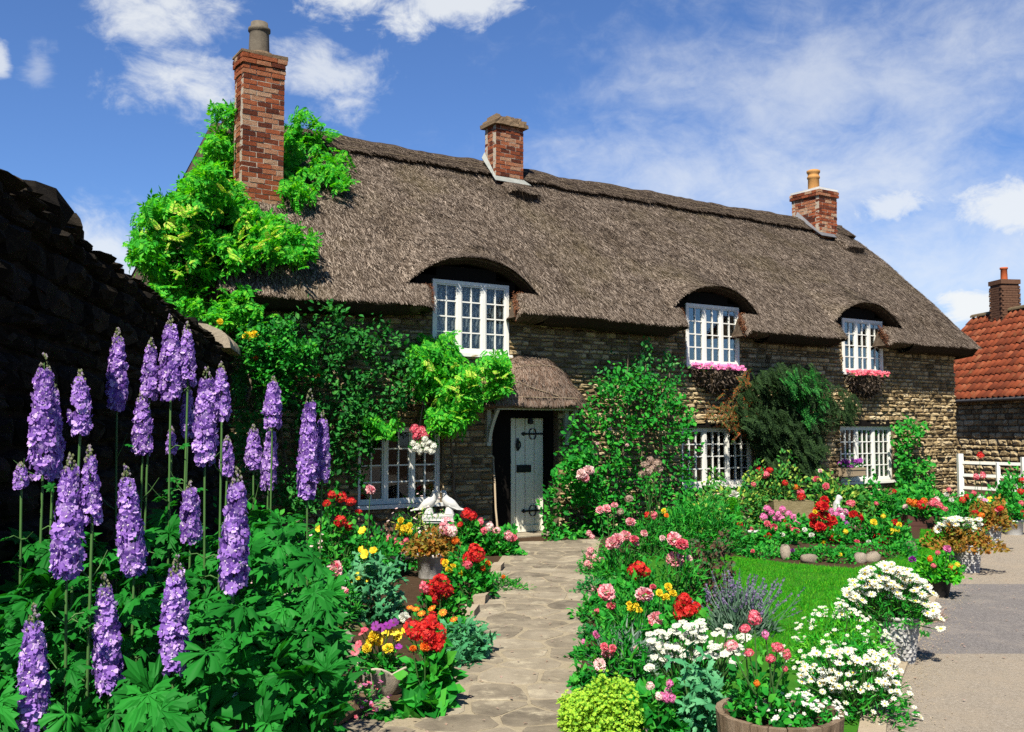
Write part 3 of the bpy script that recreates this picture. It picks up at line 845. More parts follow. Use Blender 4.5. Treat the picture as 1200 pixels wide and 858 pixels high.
# side, back walls and floor close the house
gab = lambda s: [(s, TH, -0.05), (s, 6.4, -0.05), (s, 6.4, 3.3), (s, 3.2, 6.2), (s, TH, 3.8)]
wm.add([(SL + 0.003, TH, -0.05), (SL + 0.003, 6.4, -0.05), (SL + 0.003, 6.4, 3.3), (SL + 0.003, TH, 3.4)], [(0, 1, 2, 3)]); wm.add(gab(SR - 0.003), [(0, 1, 2, 3, 4)])
wm.add([(SL, 6.4, -0.05), (SR, 6.4, -0.05), (SR, 6.4, 3.4), (SL, 6.4, 3.4)], [(0, 1, 2, 3)], 1)  # back wall, floor and ceiling coloured black to paint in the rooms' shade
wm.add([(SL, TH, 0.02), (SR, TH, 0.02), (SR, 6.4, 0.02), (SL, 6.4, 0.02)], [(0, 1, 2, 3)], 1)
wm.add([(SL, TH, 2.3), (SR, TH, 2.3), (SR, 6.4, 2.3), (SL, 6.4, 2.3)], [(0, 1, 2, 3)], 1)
WALL = link('wall', wm.mesh('wall', ['mortar', 'dark_wood_and_shade']), HOUSE)

# stones of the facade
def stone_mesh(k, mat, bulge=0.35):
    """unit stone: x -.5...5, z -.5...5, front at y=-1, back at y=0"""
    r = np.random.default_rng(100 + k)
    ring = np.array([(-.5, -.5), (-.1, -.5), (.5, -.5), (.5, .0), (.5, .5), (.05, .5), (-.5, .5), (-.5, .05)])
    ring = ring * np.where(np.abs(ring).min(1, keepdims=True) > 0.3, 0.90, 1.0) + r.uniform(-0.08, 0.08, ring.shape)
    mid = ring * (0.93, 0.88) + r.uniform(-0.05, 0.05, ring.shape)
    inn = ring * (0.55, 0.45) + r.uniform(-0.10, 0.10, ring.shape)
    V = [(x, 0, z) for x, z in ring] + [(x, -0.55 + r.uniform(-.15, .1), z) for x, z in mid] + [(x, -1 + r.uniform(-.25, .2), z) for x, z in inn]
    n = 8
    fs = [(a * n + i, a * n + (i + 1) % n, (a + 1) * n + (i + 1) % n, (a + 1) * n + i) for a in (0, 1) for i in range(n)]
    fs.append(tuple(range(2 * n, 3 * n)))
    mb = MB(); mb.add(V, fs); return mb
STONES = [stone_mesh(k, 'stone') for k in range(14)]
STONE_ME = [m_.mesh('stone', 'stone', None, False) for m_ in STONES]
SHOW = [(520, 360, 690, 480), (520, 480, 580, 612), (690, 385, 815, 480), (862, 370, 905, 450), (1030, 395, 1122, 575), (400, 352, 505, 385), (960, 440, 1050, 495)]
placed = []
h = 0.0
while h < 4.1:
    ch = R.uniform(0.055, 0.125)
    s = SL + R.uniform(-0.1, 0.1)
    while s < SR:
        L = R.uniform(0.10, 0.36) * (0.75 + ch * 3)
        a, c = max(s, SL - 0.02), min(s + L, SR + 0.02)
        s += L
        if h + ch > min(3.72, wall_top((a + c) / 2)): continue
        segs = [(a, c)]
        for o in OPENINGS:
            if h + ch - 0.02 <= o[2] or h + 0.02 >= o[3]: continue
            nx = []
            for p, q in segs:
                if q <= o[0] or p >= o[1]: nx.append((p, q)); continue
                if p < o[0]: nx.append((p, o[0]))
                if q > o[1]: nx.append((o[1], q))
            segs = nx
        for p, q in segs:
            if q - p > 0.05: placed.append((p, q, h, h + ch))
    h += ch
def pix(w):
    q = np.asarray(w) - CAM
    zc = q[1] * CP + q[2] * SP; yc = -q[1] * SP + q[2] * CP
    return 600 + F * q[0] / zc, 429 - F * yc / zc
shown, rest = [], []
for st in placed:
    c = HW((st[0] + st[1]) / 2, 0, (st[2] + st[3]) / 2)
    x, y_ = pix(c)
    dist = np.linalg.norm(c - CAM)
    vis = any(a <= x <= c2 and b2 <= y_ <= d2 for a, b2, c2, d2 in SHOW)
    (shown if vis else rest).append((min(st[1] - st[0], 0.4) * (st[3] - st[2]) / dist**2, st))
shown.sort(key=lambda k: -k[0])
rest += shown[300:]; shown = shown[:300]
def stone_tf(st):
    p, q, a, c = st
    return ((p + q) / 2, 0.012, (a + c) / 2), (q - p - 0.014, R.uniform(0.03, 0.075), c - a - 0.008)
for _, st in shown:
    l_, sc_ = stone_tf(st)
    link('stone', random.choice(STONE_ME), WALL, loc=l_, rot=(R.normal(0, 0.08), R.normal(0, 0.05), R.normal(0, 0.04)), scl=sc_)
sw = MB()
groups = {}
for _, st in rest:
    groups.setdefault(random.randrange(14), []).append(stone_tf(st))
for k, lst in groups.items():
    V, fs = np.concatenate(STONES[k].V), STONES[k].Fs
    M = np.stack([np.diag(sc_) for _, sc_ in lst]); T = np.array([l_ for l_, _ in lst])
    sw.scatter((V, fs), M, T)
link('stonework', sw.mesh('stonework', 'stone'), WALL, kind='stuff')
# long corner stones at the right end
for k in range(24):
    a = 0.05 + k * 0.15
    if a > 3.5: break
    l_ = 0.32 if k % 2 else 0.2

# ---- windows
def window(s0, s1, h0, h1, d, lights, cols, rows, lintel=False, curtain=False):
    fw, mw, gb = 0.055, 0.06, 0.02
    f = MB()
    y0, y1 = d - 0.03, d + 0.05
    box(f, s0, s1, y0, y1, h1 - fw, h1); box(f, s0, s1, y0, y1, h0, h0 + fw)
    box(f, s0, s0 + fw, y0 + 0.001, y1, h0 + fw, h1 - fw); box(f, s1 - fw, s1, y0 + 0.001, y1, h0 + fw, h1 - fw)
    lw = (s1 - s0 - 2 * fw - (lights - 1) * mw) / lights
    for i in range(1, lights):
        x = s0 + fw + i * lw + (i - 1) * mw
        box(f, x, x + mw, y0 + 0.001, y1, h0 + fw, h1 - fw)
    W = link('window', f.mesh('window', 'white_paint'), HOUSE)
    sl = MB(); box(sl, s0 - 0.04, s1 + 0.04, -0.075, d + 0.02, h0 - 0.055, h0 - 0.002); link('sill', sl.mesh('sill', 'white_paint'), W)
    pane_me = None
    for i in range(lights):
        x0 = s0 + fw + i * (lw + mw); x1 = x0 + lw
        cf = MB()                                           # casement with its glazing bars
        cw = 0.022
        box(cf, x0, x1, y0 + 0.012, y1 - 0.01, h1 - fw - cw, h1 - fw - 0.001); box(cf, x0, x1, y0 + 0.012, y1 - 0.01, h0 + fw + 0.001, h0 + fw + cw)
        box(cf, x0 + 0.001, x0 + cw, y0 + 0.013, y1 - 0.01, h0 + fw + cw, h1 - fw - cw); box(cf, x1 - cw, x1 - 0.001, y0 + 0.013, y1 - 0.01, h0 + fw + cw, h1 - fw - cw)
        gx0, gx1, gz0, gz1 = x0 + cw, x1 - cw, h0 + fw + cw, h1 - fw - cw
        for c in range(1, cols):
            x = gx0 + (gx1 - gx0) * c / cols
            box(cf, x - gb / 2, x + gb / 2, y0 + 0.018, y1 - 0.02, gz0, gz1)
        for r_ in range(1, rows):
            z = gz0 + (gz1 - gz0) * r_ / rows
            box(cf, gx0, gx1, y0 + 0.020, y1 - 0.022, z - gb / 2, z + gb / 2)
        link('casement', cf.mesh('casement', 'white_paint'), W)
        pw, ph = (gx1 - gx0) / cols - gb, (gz1 - gz0) / rows - gb
        if pane_me is None:
            pm = MB(); box(pm, -pw / 2 - 0.004, pw / 2 + 0.004, -0.002, 0.002, -ph / 2 - 0.004, ph / 2 + 0.004); pane_me = pm.mesh('pane', 'glass')
        for c in range(cols):
            for r_ in range(rows):
                link('pane', pane_me, W, loc=(gx0 + (gx1 - gx0) * (c + 0.5) / cols, d + 0.006, gz0 + (gz1 - gz0) * (r_ + 0.5) / rows), rot=(R.normal(0, 0.006), 0, R.normal(0, 0.006)))
    if lintel:
        lm = MB(); box(lm, s0 - 0.12, s1 + 0.16, -0.03, 0.2, h1 + 0.003, h1 + 0.13); link('lintel', lm.mesh('lintel', 'dark_wood_and_shade'), W)
    if curtain:
        for part_ in curtain:
            a, c = s0 + (s1 - s0) * part_[0], s0 + (s1 - s0) * part_[1]
            k = 50; xs = np.linspace(a, c, k)
            zs = np.linspace(h0 + 0.05, h1 - 0.04, 6)
            X, Z = np.meshgrid(xs, zs)
            Y = d + 0.12 + 0.02 * np.sin(X * 60 + 0.6 * np.sin(Z * 5)) + 0.008 * np.sin(X * 143)
            idx = np.arange(6 * k).reshape(6, k)
            cm_ = MB(); cm_.add(np.stack([X, Y, Z], -1).reshape(-1, 3), np.stack([idx[:-1, :-1], idx[:-1, 1:], idx[1:, 1:], idx[1:, :-1]], -1).reshape(-1, 4))
            link('curtain', cm_.mesh('curtain', 'lace', None, True), W)
    return W
window(*OPEN_UP[0], 0.0, 3, 2, 4, curtain=[(0.02, 0.98)])
window(*OPEN_UP[1], 0.0, 3, 2, 4, curtain=[(0.0, 0.07), (0.93, 1.0)])
window(*OPEN_UP[2], 0.0, 3, 2, 4, curtain=[(0.02, 0.14), (0.7, 0.98)])
window(*OPEN_LO[0], 0.10, 3, 2, 4)
window(*OPEN_LO[1], 0.06, 3, 3, 4, lintel=True, curtain=[(0.02, 0.12), (0.86, 0.99)])
window(*OPEN_LO[2], 0.06, 3, 3, 4, lintel=True, curtain=[(0.02, 0.14), (0.82, 0.98)])

# ---- door in its dark recess
DD = 0.27
ds0, ds1 = WP(593, 560, DD)[0], WP(637, 560, DD)[0]
fm = MB()
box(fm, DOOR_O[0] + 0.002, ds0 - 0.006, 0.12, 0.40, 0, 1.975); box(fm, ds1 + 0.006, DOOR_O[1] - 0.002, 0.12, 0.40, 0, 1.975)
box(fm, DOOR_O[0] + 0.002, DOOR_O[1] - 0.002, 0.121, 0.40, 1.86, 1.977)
FR = link('door_frame', fm.mesh('door_frame', 'dark_wood_and_shade'), HOUSE)
dm_ = MB(); box(dm_, ds0, ds1, DD + 0.028, DD + 0.06, 0.025, 1.855); DOOR = link('door', dm_.mesh('door', 'door_paint'), HOUSE)
npl = 4; pw = (ds1 - ds0) / npl
for i in range(npl):
    pm = MB(); x0, x1 = ds0 + i * pw + 0.004, ds0 + (i + 1) * pw - 0.004
    z0, z1 = 0.12, 1.85
    y0 = DD + 0.0 + 0.002 * (i % 2)
    V = [(x0, DD + 0.03, z0), (x1, DD + 0.03, z0), (x1, DD + 0.03, z1), (x0, DD + 0.03, z1), (x0 + 0.008, y0, z0), (x1 - 0.008, y0, z0), (x1 - 0.008, y0, z1), (x0 + 0.008, y0, z1)]
    pm.add(V, [(4, 5, 6, 7), (0, 1, 5, 4), (1, 2, 6, 5), (2, 3, 7, 6), (3, 0, 4, 7)])
    link('plank', pm.mesh('plank', 'door_paint'), DOOR)
wb = MB(); box(wb, ds0, ds1, DD - 0.022, DD + 0.027, 0.03, 0.125); link('weather_board', wb.mesh('weather_board', 'door_paint'), DOOR)
def hinge(z):
    hm = MB(); y = DD - 0.014
    bar(hm, (ds1 - 0.005, y, z), (ds1 - 0.40, y, z), 0.012, 0.030, (0, 0, 1))
    for sgn in (1, -1):                                    # heart-shaped scrolls and a fleur tip
        a = np.linspace(0, math.pi, 9)
        pts = np.stack([ds1 - 0.16 - 0.13 * (1 - np.cos(a)) / 2, np.full(9, y), z + sgn * (0.012 + 0.075 * np.sin(a) ** 0.8)], -1)
        tube(hm, pts, 0.010, 5)
    V = [(ds1 - 0.36, y, z), (ds1 - 0.40, y, z + 0.035), (ds1 - 0.45, y, z), (ds1 - 0.40, y, z - 0.035)]
    V = V + [(v[0], y + 0.012, v[2]) for v in V]
    hm.add(V, BOXF)
    link('hinge', hm.mesh('hinge', 'iron'), DOOR)
hinge(0.36); hinge(1.60)
lm = MB(); box(lm, ds0 + 0.20, ds0 + 0.48, DD - 0.012, DD - 0.002, 0.98, 1.10); LP = link('letter_plate', lm.mesh('letter_plate', 'iron'), DOOR)
fl = MB(); box(fl, ds0 + 0.235, ds0 + 0.445, DD - 0.019, DD - 0.013, 1.015, 1.065)
link('letter_flap', fl.mesh('letter_flap', 'iron'), DOOR)
km = MB(); a = np.linspace(0, 2 * math.pi, 15)
tube(km, np.stack([ds0 + 0.22 + 0.04 * np.cos(a), np.full(15, DD - 0.028), 1.42 + 0.06 * np.sin(a)], -1), 0.012, 6)
lathe(km, [(0.001, 0), (0.03, 0.008), (0.03, 0.03), (0.001, 0.035)], 10, (ds0 + 0.22, DD - 0.012, 1.46))
box(km, ds0 + 0.20, ds0 + 0.24, DD - 0.018, DD - 0.002, 1.33, 1.53)
link('knocker', km.mesh('knocker', 'iron'), DOOR)
hm = MB(); box(hm, ds0 + 0.03, ds0 + 0.07, DD - 0.016, DD - 0.002, 1.08, 1.25)
tube(hm, [(ds0 + 0.05, DD - 0.012, 1.22), (ds0 + 0.05, DD - 0.06, 1.20), (ds0 + 0.05, DD - 0.065, 1.15), (ds0 + 0.05, DD - 0.015, 1.11)], 0.010, 6)
link('handle', hm.mesh('handle', 'iron'), DOOR)
stp = MB(); box(stp, DOOR_O[0] - 0.06, DOOR_O[1] + 0.06, -0.22, 0.44, -0.03, 0.022, j=0.004); link('doorstep', stp.mesh('doorstep', 'paving'), HOUSE)

# ---- thatched hood over the door
PC, PHW, PD, PB, PT = 0.10, 1.0, -0.52, 2.08, 0.74
def hood(a, q):
    """a across -1..1, q from the front rim (0) to the wall top (1)"""
    th = q * math.pi / 2
    w = np.sign(a) * np.abs(np.sin(a * math.pi / 2)) ** 0.9
    arc = np.sqrt(np.clip(1 - np.abs(w) ** 2.6, 0, 1))
    k = 1 - 0.42 * np.sin(th) ** 2
    s = PC + PHW * w * k
    d = PD * np.cos(th) ** 0.8 * (0.25 + 0.75 * np.clip(1 - np.abs(w) ** 4, 0, 1) ** 0.5) + 0.02
    h = PB + 0.02 * (1 - w * w) + PT * np.sin(th) ** 1.35 * (0.30 + 0.70 * arc)
    z = 0.02 * vnoise(s * 5, q * 5, 2) + 0.012 * vnoise(s * 14, q * 12, 3)
    return s, d - z * 0.6, h + z * 0.6
A, Qg = np.meshgrid(np.linspace(-1, 1, 44), np.linspace(0, 1, 20))
s_, d_, h_ = hood(A, Qg)
V = np.stack([s_, d_, h_], -1)
rim = V[0].copy(); r1 = rim + (0, 0.01, -0.06); r2 = rim + (0, 0.05, -0.10); r3 = rim.copy(); r3[:, 1] = np.minimum(rim[:, 1] + 0.3, 0.02); r3[:, 2] -= 0.06
V = np.concatenate([r3[None], r2[None], r1[None], V]); kk, n = V.shape[:2]; idx = np.arange(kk * n).reshape(kk, n)
pm = MB(); pm.add(V.reshape(-1, 3), np.stack([idx[:-1, :-1], idx[:-1, 1:], idx[1:, 1:], idx[1:, :-1]], -1).reshape(-1, 4))
PORCH = link('porch', pm.mesh('porch', 'thatch_porch', None, True), HOUSE)
sm = MB(); k = 7000
strands(sm, R.uniform(-0.99, 0.99, k), R.random(k), hood, 0.11, 0.007, 0.4)
strands(sm, R.uniform(-0.99, 0.99, 1500), R.random(1500) * 0.05, hood, 0.09, 0.007, 0.25)
link('porch_straw', sm.mesh('porch_straw', 'straw_porch'), PORCH, kind='stuff')
def rod(pts):
    A_, Q_ = np.array(pts).T
    k = 14; t = np.linspace(0, 1, k)
    a = np.interp(t, np.linspace(0, 1, len(A_)), A_); q = np.interp(t, np.linspace(0, 1, len(Q_)), Q_)
    p = np.stack(hood(a, q), -1) + (0, -0.014, 0.012)
    rm_ = MB(); tube(rm_, p, 0.006, 5); link('rod', rm_.mesh('rod', 'pale_wood', None, True), PORCH)
for pts in ([(-0.95, 0.10), (0.95, 0.10)], [(-0.8, 0.62), (0.8, 0.62)], [(-0.75, 0.55), (0.15, 0.12)], [(-0.3, 0.82), (0.55, 0.78)]):
    rod(pts)
bm_ = MB(); box(bm_, -0.68, 0.86, -0.34, -0.27, 1.975, 2.06); link('beam', bm_.mesh('beam', 'cream_paint'), PORCH)
for sx in (-0.665, 0.83):
    br = MB()
    box(br, sx - 0.035, sx + 0.035, -0.075, -0.012, 1.42, 1.972)
    a = np.linspace(0, 1, 9)
    pts = np.stack([np.full(9, sx), -0.075 - 0.24 * a ** 1.5, 1.48 + 0.50 * a ** 0.9], -1)
    for i in range(8): bar(br, pts[i], pts[i + 1], 0.055, 0.05, (0, 1, 0))
    box(br, sx - 0.03, sx + 0.03, -0.272, -0.01, 1.974, 2.05)
    link('bracket', br.mesh('bracket', 'cream_paint'), PORCH)
lt = MB(); lathe(lt, [(0.001, 0), (0.045, 0.01), (0.05, 0.05), (0.04, 0.10), (0.012, 0.12)], 10, (0.2, 0.06, 1.75)); link('lantern', lt.mesh('lantern', 'iron'), PORCH)

# ---- chimneys laid brick by brick
def brick_mesh(k):
    r = np.random.default_rng(300 + k)
    V = np.array([(x, y, z) for y in (-.5, .5) for x, z in ((-.5, -.5), (.5, -.5), (.5, .5), (-.5, .5))])
    V = V + r.uniform(-0.03, 0.03, V.shape)
    inn = V.copy(); V2 = []
    # chamfered box: each face inset a little
    fs = [(0, 1, 2, 3), (5, 4, 7, 6), (1, 5, 6, 2), (4, 0, 3, 7), (3, 2, 6, 7), (4, 5, 1, 0)]
    mb = MB(); mb.add(V, fs); return mb
BR = [brick_mesh(k) for k in range(8)]
BR_ME = [m_.mesh('brick', 'brick') for m_ in BR]
BUDGET = [300]
def chimney(s0, s1, d0, d1, hb, ht, corbel, cap_mat, label):
    core = MB(); e = 0.006
    box(core, s0 + e, s1 - e, d0 + e, d1 - e, hb, ht - 0.01)
    CH = link('chimney', core.mesh('chimney', 'brick_mortar'), HOUSE)
    CH['label'] = label
    hidden = {}
    H = 0.077
    n = int((ht - hb) / H)
    for j in range(n):
        z = ht - (j + 0.5) * H
        out = corbel[j] if j < len(corbel) else 0.0
        for face in (0, 1, 2, 3):                           # front, left, right, back
            a0, a1 = (s0 - out, s1 + out) if face in (0, 3) else (d0 - out, d1 + out)
            x = a0 + (0.0 if (j + face) % 2 else -0.11)
            if face in (1, 2): a0 += 0.10; a1 -= 0.10
            while x < a1 - 0.01:
                L = 0.222 * R.uniform(0.93, 1.06)
                p, q = max(x, a0), min(x + L, a1); x += L
                if q - p < 0.04: continue
                pr = R.uniform(-0.003, 0.006)
                c, l, wd = (p + q) / 2, q - p - 0.013, 0.10
                if face == 0: loc, rz = (c, d0 - out + wd / 2 - pr, z), 0
                elif face == 3: loc, rz = (c, d1 + out - wd / 2 + pr, z), math.pi
                elif face == 1: loc, rz = (s0 - out + wd / 2 - pr, c, z), -math.pi / 2
                else: loc, rz = (s1 + out - wd / 2 + pr, c, z), math.pi / 2
                scl = (l, wd, H - 0.014)
                k = random.randrange(8)
                if face < 2 and BUDGET[0] > 0:
                    BUDGET[0] -= 1
                    link('brick', BR_ME[k], CH, loc=loc, rot=(0, R.normal(0, 0.01), rz + R.normal(0, 0.012)), scl=scl)
                else:
                    cz, sz = math.cos(rz), math.sin(rz)
                    M = np.array([[cz, -sz, 0], [sz, cz, 0], [0, 0, 1.0]]) @ np.diag(scl)
                    hidden.setdefault(k, []).append((M, loc))
    hm = MB()
    for k, lst in hidden.items():
        hm.scatter((np.concatenate(BR[k].V), BR[k].Fs), np.stack([m_ for m_, _ in lst]), np.array([l_ for _, l_ in lst]))
    if hidden: link('brickwork', hm.mesh('brickwork', 'brick'), CH, kind='stuff')
    return CH
# left stack: out of the lower slope, tall, with one grey pot
d0 = 1.05
s0, s1 = WP(283, 200, d0)[0], WP(332.5, 200, d0)[0]
ht = WP(300, 64, d0)[1]
CH1 = chimney(s0, s1, d0, d0 + 0.40, 4.55, ht, [0.03, 0.03, 0.012, 0.012], None, 'tall left stack of red brick carrying one grey pot')
cp_ = MB(); box(cp_, s0 - 0.03, s1 + 0.03, d0 - 0.03, d0 + 0.43, ht - 0.002, ht + 0.04, j=0.006)
lathe(cp_, [(0.21, 0.035), (0.19, 0.09), (0.14, 0.11)], 14, ((s0 + s1) / 2, d0 + 0.20, ht)); link('cap', cp_.mesh('cap', 'cap_stone'), CH1)
pm = MB(); c = ((s0 + s1) / 2 - 0.02, d0 + 0.20, ht + 0.08)
lathe(pm, [(0.155, 0), (0.145, 0.30), (0.145, 0.34), (0.165, 0.355), (0.165, 0.40), (0.13, 0.42), (0.125, 0.49), (0.10, 0.49), (0.10, 0.30)], 24, c); link('chimney_pot', pm.mesh('chimney_pot', 'pot_grey', None, True), CH1)
fl = MB(); box(fl, s1 + 0.002, s1 + 0.012, d0 + 0.02, d0 + 0.38, 4.6, 5.15); link('flashing', fl.mesh('flashing', 'lead'), CH1)
# middle stack on the ridge
d0 = 2.62
s0, s1 = WP(581, 190, d0)[0], WP(613.5, 190, d0)[0]
ht = WP(596, 148, d0)[1]
W_ = s1 - s0; D_ = 0.62 * W_
CH2 = chimney(s0, s1, d0, d0 + D_, 6.15, ht, [], None, 'middle stack of weathered red brick with a rough stone cap')
cp_ = MB(); 
for o_, z0_, z1_ in ((0.07, -0.002, 0.065), (0.035, 0.06, 0.13), (-0.03, 0.125, 0.20)):
    nx = 7
    for i in range(nx):
        a0, a1 = s0 - o_ + (W_ + 2 * o_) * i / nx, s0 - o_ + (W_ + 2 * o_) * (i + 1) / nx
        box(cp_, a0, a1 + 0.004, d0 - o_ + R.uniform(-0.012, 0.012), d0 + D_ + o_, ht + z0_, ht + z1_ + R.uniform(-0.015, 0.012), j=0.006)
link('cap', cp_.mesh('cap', 'cap_stone'), CH2)
fl = MB()
def skirt(mb, s0, s1, d0, d1, h0, out, up):
    """flashing dressed round the front and left foot of a stack"""
    hl = lambda d: float(roof(np.array([s0]), np.array([(d - DE) / (DR - DE)]))[1][0]) if d < DR else HR
    a, b_, c = (s1 + 0.03, d0), (s0, d0), (s0, d1)
    hf, hb_ = hl(d0), HR
    V = [(s1 + 0.005, d0 - 0.008, hf + up), (s0 - 0.008, d0 - 0.008, hf + up), (s0 - 0.008, min(d1, DR), hb_ + up + 0.1),
         (s1 + 0.12, d0 - out, hf + 0.03), (s0 - out * 0.7, d0 - out, hf + 0.03), (s0 - out * 0.7, min(d1, DR), hb_ + 0.12)]
    mb.add(V, [(0, 1, 4, 3), (1, 2, 5, 4)])
    V2 = [(v[0] + 0.01, v[1] + 0.012, v[2] - 0.01) for v in V]; mb.add(V2, [(3, 4, 1, 0), (4, 5, 2, 1)])
    mb.add([V[3], V[4], V[5], V2[3], V2[4], V2[5]], [(0, 1, 4, 3), (1, 2, 5, 4)])
skirt(fl, s0, s1, d0, d0 + D_, 0, 0.10, 0.14); link('flashing', fl.mesh('flashing', 'flashing'), CH2)
def apron(name, s_, q0, q1, hw, parent, m='thatch_ridge'):
    """a rounded patch of extra thatch below a stack"""
    A_, V_ = np.meshgrid(np.linspace(-1, 1, 15), np.linspace(0, 1, 12))
    SS = s_ + A_ * hw * (1 - 0.15 * V_)
    QQ = q0 + (q1 - q0) * V_ + 0.02 * A_ ** 2 * (1 - V_)
    d, h = roof(SS, QQ)
    lift = (0.16 - 0.04 * V_) * np.clip(1 - np.abs(A_) ** 5, 0, 1) ** 0.5 * np.where(V_ < 0.01, 0.0, 1.0)
    Vv = np.stack([SS, d - lift * 0.66, h + lift * 0.75], -1)
    idx = np.arange(15 * 12).reshape(12, 15)
    mb = MB(); mb.add(Vv.reshape(-1, 3), np.stack([idx[:-1, :-1], idx[:-1, 1:], idx[1:, 1:], idx[1:, :-1]], -1).reshape(-1, 4))
    o = link(name, mb.mesh(name, m, None, True), parent)
    sm = MB(); k = 1500
    def f(a, v):
        S_ = s_ + a * hw * (1 - 0.15 * v); q = q0 + (q1 - q0) * v + 0.02 * a * a * (1 - v)
        d, h = roof(S_, np.clip(q, 0, 1)); l = (0.16 - 0.04 * v) * np.clip(1 - np.abs(a) ** 5, 0, 1) ** 0.5
        return S_, d - l * 0.66, h + l * 0.75
    strands(sm, R.uniform(-0.98, 0.98, k), R.uniform(0.02, 1, k), f, 0.13, 0.007, 0.35)
    link('apron_straw', sm.mesh('apron_straw', 'straw'), ROOF, kind='stuff')
apron('thatch_apron', (s0 + s1) / 2 + 0.02, 0.715, 0.815, 0.36, ROOF)
# right stack
d0 = 2.55
s0, s1 = WP(960, 250, d0)[0], WP(981, 250, d0)[0]
ht = WP(962, 222, d0)[1]
W_ = s1 - s0; D_ = 1.25 * W_
CH3 = chimney(s0, s1, d0, d0 + D_, 6.05, ht, [0.04, 0.04], None, 'right stack of red brick carrying one buff clay pot')
cp_ = MB(); box(cp_, s0 - 0.02, s1 + 0.02, d0 - 0.02, d0 + D_ + 0.02, ht - 0.002, ht + 0.05, j=0.006); link('cap', cp_.mesh('cap', 'white_stone'), CH3)
pm = MB(); c = ((s0 + s1) / 2 + 0.03, d0 + D_ / 2 + 0.03, ht + 0.04)
lathe(pm, [(0.14, 0), (0.135, 0.34), (0.155, 0.36), (0.155, 0.40), (0.135, 0.42), (0.135, 0.47), (0.16, 0.50), (0.165, 0.55), (0.13, 0.57), (0.11, 0.56), (0.10, 0.3)], 22, c); link('chimney_pot', pm.mesh('chimney_pot', 'pot_buff', None, True), CH3)
fl = MB(); skirt(fl, s0, s1, d0, d0 + D_, 0, 0.14, 0.14); link('flashing', fl.mesh('flashing', 'lead'), CH3)
apron('thatch_apron', s1 + 0.12, 0.70, 0.85, 0.40, ROOF)

# ================================================================== tall dark garden wall on the left
WA, WB = np.array([-1.87, 3.35]), np.array([-3.52, 12.2])
wd = (WB - WA) / np.linalg.norm(WB - WA); wnn = np.array([wd[1], -wd[0]])        # towards the garden
WLEN = float(np.linalg.norm(WB - WA)); WH = 2.70
BW = thing('boundary_wall', 'tall rubble stone garden wall in deep shade behind the delphiniums', 'wall', (WA[0], WA[1], 0))
BW.rotation_euler = (0, 0, math.atan2(wd[1], wd[0]))
# local: x along the wall, y away from the garden, z up
core = MB()
n = 60; xs = np.linspace(0, WLEN, n)
tops = WH - 0.10 + 0.06 * vnoise(xs * 1.1, 0 * xs, 1) + 0.03 * vnoise(xs * 4, 0 * xs, 2) - 0.15 * np.clip(np.abs(xs - 6.1) < 0.5, 0, 1) * 0
V = np.concatenate([np.stack([xs, 0 * xs + y, z], -1) for y, z in ((0.03, 0 * xs - 0.05), (0.03, tops), (0.42, tops), (0.45, 0 * xs - 0.05))])
idx = np.arange(4 * n).reshape(4, n)
core.add(V, np.stack([idx[:-1, :-1], idx[:-1, 1:], idx[1:, 1:], idx[1:, :-1]], -1).reshape(-1, 4))
core.add(V[[0, n, 2 * n, 3 * n]], [(0, 1, 2, 3)]); core.add(V[[n - 1, 2 * n - 1, 3 * n - 1, 4 * n - 1]], [(0, 1, 2, 3)])
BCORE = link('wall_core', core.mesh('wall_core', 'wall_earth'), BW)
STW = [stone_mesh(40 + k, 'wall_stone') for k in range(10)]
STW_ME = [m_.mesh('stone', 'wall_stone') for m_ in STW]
lst = []
h = 0.0
while h < WH - 0.1:
    ch = R.uniform(0.08, 0.16); x = R.uniform(-0.2, 0)
    while x < WLEN:
        L = R.uniform(0.13, 0.38); a, c = max(x, 0), min(x + L, WLEN); x += L
        if c - a > 0.08: lst.append((a, c, h, min(h + ch, WH - 0.06)))
    h += ch
keyed = []
for st in lst:
    q = WA + wd * (st[0] + st[1]) / 2
    w = np.array([q[0], q[1], (st[2] + st[3]) / 2])
    x, y_ = pix(w); vis = 0 < x < 280 and 150 < y_ < 560 and w[1] > 2
    keyed.append(((st[1] - st[0]) * (st[3] - st[2]) / (w @ w) * (1 if vis else 0), st))
keyed.sort(key=lambda k: -k[0])
for i, (_, st) in enumerate(keyed[:230]):
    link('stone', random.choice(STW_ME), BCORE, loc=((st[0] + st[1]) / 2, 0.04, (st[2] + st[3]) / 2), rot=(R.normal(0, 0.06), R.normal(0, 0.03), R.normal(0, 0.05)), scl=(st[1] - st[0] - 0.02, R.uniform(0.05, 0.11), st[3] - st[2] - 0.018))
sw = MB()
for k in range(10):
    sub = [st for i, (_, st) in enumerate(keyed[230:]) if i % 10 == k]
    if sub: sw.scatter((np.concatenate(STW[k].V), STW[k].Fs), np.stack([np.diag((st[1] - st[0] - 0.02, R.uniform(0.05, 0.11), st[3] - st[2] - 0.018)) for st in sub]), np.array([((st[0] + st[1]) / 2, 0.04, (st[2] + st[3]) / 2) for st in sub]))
link('rubble', sw.mesh('rubble', 'wall_stone'), BCORE, kind='stuff')
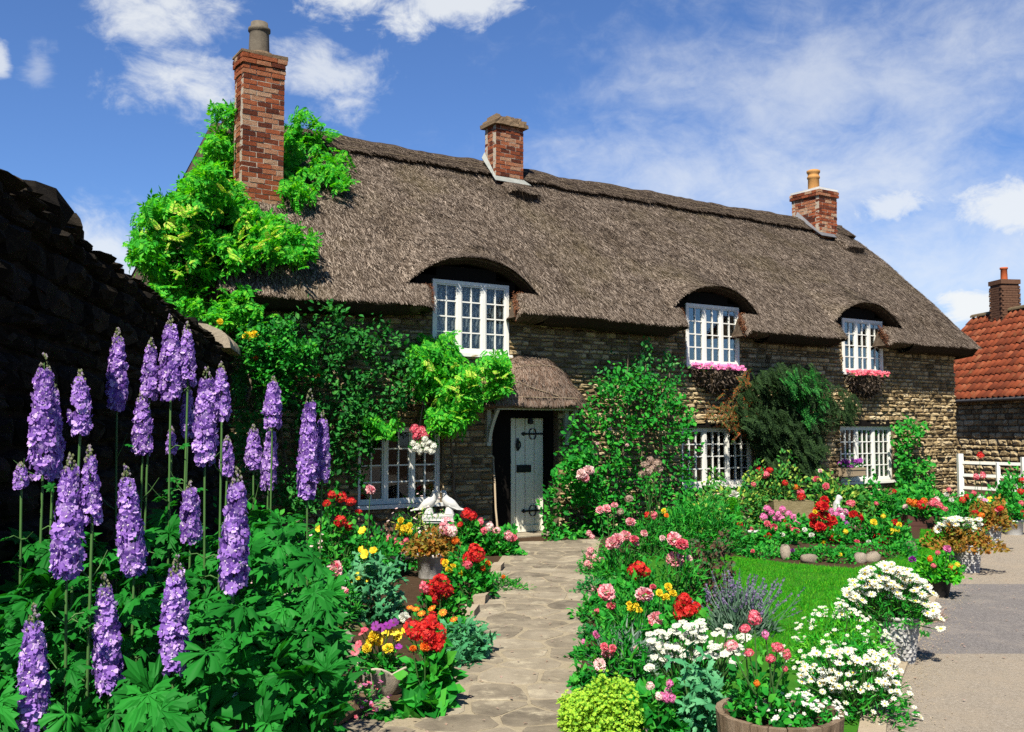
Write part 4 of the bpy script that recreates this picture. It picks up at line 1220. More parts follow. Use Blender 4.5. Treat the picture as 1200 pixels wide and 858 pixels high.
# rough coping: lumps along the top, a smooth rounded saddle stone at the far end
def rock_mesh(k, sub=3):
    r = np.random.default_rng(500 + k)
    n1, n2 = 7, 10
    V = []
    for i in range(n1 + 1):
        th = math.pi * i / n1
        for j in range(n2):
            ph = 2 * math.pi * j / n2
            p = np.array([math.sin(th) * math.cos(ph), math.sin(th) * math.sin(ph), math.cos(th)])
            p = np.sign(p) * np.abs(p) ** 0.8
            V.append(p * (1 + 0.10 * math.sin(3 * p[0] + k) * math.cos(2.3 * p[1] + k) + r.uniform(-0.11, 0.11)) * 0.5)
    fs = [(i * n2 + j, i * n2 + (j + 1) % n2, (i + 1) * n2 + (j + 1) % n2, (i + 1) * n2 + j) for i in range(n1) for j in range(n2)]
    mb = MB(); mb.add(V, fs); return mb
ROCKS = [rock_mesh(k) for k in range(8)]
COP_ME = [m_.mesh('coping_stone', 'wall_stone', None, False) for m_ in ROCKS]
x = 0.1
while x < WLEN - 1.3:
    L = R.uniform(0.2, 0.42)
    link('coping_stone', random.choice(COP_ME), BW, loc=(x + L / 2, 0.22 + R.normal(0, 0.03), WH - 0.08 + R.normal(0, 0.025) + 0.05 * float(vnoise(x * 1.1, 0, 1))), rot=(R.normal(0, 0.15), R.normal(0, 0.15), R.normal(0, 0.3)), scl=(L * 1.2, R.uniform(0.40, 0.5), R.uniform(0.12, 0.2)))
    x += L
for k in range(3):
    a = np.linspace(0, math.pi, 13); xs = np.linspace(0, 0.42, 5)
    cm = MB()
    X, A_ = np.meshgrid(xs, a)
    rr = 1 + 0.03 * vnoise(X * 6 + k * 7, A_ * 3, 2)
    V = np.stack([X, 0.22 - 0.36 * np.cos(A_) * rr, -0.02 + 0.27 * np.sin(A_) * rr], -1)
    idx = np.arange(13 * 5).reshape(13, 5)
    cm.add(V.reshape(-1, 3), np.stack([idx[:-1, :-1], idx[:-1, 1:], idx[1:, 1:], idx[1:, :-1]], -1).reshape(-1, 4))
    cm.add(V[:, 0], [tuple(range(13))]); cm.add(V[:, -1], [tuple(range(13))]); cm.add(V[[0, -1]][:, [0, -1]].reshape(-1, 3), [(0, 1, 3, 2)])
    link('saddle_stone', cm.mesh('saddle_stone', 'coping', None, True), BW, loc=(WLEN - 1.3 + k * 0.435, 0, WH - 0.09))

# ================================================================== tiled house beyond on the right
VN = ray(449, 502); un = np.array([VN[0], VN[1], 0]); un /= np.linalg.norm(un)     # along its eave, away
A0 = AT(1120, 468, 30.0)                                      # a point of its eave line
en = np.array([un[1], -un[0], 0])                             # to the right, into the house
EH = float(A0[2])
NB = thing('tiled_house', 'red pantiled stone house beyond the white fence at the right', 'house', (A0[0], A0[1], 0))
NB.rotation_euler = (0, 0, math.atan2(-un[1], -un[0]))        # local x runs towards the camera, y is left.. so use -y for inwards
# local frame: x = towards the camera, y = cross(z, x)
lx = -un; ly = np.array([-lx[1], lx[0], 0])
sgn = 1 if ly @ en > 0 else -1                                # inward is sgn * y
X0, X1, DN, RH = -3.0, 9.0, 2.6, 2.85
wmb = MB(); box(wmb, X0, X1, min(0.25 * sgn, 5 * sgn), max(0.25 * sgn, 5 * sgn), 0, EH + 0.1)
NW = link('wall', wmb.mesh('wall', 'mortar'), NB)
sw = MB(); lst = []
h = 0.0
while h < EH - 0.05:
    ch = R.uniform(0.12, 0.2); x = X0
    while x < X1:
        L = R.uniform(0.2, 0.55); lst.append((x, x + L, h, h + ch)); x += L
    h += ch
for k in range(14):
    sub = lst[k::14]
    M = [];
    for st in sub:
        m3 = np.diag((st[1] - st[0] - 0.015, 0.06, st[3] - st[2] - 0.014))
        if sgn < 0: m3 = np.diag((-1.0, -1.0, 1.0)) @ m3
        M.append(m3)
    sw.scatter((np.concatenate(STONES[k].V), STONES[k].Fs), np.stack(M), np.array([((st[0] + st[1]) / 2, 0.26 * sgn, (st[2] + st[3]) / 2) for st in sub]))
link('stonework', sw.mesh('stonework', 'stone'), NW, kind='stuff')
rb = MB()
rb.add([(X0, 0, EH), (X1, 0, EH), (X1, DN * sgn, EH + RH), (X0, DN * sgn, EH + RH), (X0, 2 * DN * sgn, EH), (X1, 2 * DN * sgn, EH)], [(0, 1, 2, 3), (3, 2, 5, 4)])
NR = link('roof', rb.mesh('roof', 'dark_wood_and_shade'), NB)
# one pantile: an S-curved plate
SLN = math.hypot(DN, RH); ROWS = 12; TL = SLN / ROWS; TW = 0.26
k = 9; t = np.linspace(0, 1, k)
prof = 0.035 * np.sin(t * 2 * math.pi) + 0.02
ptv = []
for yv, lift in ((0.0, 0.035), (1.16, 0.0)):
    ptv += [(tt * TW * 1.08, yv * TL, p + lift) for tt, p in zip(t, prof)]
lowr = [(tt * TW * 1.08, 0.0, p + 0.012) for tt, p in zip(t, prof)]
V = np.array(ptv + lowr)
pt = MB(); pt.add(V, [(i, i + 1, k + i + 1, k + i) for i in range(k - 1)] + [(2 * k + i, 2 * k + i + 1, i + 1, i) for i in range(k - 1)])
PT_ME = pt.mesh('tile', 'pantile', None, True)
ang = math.atan2(RH, DN)
ex = np.array([1.0, 0, 0]); ey = np.array([0, sgn * math.cos(ang), math.sin(ang)]); ez = np.cross(ex, ey)
flip = ez[2] < 0
if flip: ex = -ex; ez = np.cross(ex, ey)
Mt = Matrix([[ex[i], ey[i], ez[i]] for i in range(3)])
rot = Mt.to_euler()
tiles = []
for r_ in range(ROWS):
    x = X0
    while x < X1:
        p = np.array([x + (TW if flip else 0), 0, EH]) + ey * (r_ * TL - 0.06) + ez * 0.02
        w = A0 * (1, 1, 0) + lx * p[0] + ly * p[1] + np.array([0, 0, p[2]])
        px_, py_ = pix(w)
        tiles.append((1105 < px_ < 1212, p)); x += TW
vis = [p for v, p in tiles if v][:300]
far_ = [p for v, p in tiles if not v] + [p for v, p in tiles if v][300:]
for p in vis:
    e2 = rot.copy(); e2.rotate_axis('Z', R.normal(0, 0.02)); e2.rotate_axis('X', R.normal(0, 0.012))
    link('tile', PT_ME, NR, loc=tuple(p + ez * R.uniform(0, 0.012)), rot=e2)
tm_ = MB(); M0 = np.array(Mt)
tm_.scatter((V, [(f, m_) for f, m_ in pt.Fs]), np.tile(M0[None], (len(far_), 1, 1)), np.array(far_))
link('tiling', tm_.mesh('tiling', 'pantile', None, True), NR, kind='stuff')
rt = MB(); xs = np.arange(X0, X1, 0.02)
for x in np.arange(X0, X1, 0.45):
    a = np.linspace(-0.2, math.pi + 0.2, 9)
    Vv = [(x + dx, DN * sgn + 0.14 * math.cos(q), EH + RH + 0.04 + 0.10 * math.sin(q)) for dx in (0, 0.44) for q in a]
    rt.add(Vv, [(i, i + 1, 9 + i + 1, 9 + i) for i in range(8)])
link('ridge_tiles', rt.mesh('ridge_tiles', 'ridge_tile', None, True), NR, kind='stuff')
gt = MB(); tube(gt, [(X0, -0.06 * sgn, EH - 0.06), (X1, -0.06 * sgn, EH - 0.06)], 0.055, 8); link('gutter', gt.mesh('gutter', 'gutter', None, True), NB)
# its chimney, placed where the ridge passes under the photo's stack
best = min(np.linspace(X0, X1, 400), key=lambda x: abs(pix(A0 * (1, 1, 0) + lx * x + ly * DN * sgn + np.array([0, 0, EH + RH]))[0] - 1178))
cw = MB(); zt = EH + RH
top = zt
for z in np.linspace(zt, zt + 3, 300):
    if pix(A0 * (1, 1, 0) + lx * best + ly * DN * sgn + np.array([0, 0, z]))[1] > 329: top = z
box(cw, best - 0.3, best + 0.3, DN * sgn - 0.3, DN * sgn + 0.3, zt - 0.5, top - 0.14); box(cw, best - 0.34, best + 0.34, DN * sgn - 0.34, DN * sgn + 0.34, top - 0.142, top)
NC = link('chimney', cw.mesh('chimney', 'dark_brick'), NB)
hm = MB(); hid = {}
z = zt - 0.45
while z < top - 0.2:
    for face in range(4):
        for i in range(3):
            c = -0.2 + 0.2 * i + (0.05 if int(z * 13) % 2 else -0.05)
            sc_ = (0.19, 0.06, 0.066)
            ca, sa = math.cos(face * math.pi / 2), math.sin(face * math.pi / 2)
            M = np.array([[ca, -sa, 0], [sa, ca, 0], [0, 0, 1]]) @ np.diag(sc_)
            l_ = np.array([best + ca * c + sa * 0.285, DN * sgn + sa * c - ca * 0.285, z])
            hid.setdefault(random.randrange(8), []).append((M, l_))
    z += 0.078
for k_, q in hid.items(): hm.scatter((np.concatenate(BR[k_].V), BR[k_].Fs), np.stack([a for a, _ in q]), np.array([c for _, c in q]))
link('brickwork', hm.mesh('brickwork', 'dark_brick'), NC, kind='stuff')
pm = MB(); lathe(pm, [(0.11, 0), (0.10, 0.36), (0.125, 0.38), (0.125, 0.43), (0.08, 0.43), (0.08, 0.2)], 16, (best, DN * sgn, top)); link('chimney_pot', pm.mesh('chimney_pot', 'terracotta', None, True), NC)

# white fence in front of it
FA, FB = AT(1125, 540, 20.6), AT(1206, 540, 19.4)
fa, fb = FA[:2], FB[:2]
FN = thing('white_fence', 'white painted wooden fence between the cottage corner and the tiled house', 'fence', (fa[0], fa[1], 0))
def fpt(t, z): q = fa + (fb - fa) * t; return np.array([q[0], q[1], z])
for t, w, hh in ((0.0, 0.10, 1.16), (0.56, 0.065, 1.0), (0.92, 0.08, 1.12), (1.0, 0.07, 1.1)):
    pb = MB(); bar(pb, fpt(t, 0), fpt(t, hh), w, w); part(pb, 'post', 'white_paint', FN)
for z in (0.98, 0.72, 0.46, 0.2):
    pb = MB(); bar(pb, fpt(-0.02, z), fpt(1.05, z), 0.03, 0.06); part(pb, 'rail', 'white_paint', FN)
pb = MB(); bar(pb, fpt(0.8, 0.46), fpt(0.98, 1.0), 0.03, 0.07); part(pb, 'brace', 'white_paint', FN)
# ================================================================== leaf and flower shapes
def T_(V, faces, mi=0): return (np.array(V, float), [(np.array(faces), mi)])
LEAF2 = T_([(0, 0, 0), (0.30, 0.45, 0.07), (0, 1, -0.06), (-0.30, 0.45, 0.07)], [(0, 1, 2), (0, 2, 3)])
LEAF6 = T_([(0, 0, 0), (0.24, 0.25, 0.06), (0.30, 0.55, 0.05), (0, 1, -0.14), (-0.30, 0.55, 0.05), (-0.24, 0.25, 0.06), (0, 0.5, -0.02)],
           [(0, 1, 6), (1, 2, 6), (2, 3, 6), (3, 4, 6), (4, 5, 6), (5, 0, 6)])
NARROW = T_([(0, 0, 0), (0.12, 0.4, 0.03), (0, 1, -0.10), (-0.12, 0.4, 0.03)], [(0, 1, 2), (0, 2, 3)])
BLADE = T_([(-0.04, 0, 0), (0.04, 0, 0), (0.03, 0.55, 0.04), (0, 1, -0.10), (-0.03, 0.55, 0.04)], [(0, 1, 2, 4), (4, 2, 3, 3)][:1])
BLADE = (BLADE[0], [(np.array([(0, 1, 2, 4)]), 0), (np.array([(4, 2, 3)]), 0)])
def join(tpls):
    V, fs, n = [], [], 0
    for v, f in tpls:
        V.append(v); fs += [(a + n, m_) for a, m_ in f]; n += len(v)
    return np.concatenate(V), fs
def place(tpl, y, z, size, at):
    M = frames(np.array([y], float), np.array([z], float), np.array([size], float))[0]
    return tpl[0] @ M.T + np.array(at, float), tpl[1]
def frond(n=6, L=0.42):
    out = []
    for i in range(n):
        t = 0.12 + 0.8 * i / n
        for sx in (-1, 1):
            out.append(place(LEAF2, (sx * 0.85, 0.55, -0.18), (0, 0.1, 1), L * (1 - 0.35 * t), (0, t, -0.18 * t * t)))
    out.append(place(LEAF2, (0, 1, -0.35), (0, 0.3, 1), L * 0.8, (0, 0.92, -0.16)))
    return join(out)
LEAFN = (LEAF2[0] * (0.72, 1, 1), LEAF2[1])
def frond2(n=7, L=0.40):
    out = []
    for i in range(n):
        t = 0.10 + 0.82 * i / n
        for sx in (-1, 1):
            out.append(place(LEAFN, (sx * 0.8, 0.6, -0.25 + 0.1 * (i % 2)), (0, 0.1, 1), L * (1 - 0.35 * t), (0, t, -0.22 * t * t)))
    out.append(place(LEAFN, (0, 1, -0.4), (0, 0.3, 1), L * 0.85, (0, 0.92, -0.19)))
    return join(out)
FROND = frond2()
SPRIG = frond(7, 0.22)
def lobed(lobes=5, teeth=3):
    """a deeply cut palmate leaf with toothed lobes"""
    pts = []
    for i in range(lobes):
        a = math.radians(-105 + 210 * i / (lobes - 1))
        L = 1.0 - 0.32 * abs(i - (lobes - 1) / 2) / ((lobes - 1) / 2)
        w = math.radians(25)
        dirv = lambda q: np.array([math.sin(a + q), math.cos(a + q)])
        seq = [(-w * 0.50, 0.28), (-w * 1.02, 0.56), (-w * 0.62, 0.58), (-w * 0.82, 0.80), (-w * 0.34, 0.78), (0, 1.06), (w * 0.34, 0.78), (w * 0.82, 0.80), (w * 0.62, 0.58), (w * 1.02, 0.56), (w * 0.50, 0.28)]
        pts += [dirv(q) * r * L for q, r in seq]
    k = len(pts); ring = np.array(pts)
    th = np.arctan2(ring[:, 0], ring[:, 1]); rad = np.hypot(ring[:, 0], ring[:, 1])
    rib = np.cos((th + math.radians(105)) / math.radians(210) * (lobes - 1) * 2 * math.pi)
    def lay(f, dz): return np.stack([ring[:, 0] * 0.62 * f, 0.07 + ring[:, 1] * 0.62 * f, 0.06 - 0.24 * (rad * f) ** 2 + dz], -1)
    V = np.concatenate([[(0, 0.07, 0.04)], lay(0.5, 0.045 * rib), lay(1.0, 0.03 * rib)])
    f3 = np.array([(0, 1 + i, 2 + i) for i in range(k - 1)])
    f4 = np.array([(1 + i, 1 + k + i, 2 + k + i, 2 + i) for i in range(k - 1)])
    return V, [(f3, 0), (f4, 0)]
LOBED = lobed()
LOBED3 = lobed(3)
def cupped(n, cup, w=0.5, m=0, inner=0.0):
    """n petals round a centre, tips raised by cup"""
    out = []
    for i in range(n):
        a = 2 * math.pi * i / n
        c, s = math.cos(a), math.sin(a)
        V = []
        for r, t, z in ((inner, 0, 0), (0.6, -w, 0.5 * cup), (1.0, -w * 0.55, cup), (1.0, w * 0.55, cup), (0.6, w, 0.5 * cup)):
            V.append((c * r - s * t * r, s * r + c * t * r, z))
        out.append((np.array(V), [(np.array([(0, 1, 2), (0, 2, 3), (0, 3, 4)]), m)]))
    return join(out)
FLORET = cupped(5, 0.25, 0.62)
def disc(r, h, m, n=8):
    a = np.arange(n) * 2 * math.pi / n
    V = [(r * math.cos(q), r * math.sin(q), 0) for q in a] + [(0.55 * r * math.cos(q), 0.55 * r * math.sin(q), h) for q in a]
    return np.array(V), [(np.array([(i, (i + 1) % n, n + (i + 1) % n, n + i) for i in range(n)]), m), (np.array([tuple(range(n, 2 * n))]), m)]
def zoff(t, z): return t[0] + (0, 0, z), t[1]
DAISY = join([cupped(11, 0.06, 0.26, 0, 0.15), zoff(disc(0.3, 0.14, 1), 0.02)])
DAISY_LOW = join([cupped(7, 0.06, 0.40, 0, 0.1), zoff(disc(0.26, 0.12, 1, 5), 0.02)])
PANSY = join([cupped(5, 0.10, 0.72), zoff(disc(0.22, 0.03, 1, 6), 0.06)])
POPPY = join([cupped(6, 0.45, 0.75), cupped(5, 0.75, 0.6), zoff(disc(0.22, 0.25, 1, 6), 0.05)])
def dome_dirs(n, zmin):
    i = np.arange(n) + 0.5
    z = 1 - (1 - zmin) * i / n
    a = math.pi * (1 + 5 ** 0.5) * i
    r = np.sqrt(np.clip(1 - z * z, 0, 1))
    return np.stack([r * np.cos(a), r * np.sin(a), z], -1)
def bloom_mesh(kind, mats, k):
    """unit-radius flower head"""
    r = np.random.default_rng(900 + k)
    mb = MB()
    if kind == 'pom':                                       # layered, ruffled double flower
        d = dome_dirs(54, -0.45)
        up = norm(d * 0.35 + np.array([0, 0, 1.0]) + r.normal(0, 0.25, d.shape))
        tpl = T_([(-0.30, 0, 0), (0.30, 0, 0), (0.44, 0.7, 0.14), (0.1, 1, 0.0), (-0.12, 0.88, 0.12), (-0.44, 0.72, -0.06)], [(0, 1, 2, 3, 4, 5)])
        mb.scatter(tpl, frames(norm(d + r.normal(0, 0.2, d.shape)), up, r.uniform(0.5, 0.72, len(d))), d * 0.42 * (1, 1, 0.85))
    elif kind == 'umbel':                                   # flat-topped head of small florets
        d = dome_dirs(34, 0.0); d = norm(d + r.normal(0, 0.12, d.shape))
        up = norm(d * 0.4 + np.array([0, 0, 1.0]) + r.normal(0, 0.2, d.shape))
        x = norm(np.cross(up, r.normal(size=d.shape))); M = np.stack([x, np.cross(up, x), up], -1) * r.uniform(0.20, 0.30, len(d))[:, None, None]
        mb.scatter(FLORET, M, d * r.uniform(0.7, 1.05, len(d))[:, None] * (1, 1, 0.38))
    elif kind == 'head':                                    # ball of many small five-petalled florets
        d = dome_dirs(26, -0.35)
        d = norm(d + r.normal(0, 0.14, d.shape))
        rad = r.uniform(0.66, 1.0, len(d))[:, None]
        x = norm(np.cross(d, r.normal(size=d.shape))); M = np.stack([x, np.cross(d, x), d], -1) * r.uniform(0.30, 0.42, len(d))[:, None, None]
        mb.scatter(FLORET, M, d * rad * (1, 1, 0.8))
    else:
        mb.add(*[{'daisy': DAISY, 'daisy_low': DAISY_LOW, 'pansy': PANSY, 'poppy': POPPY}[kind][0]], np.zeros((0, 3), int))
        mb.n = 0; mb.V = []; mb.Fs = []
        tpl = {'daisy': DAISY, 'daisy_low': DAISY_LOW, 'pansy': PANSY, 'poppy': POPPY}[kind]
        V = tpl[0] + r.normal(0, 0.03, tpl[0].shape)
        mb.scatter((V, tpl[1]), np.eye(3)[None], np.zeros((1, 3)))
    return mb
_bloom = {}
CENTRE = {'petal_purple': 'petal_bee'}
def bloom(kind, mat):
    if (kind, mat) not in _bloom:
        _bloom[kind, mat] = [bloom_mesh(kind, mat, k).mesh('bloom', [mat, 'centre_dark' if kind == 'pansy' else 'centre_yellow']) for k in range(4)]
    return random.choice(_bloom[kind, mat])
def toward(p, up=0.6):
    """orientation of a flower that faces the light and the open side"""
    d = norm(np.array([-0.15, -0.75, up]) + R.normal(0, 0.28, 3))
    return Vector(d).to_track_quat('Z', 'Y').to_euler()
def add_bloom(root, world, kind, mat, radius, up=0.6, name='bloom'):
    loc = np.asarray(world) - WLOC[root.name]
    return link(name, bloom(kind, mat), root, loc=tuple(loc), rot=toward(world, up), scl=tuple(radius * R.uniform(0.82, 1.12, 3)))

# ------------------------------------------------------------------ growing things
def leaves(mb, P, out, tpl, size, up=0.7, spread=0.6, droop=0.0, m=0):
    """leaves at points P growing along out"""
    n = len(P)
    y = norm(out + R.normal(0, spread, (n, 3)) - np.array([0, 0, droop]))
    z = norm(np.array([-0.2, -0.5, up + 0.4]) + R.normal(0, 0.55, (n, 3)))
    s = R.uniform(0.65, 1.25, n) * size
    V, fs = tpl
    mb.scatter((V, [(f, m_ + m) for f, m_ in fs]), frames(y, z, s), P - y * s[:, None] * 0.5)
def dome_pts(base, rx, ry, hgt, n, hollow=0.55, lump=0.5, seed=0):
    d = rdir(n); d[:, 2] = np.abs(d[:, 2])
    k = R.uniform(hollow ** 3, 1, n) ** (1 / 3)
    lum = 1 + lump * vnoise(d[:, 0] * 2.3 + seed, d[:, 1] * 2.3 + d[:, 2] * 2.0 + seed * 0.7, seed % 6)
    p = d * (k * lum)[:, None] * (rx, ry, hgt)
    p[:, 2] = np.maximum(p[:, 2], 0.01)
    return np.asarray(base) + p, norm(d + np.array([0, 0, 0.25]))
SPECS = {'simple': LEAF2, 'oval': LEAF6, 'narrow': NARROW, 'blade': BLADE, 'frond': FROND, 'sprig': SPRIG, 'lobed': LOBED3}
_pc = [0]
def stalk(mb, a, c, r=0.004, m=1):
    a, c = np.asarray(a, float), np.asarray(c, float)
    mid = (a * 0.35 + c * 0.65) * (1, 1, 0) + (0, 0, (a * 0.5 + c * 0.5)[2])
    t = np.linspace(0, 1, 4)[:, None]
    tube(mb, a * (1 - t)**2 + 2 * mid * t * (1 - t) + c * t**2, [r * 1.3, r * 1.1, r, r * 0.8], 4, m)
def plant(name, label, cat, px, py, rx, hgt, mat, n, leaf='oval', size=0.05, blooms=(), group=None, ry=None, base_h=0.0, lump=0.5, up=0.7, spread=0.6, bname='bloom', depth=None, tiny=None, fup=0.6, hollow=0.55, bed=None):
    """px, py: photo pixel of its foot; blooms: (px, py, kind, material, radius in photo pixels)"""
    base = G(px, py, base_h) if depth is None else AT(px, py, depth) * (1, 1, 0) + (0, 0, base_h)
    ry = ry or rx
    root = thing(name, label, cat, base, group)
    _pc[0] += 1
    fm = MB()
    P, out = dome_pts(base, rx, ry, hgt, n, hollow, lump, _pc[0])
    leaves(fm, P, out, SPECS[leaf], size, up, spread)
    for k in range(7):                                      # stems inside
        q = P[R.integers(n)]
        stalk(fm, base + R.normal(0, rx * 0.15, 3) * (1, 1, 0), q, 0.005)
    foot = np.array(base)
    for (bx, by, kind, bm_, rp) in blooms:
        dep = base[1] - ry * R.uniform(0.15, 0.75)
        w = AT(bx, by, dep)
        rad = rp * dep / F
        add_bloom(root, w, kind, bm_, rad, fup, bname)
        stalk(fm, foot + (R.normal(0, rx * 0.2), R.normal(0, ry * 0.2), 0.0), w - np.array([0, -0.2, 1.0]) * rad * 0.3, 0.004)
    if tiny:                                                # a froth of little flowers nobody could count
        for kind, bm_, cnt, rad, lo in tiny:
            d = rdir(cnt); d[:, 2] = np.abs(d[:, 2]) + lo; d = norm(d)
            lum = 1 + lump * vnoise(d[:, 0] * 2.3 + _pc[0], d[:, 1] * 2.3 + d[:, 2] * 2.0 + _pc[0] * 0.7, _pc[0] % 6)
            p = base + d * lum[:, None] * (rx, ry, hgt) * R.uniform(0.92, 1.1, cnt)[:, None]
            tpl = {'daisy': DAISY_LOW, 'floret': FLORET, 'pansy': PANSY}[kind]
            z = norm(d * 0.5 + np.array([-0.1, -0.5, 0.9]) + R.normal(0, 0.25, (cnt, 3)))
            x = norm(np.cross(z, R.normal(size=(cnt, 3)))); M = np.stack([x, np.cross(z, x), z], -1) * (R.uniform(0.7, 1.2, cnt) * rad)[:, None, None]
            tm = MB(); tm.scatter(tpl, M, p)
            part(tm, 'blossom', [bm_, 'centre_yellow'], root, kind='stuff')
    part(fm, 'foliage', [mat, 'stem_green'], root, kind='stuff')
    return root
def many(pix_, kind, mat, r): return [(x, y, kind, mat, r) for x, y in pix_]

# ================================================================== climbers on the cottage
def roof_d(px, py):
    """where a pixel's ray meets the front slope of the roof"""
    lo, hi = -0.5, 3.0
    for _ in range(30):
        m_ = (lo + hi) / 2
        s, h = WP(px, py, m_)
        hr_ = base_prof((m_ - DE) / (DR - DE))[1]
        if h > hr_: lo = m_
        else: hi = m_
    return (lo + hi) / 2
def climber(name, label, cat, foot_px, parts_, stems=(), blooms=(), group=None, foot=None):
    root = thing(name, label, cat, foot if foot is not None else G(*foot_px), group)
    for poly, n, dfun, tpl, size, mat, out, droop, pname in parts_:
        mb = MB()
        Q = poly_points(poly, int(n * 1.7))
        cl = vnoise(Q[:, 0] / 17, Q[:, 1] / 17, 1) + 0.6 * vnoise(Q[:, 0] / 7, Q[:, 1] / 7, 2)
        keep = np.argsort(-(cl + R.normal(0, 0.45, len(Q))))[:n]
        Q, cl = Q[keep] + R.normal(0, 3.5, (n, 2)), cl[keep]
        W = np.array([HW(*(lambda s_h, d: (s_h[0], d, s_h[1]))(WP(x, y, d), d)) for (x, y), d in ((q, dfun(q)) for q in Q)])
        W = W - INW * np.clip(cl, -0.6, 1)[:, None] * 0.22
        leaves(mb, W, np.tile(np.array(out, float), (len(W), 1)), SPECS[tpl], size, 0.6, 0.55, droop)
        part(mb, pname, mat, root, kind='stuff')
    if stems:
        sm = MB()
        for st in stems:
            pts = np.array([HW(WP(x, y, d)[0], d, WP(x, y, d)[1]) for x, y, d in st])
            t = np.linspace(0, 1, 12); k = np.linspace(0, 1, len(pts))
            q = np.stack([np.interp(t, k, pts[:, i]) for i in range(3)], -1) + R.normal(0, 0.012, (12, 3))
            tube(sm, q, np.linspace(0.03, 0.010, 12), 6)
        part(sm, 'stem', 'stem_brown', root, True)
    for x, y, d, kind, mt, rp in blooms:
        s, h = WP(x, y, d); w = HW(s, d, h)
        add_bloom(root, w, kind, mt, rp * w[1] / F)
    return root
FR_OUT = (0.15, -0.8, 0.15)
def on_gable(q):
    x, y = q
    return 0.2 + R.uniform(-0.6, 0.7) if x < 262 else max(-0.45, roof_d(x, y) - R.uniform(0.1, 0.7))
def behind_stack(q): return R.uniform(1.5, 2.3) if q[0] > 244 else R.uniform(0.9, 1.6)
climber('wisteria', 'bright green wisteria smothering the left gable around the tall brick chimney', 'climber', (262, 640), [
    ([(150, 298), (158, 262), (178, 236), (212, 226), (232, 200), (262, 196), (276, 226), (290, 232), (318, 248), (340, 262), (358, 282), (366, 300), (350, 306), (318, 300), (290, 306), (262, 318), (248, 345), (214, 352), (190, 340), (170, 322)], 2100, on_gable, 'frond', 0.24, 'leaf_wisteria', FR_OUT, 0.35, 'foliage'),
    ([(205, 228), (226, 198), (240, 165), (250, 130), (268, 118), (284, 122), (284, 235), (215, 240)], 620, behind_stack, 'frond', 0.24, 'leaf_wisteria', FR_OUT, 0.3, 'foliage'),
    ([(330, 150), (345, 130), (368, 140), (392, 158), (384, 170), (402, 190), (412, 218), (396, 222), (376, 206), (366, 236), (350, 244), (330, 240)], 380, lambda q: max(0.9, roof_d(*q) - R.uniform(0.1, 0.5)), 'frond', 0.24, 'leaf_wisteria', FR_OUT, 0.35, 'foliage'),
    ([(178, 335), (215, 345), (262, 335), (300, 345), (318, 372), (290, 396), (262, 388), (235, 376), (200, 372)], 330, lambda q: R.uniform(-0.7, 0.1), 'frond', 0.22, 'leaf_wisteria', FR_OUT, 0.4, 'foliage'),
    ([(160, 280), (200, 235), (262, 205), (290, 240), (320, 262), (350, 292), (280, 300), (200, 330)], 130, lambda q: on_gable(q) - 0.35, 'frond', 0.15, 'leaf_tip', (0.1, -0.6, 0.5), 0.1, 'young_shoots'),
], stems=[[(262, 600, -0.1), (255, 480, -0.1), (248, 360, -0.2), (240, 290, 0.2)], [(300, 420, -0.15), (288, 352, -0.3), (262, 318, -0.2)]])
dense = lambda a, c: (lambda q: R.uniform(a, c))
climber('climbing_rose', 'dark green climbing rose with yellow and orange blooms left of the lower window', 'climber', (360, 640), [
    ([(262, 402), (276, 384), (300, 378), (330, 372), (362, 352), (392, 360), (420, 368), (452, 376), (482, 400), (486, 430), (478, 468), (452, 500), (436, 520), (424, 560), (400, 590), (340, 600), (292, 590), (270, 500)], 6500, dense(-0.75, -0.08), 'oval', 0.085, 'leaf_dark', FR_OUT, 0.2, 'foliage'),
    ([(268, 392), (330, 372), (376, 420), (370, 460), (330, 480), (290, 440)], 1300, dense(-0.95, -0.6), 'oval', 0.075, 'leaf_mid', FR_OUT, 0.2, 'foliage'),
], stems=[[(370, 640, -0.15), (380, 520, -0.2), (400, 400, -0.3)], [(350, 640, -0.2), (330, 500, -0.25), (300, 395, -0.4)], [(290, 470, -0.9), (294, 455, -0.9), (290, 438, -0.9)]],
    blooms=[(291, 394, -1.0, 'pom', 'petal_yellow', 7), (298, 392, -1.0, 'pom', 'petal_yellow', 5), (313, 406, -0.9, 'pom', 'petal_orange', 4), (300, 420, -0.95, 'pom', 'petal_orange', 3.5), (312, 438, -0.9, 'pom', 'petal_orange', 4.5), (372, 440, -0.9, 'pom', 'petal_orange', 3), (258, 377, -0.9, 'pom', 'petal_yellow', 4)])
climber('wisteria', 'lime green wisteria spray hanging between the lace window and porch', 'climber', (530, 640), [
    ([(478, 412), (500, 396), (520, 388), (540, 396), (548, 420), (545, 448), (520, 470), (495, 470), (480, 450)], 420, dense(-0.6, -0.1), 'frond', 0.21, 'leaf_wisteria', FR_OUT, 0.45, 'foliage'),
    ([(540, 438), (566, 414), (588, 424), (598, 438), (588, 458), (560, 470), (545, 500), (520, 508), (500, 500), (498, 470)], 560, dense(-0.85, -0.3), 'frond', 0.21, 'leaf_wisteria', FR_OUT, 0.45, 'foliage'),
    ([(424, 492), (450, 484), (466, 500), (455, 512), (430, 508)], 90, dense(-0.8, -0.5), 'frond', 0.17, 'leaf_wisteria', FR_OUT, 0.4, 'foliage'),
    ([(500, 410), (560, 425), (596, 436), (560, 470), (525, 500), (490, 460)], 36, dense(-1.05, -0.8), 'frond', 0.14, 'leaf_tip', (0.1, -0.6, 0.5), 0.1, 'young_shoots'),
], stems=[[(536, 612, -0.08), (530, 540, -0.1), (520, 470, -0.25), (540, 430, -0.35)]])
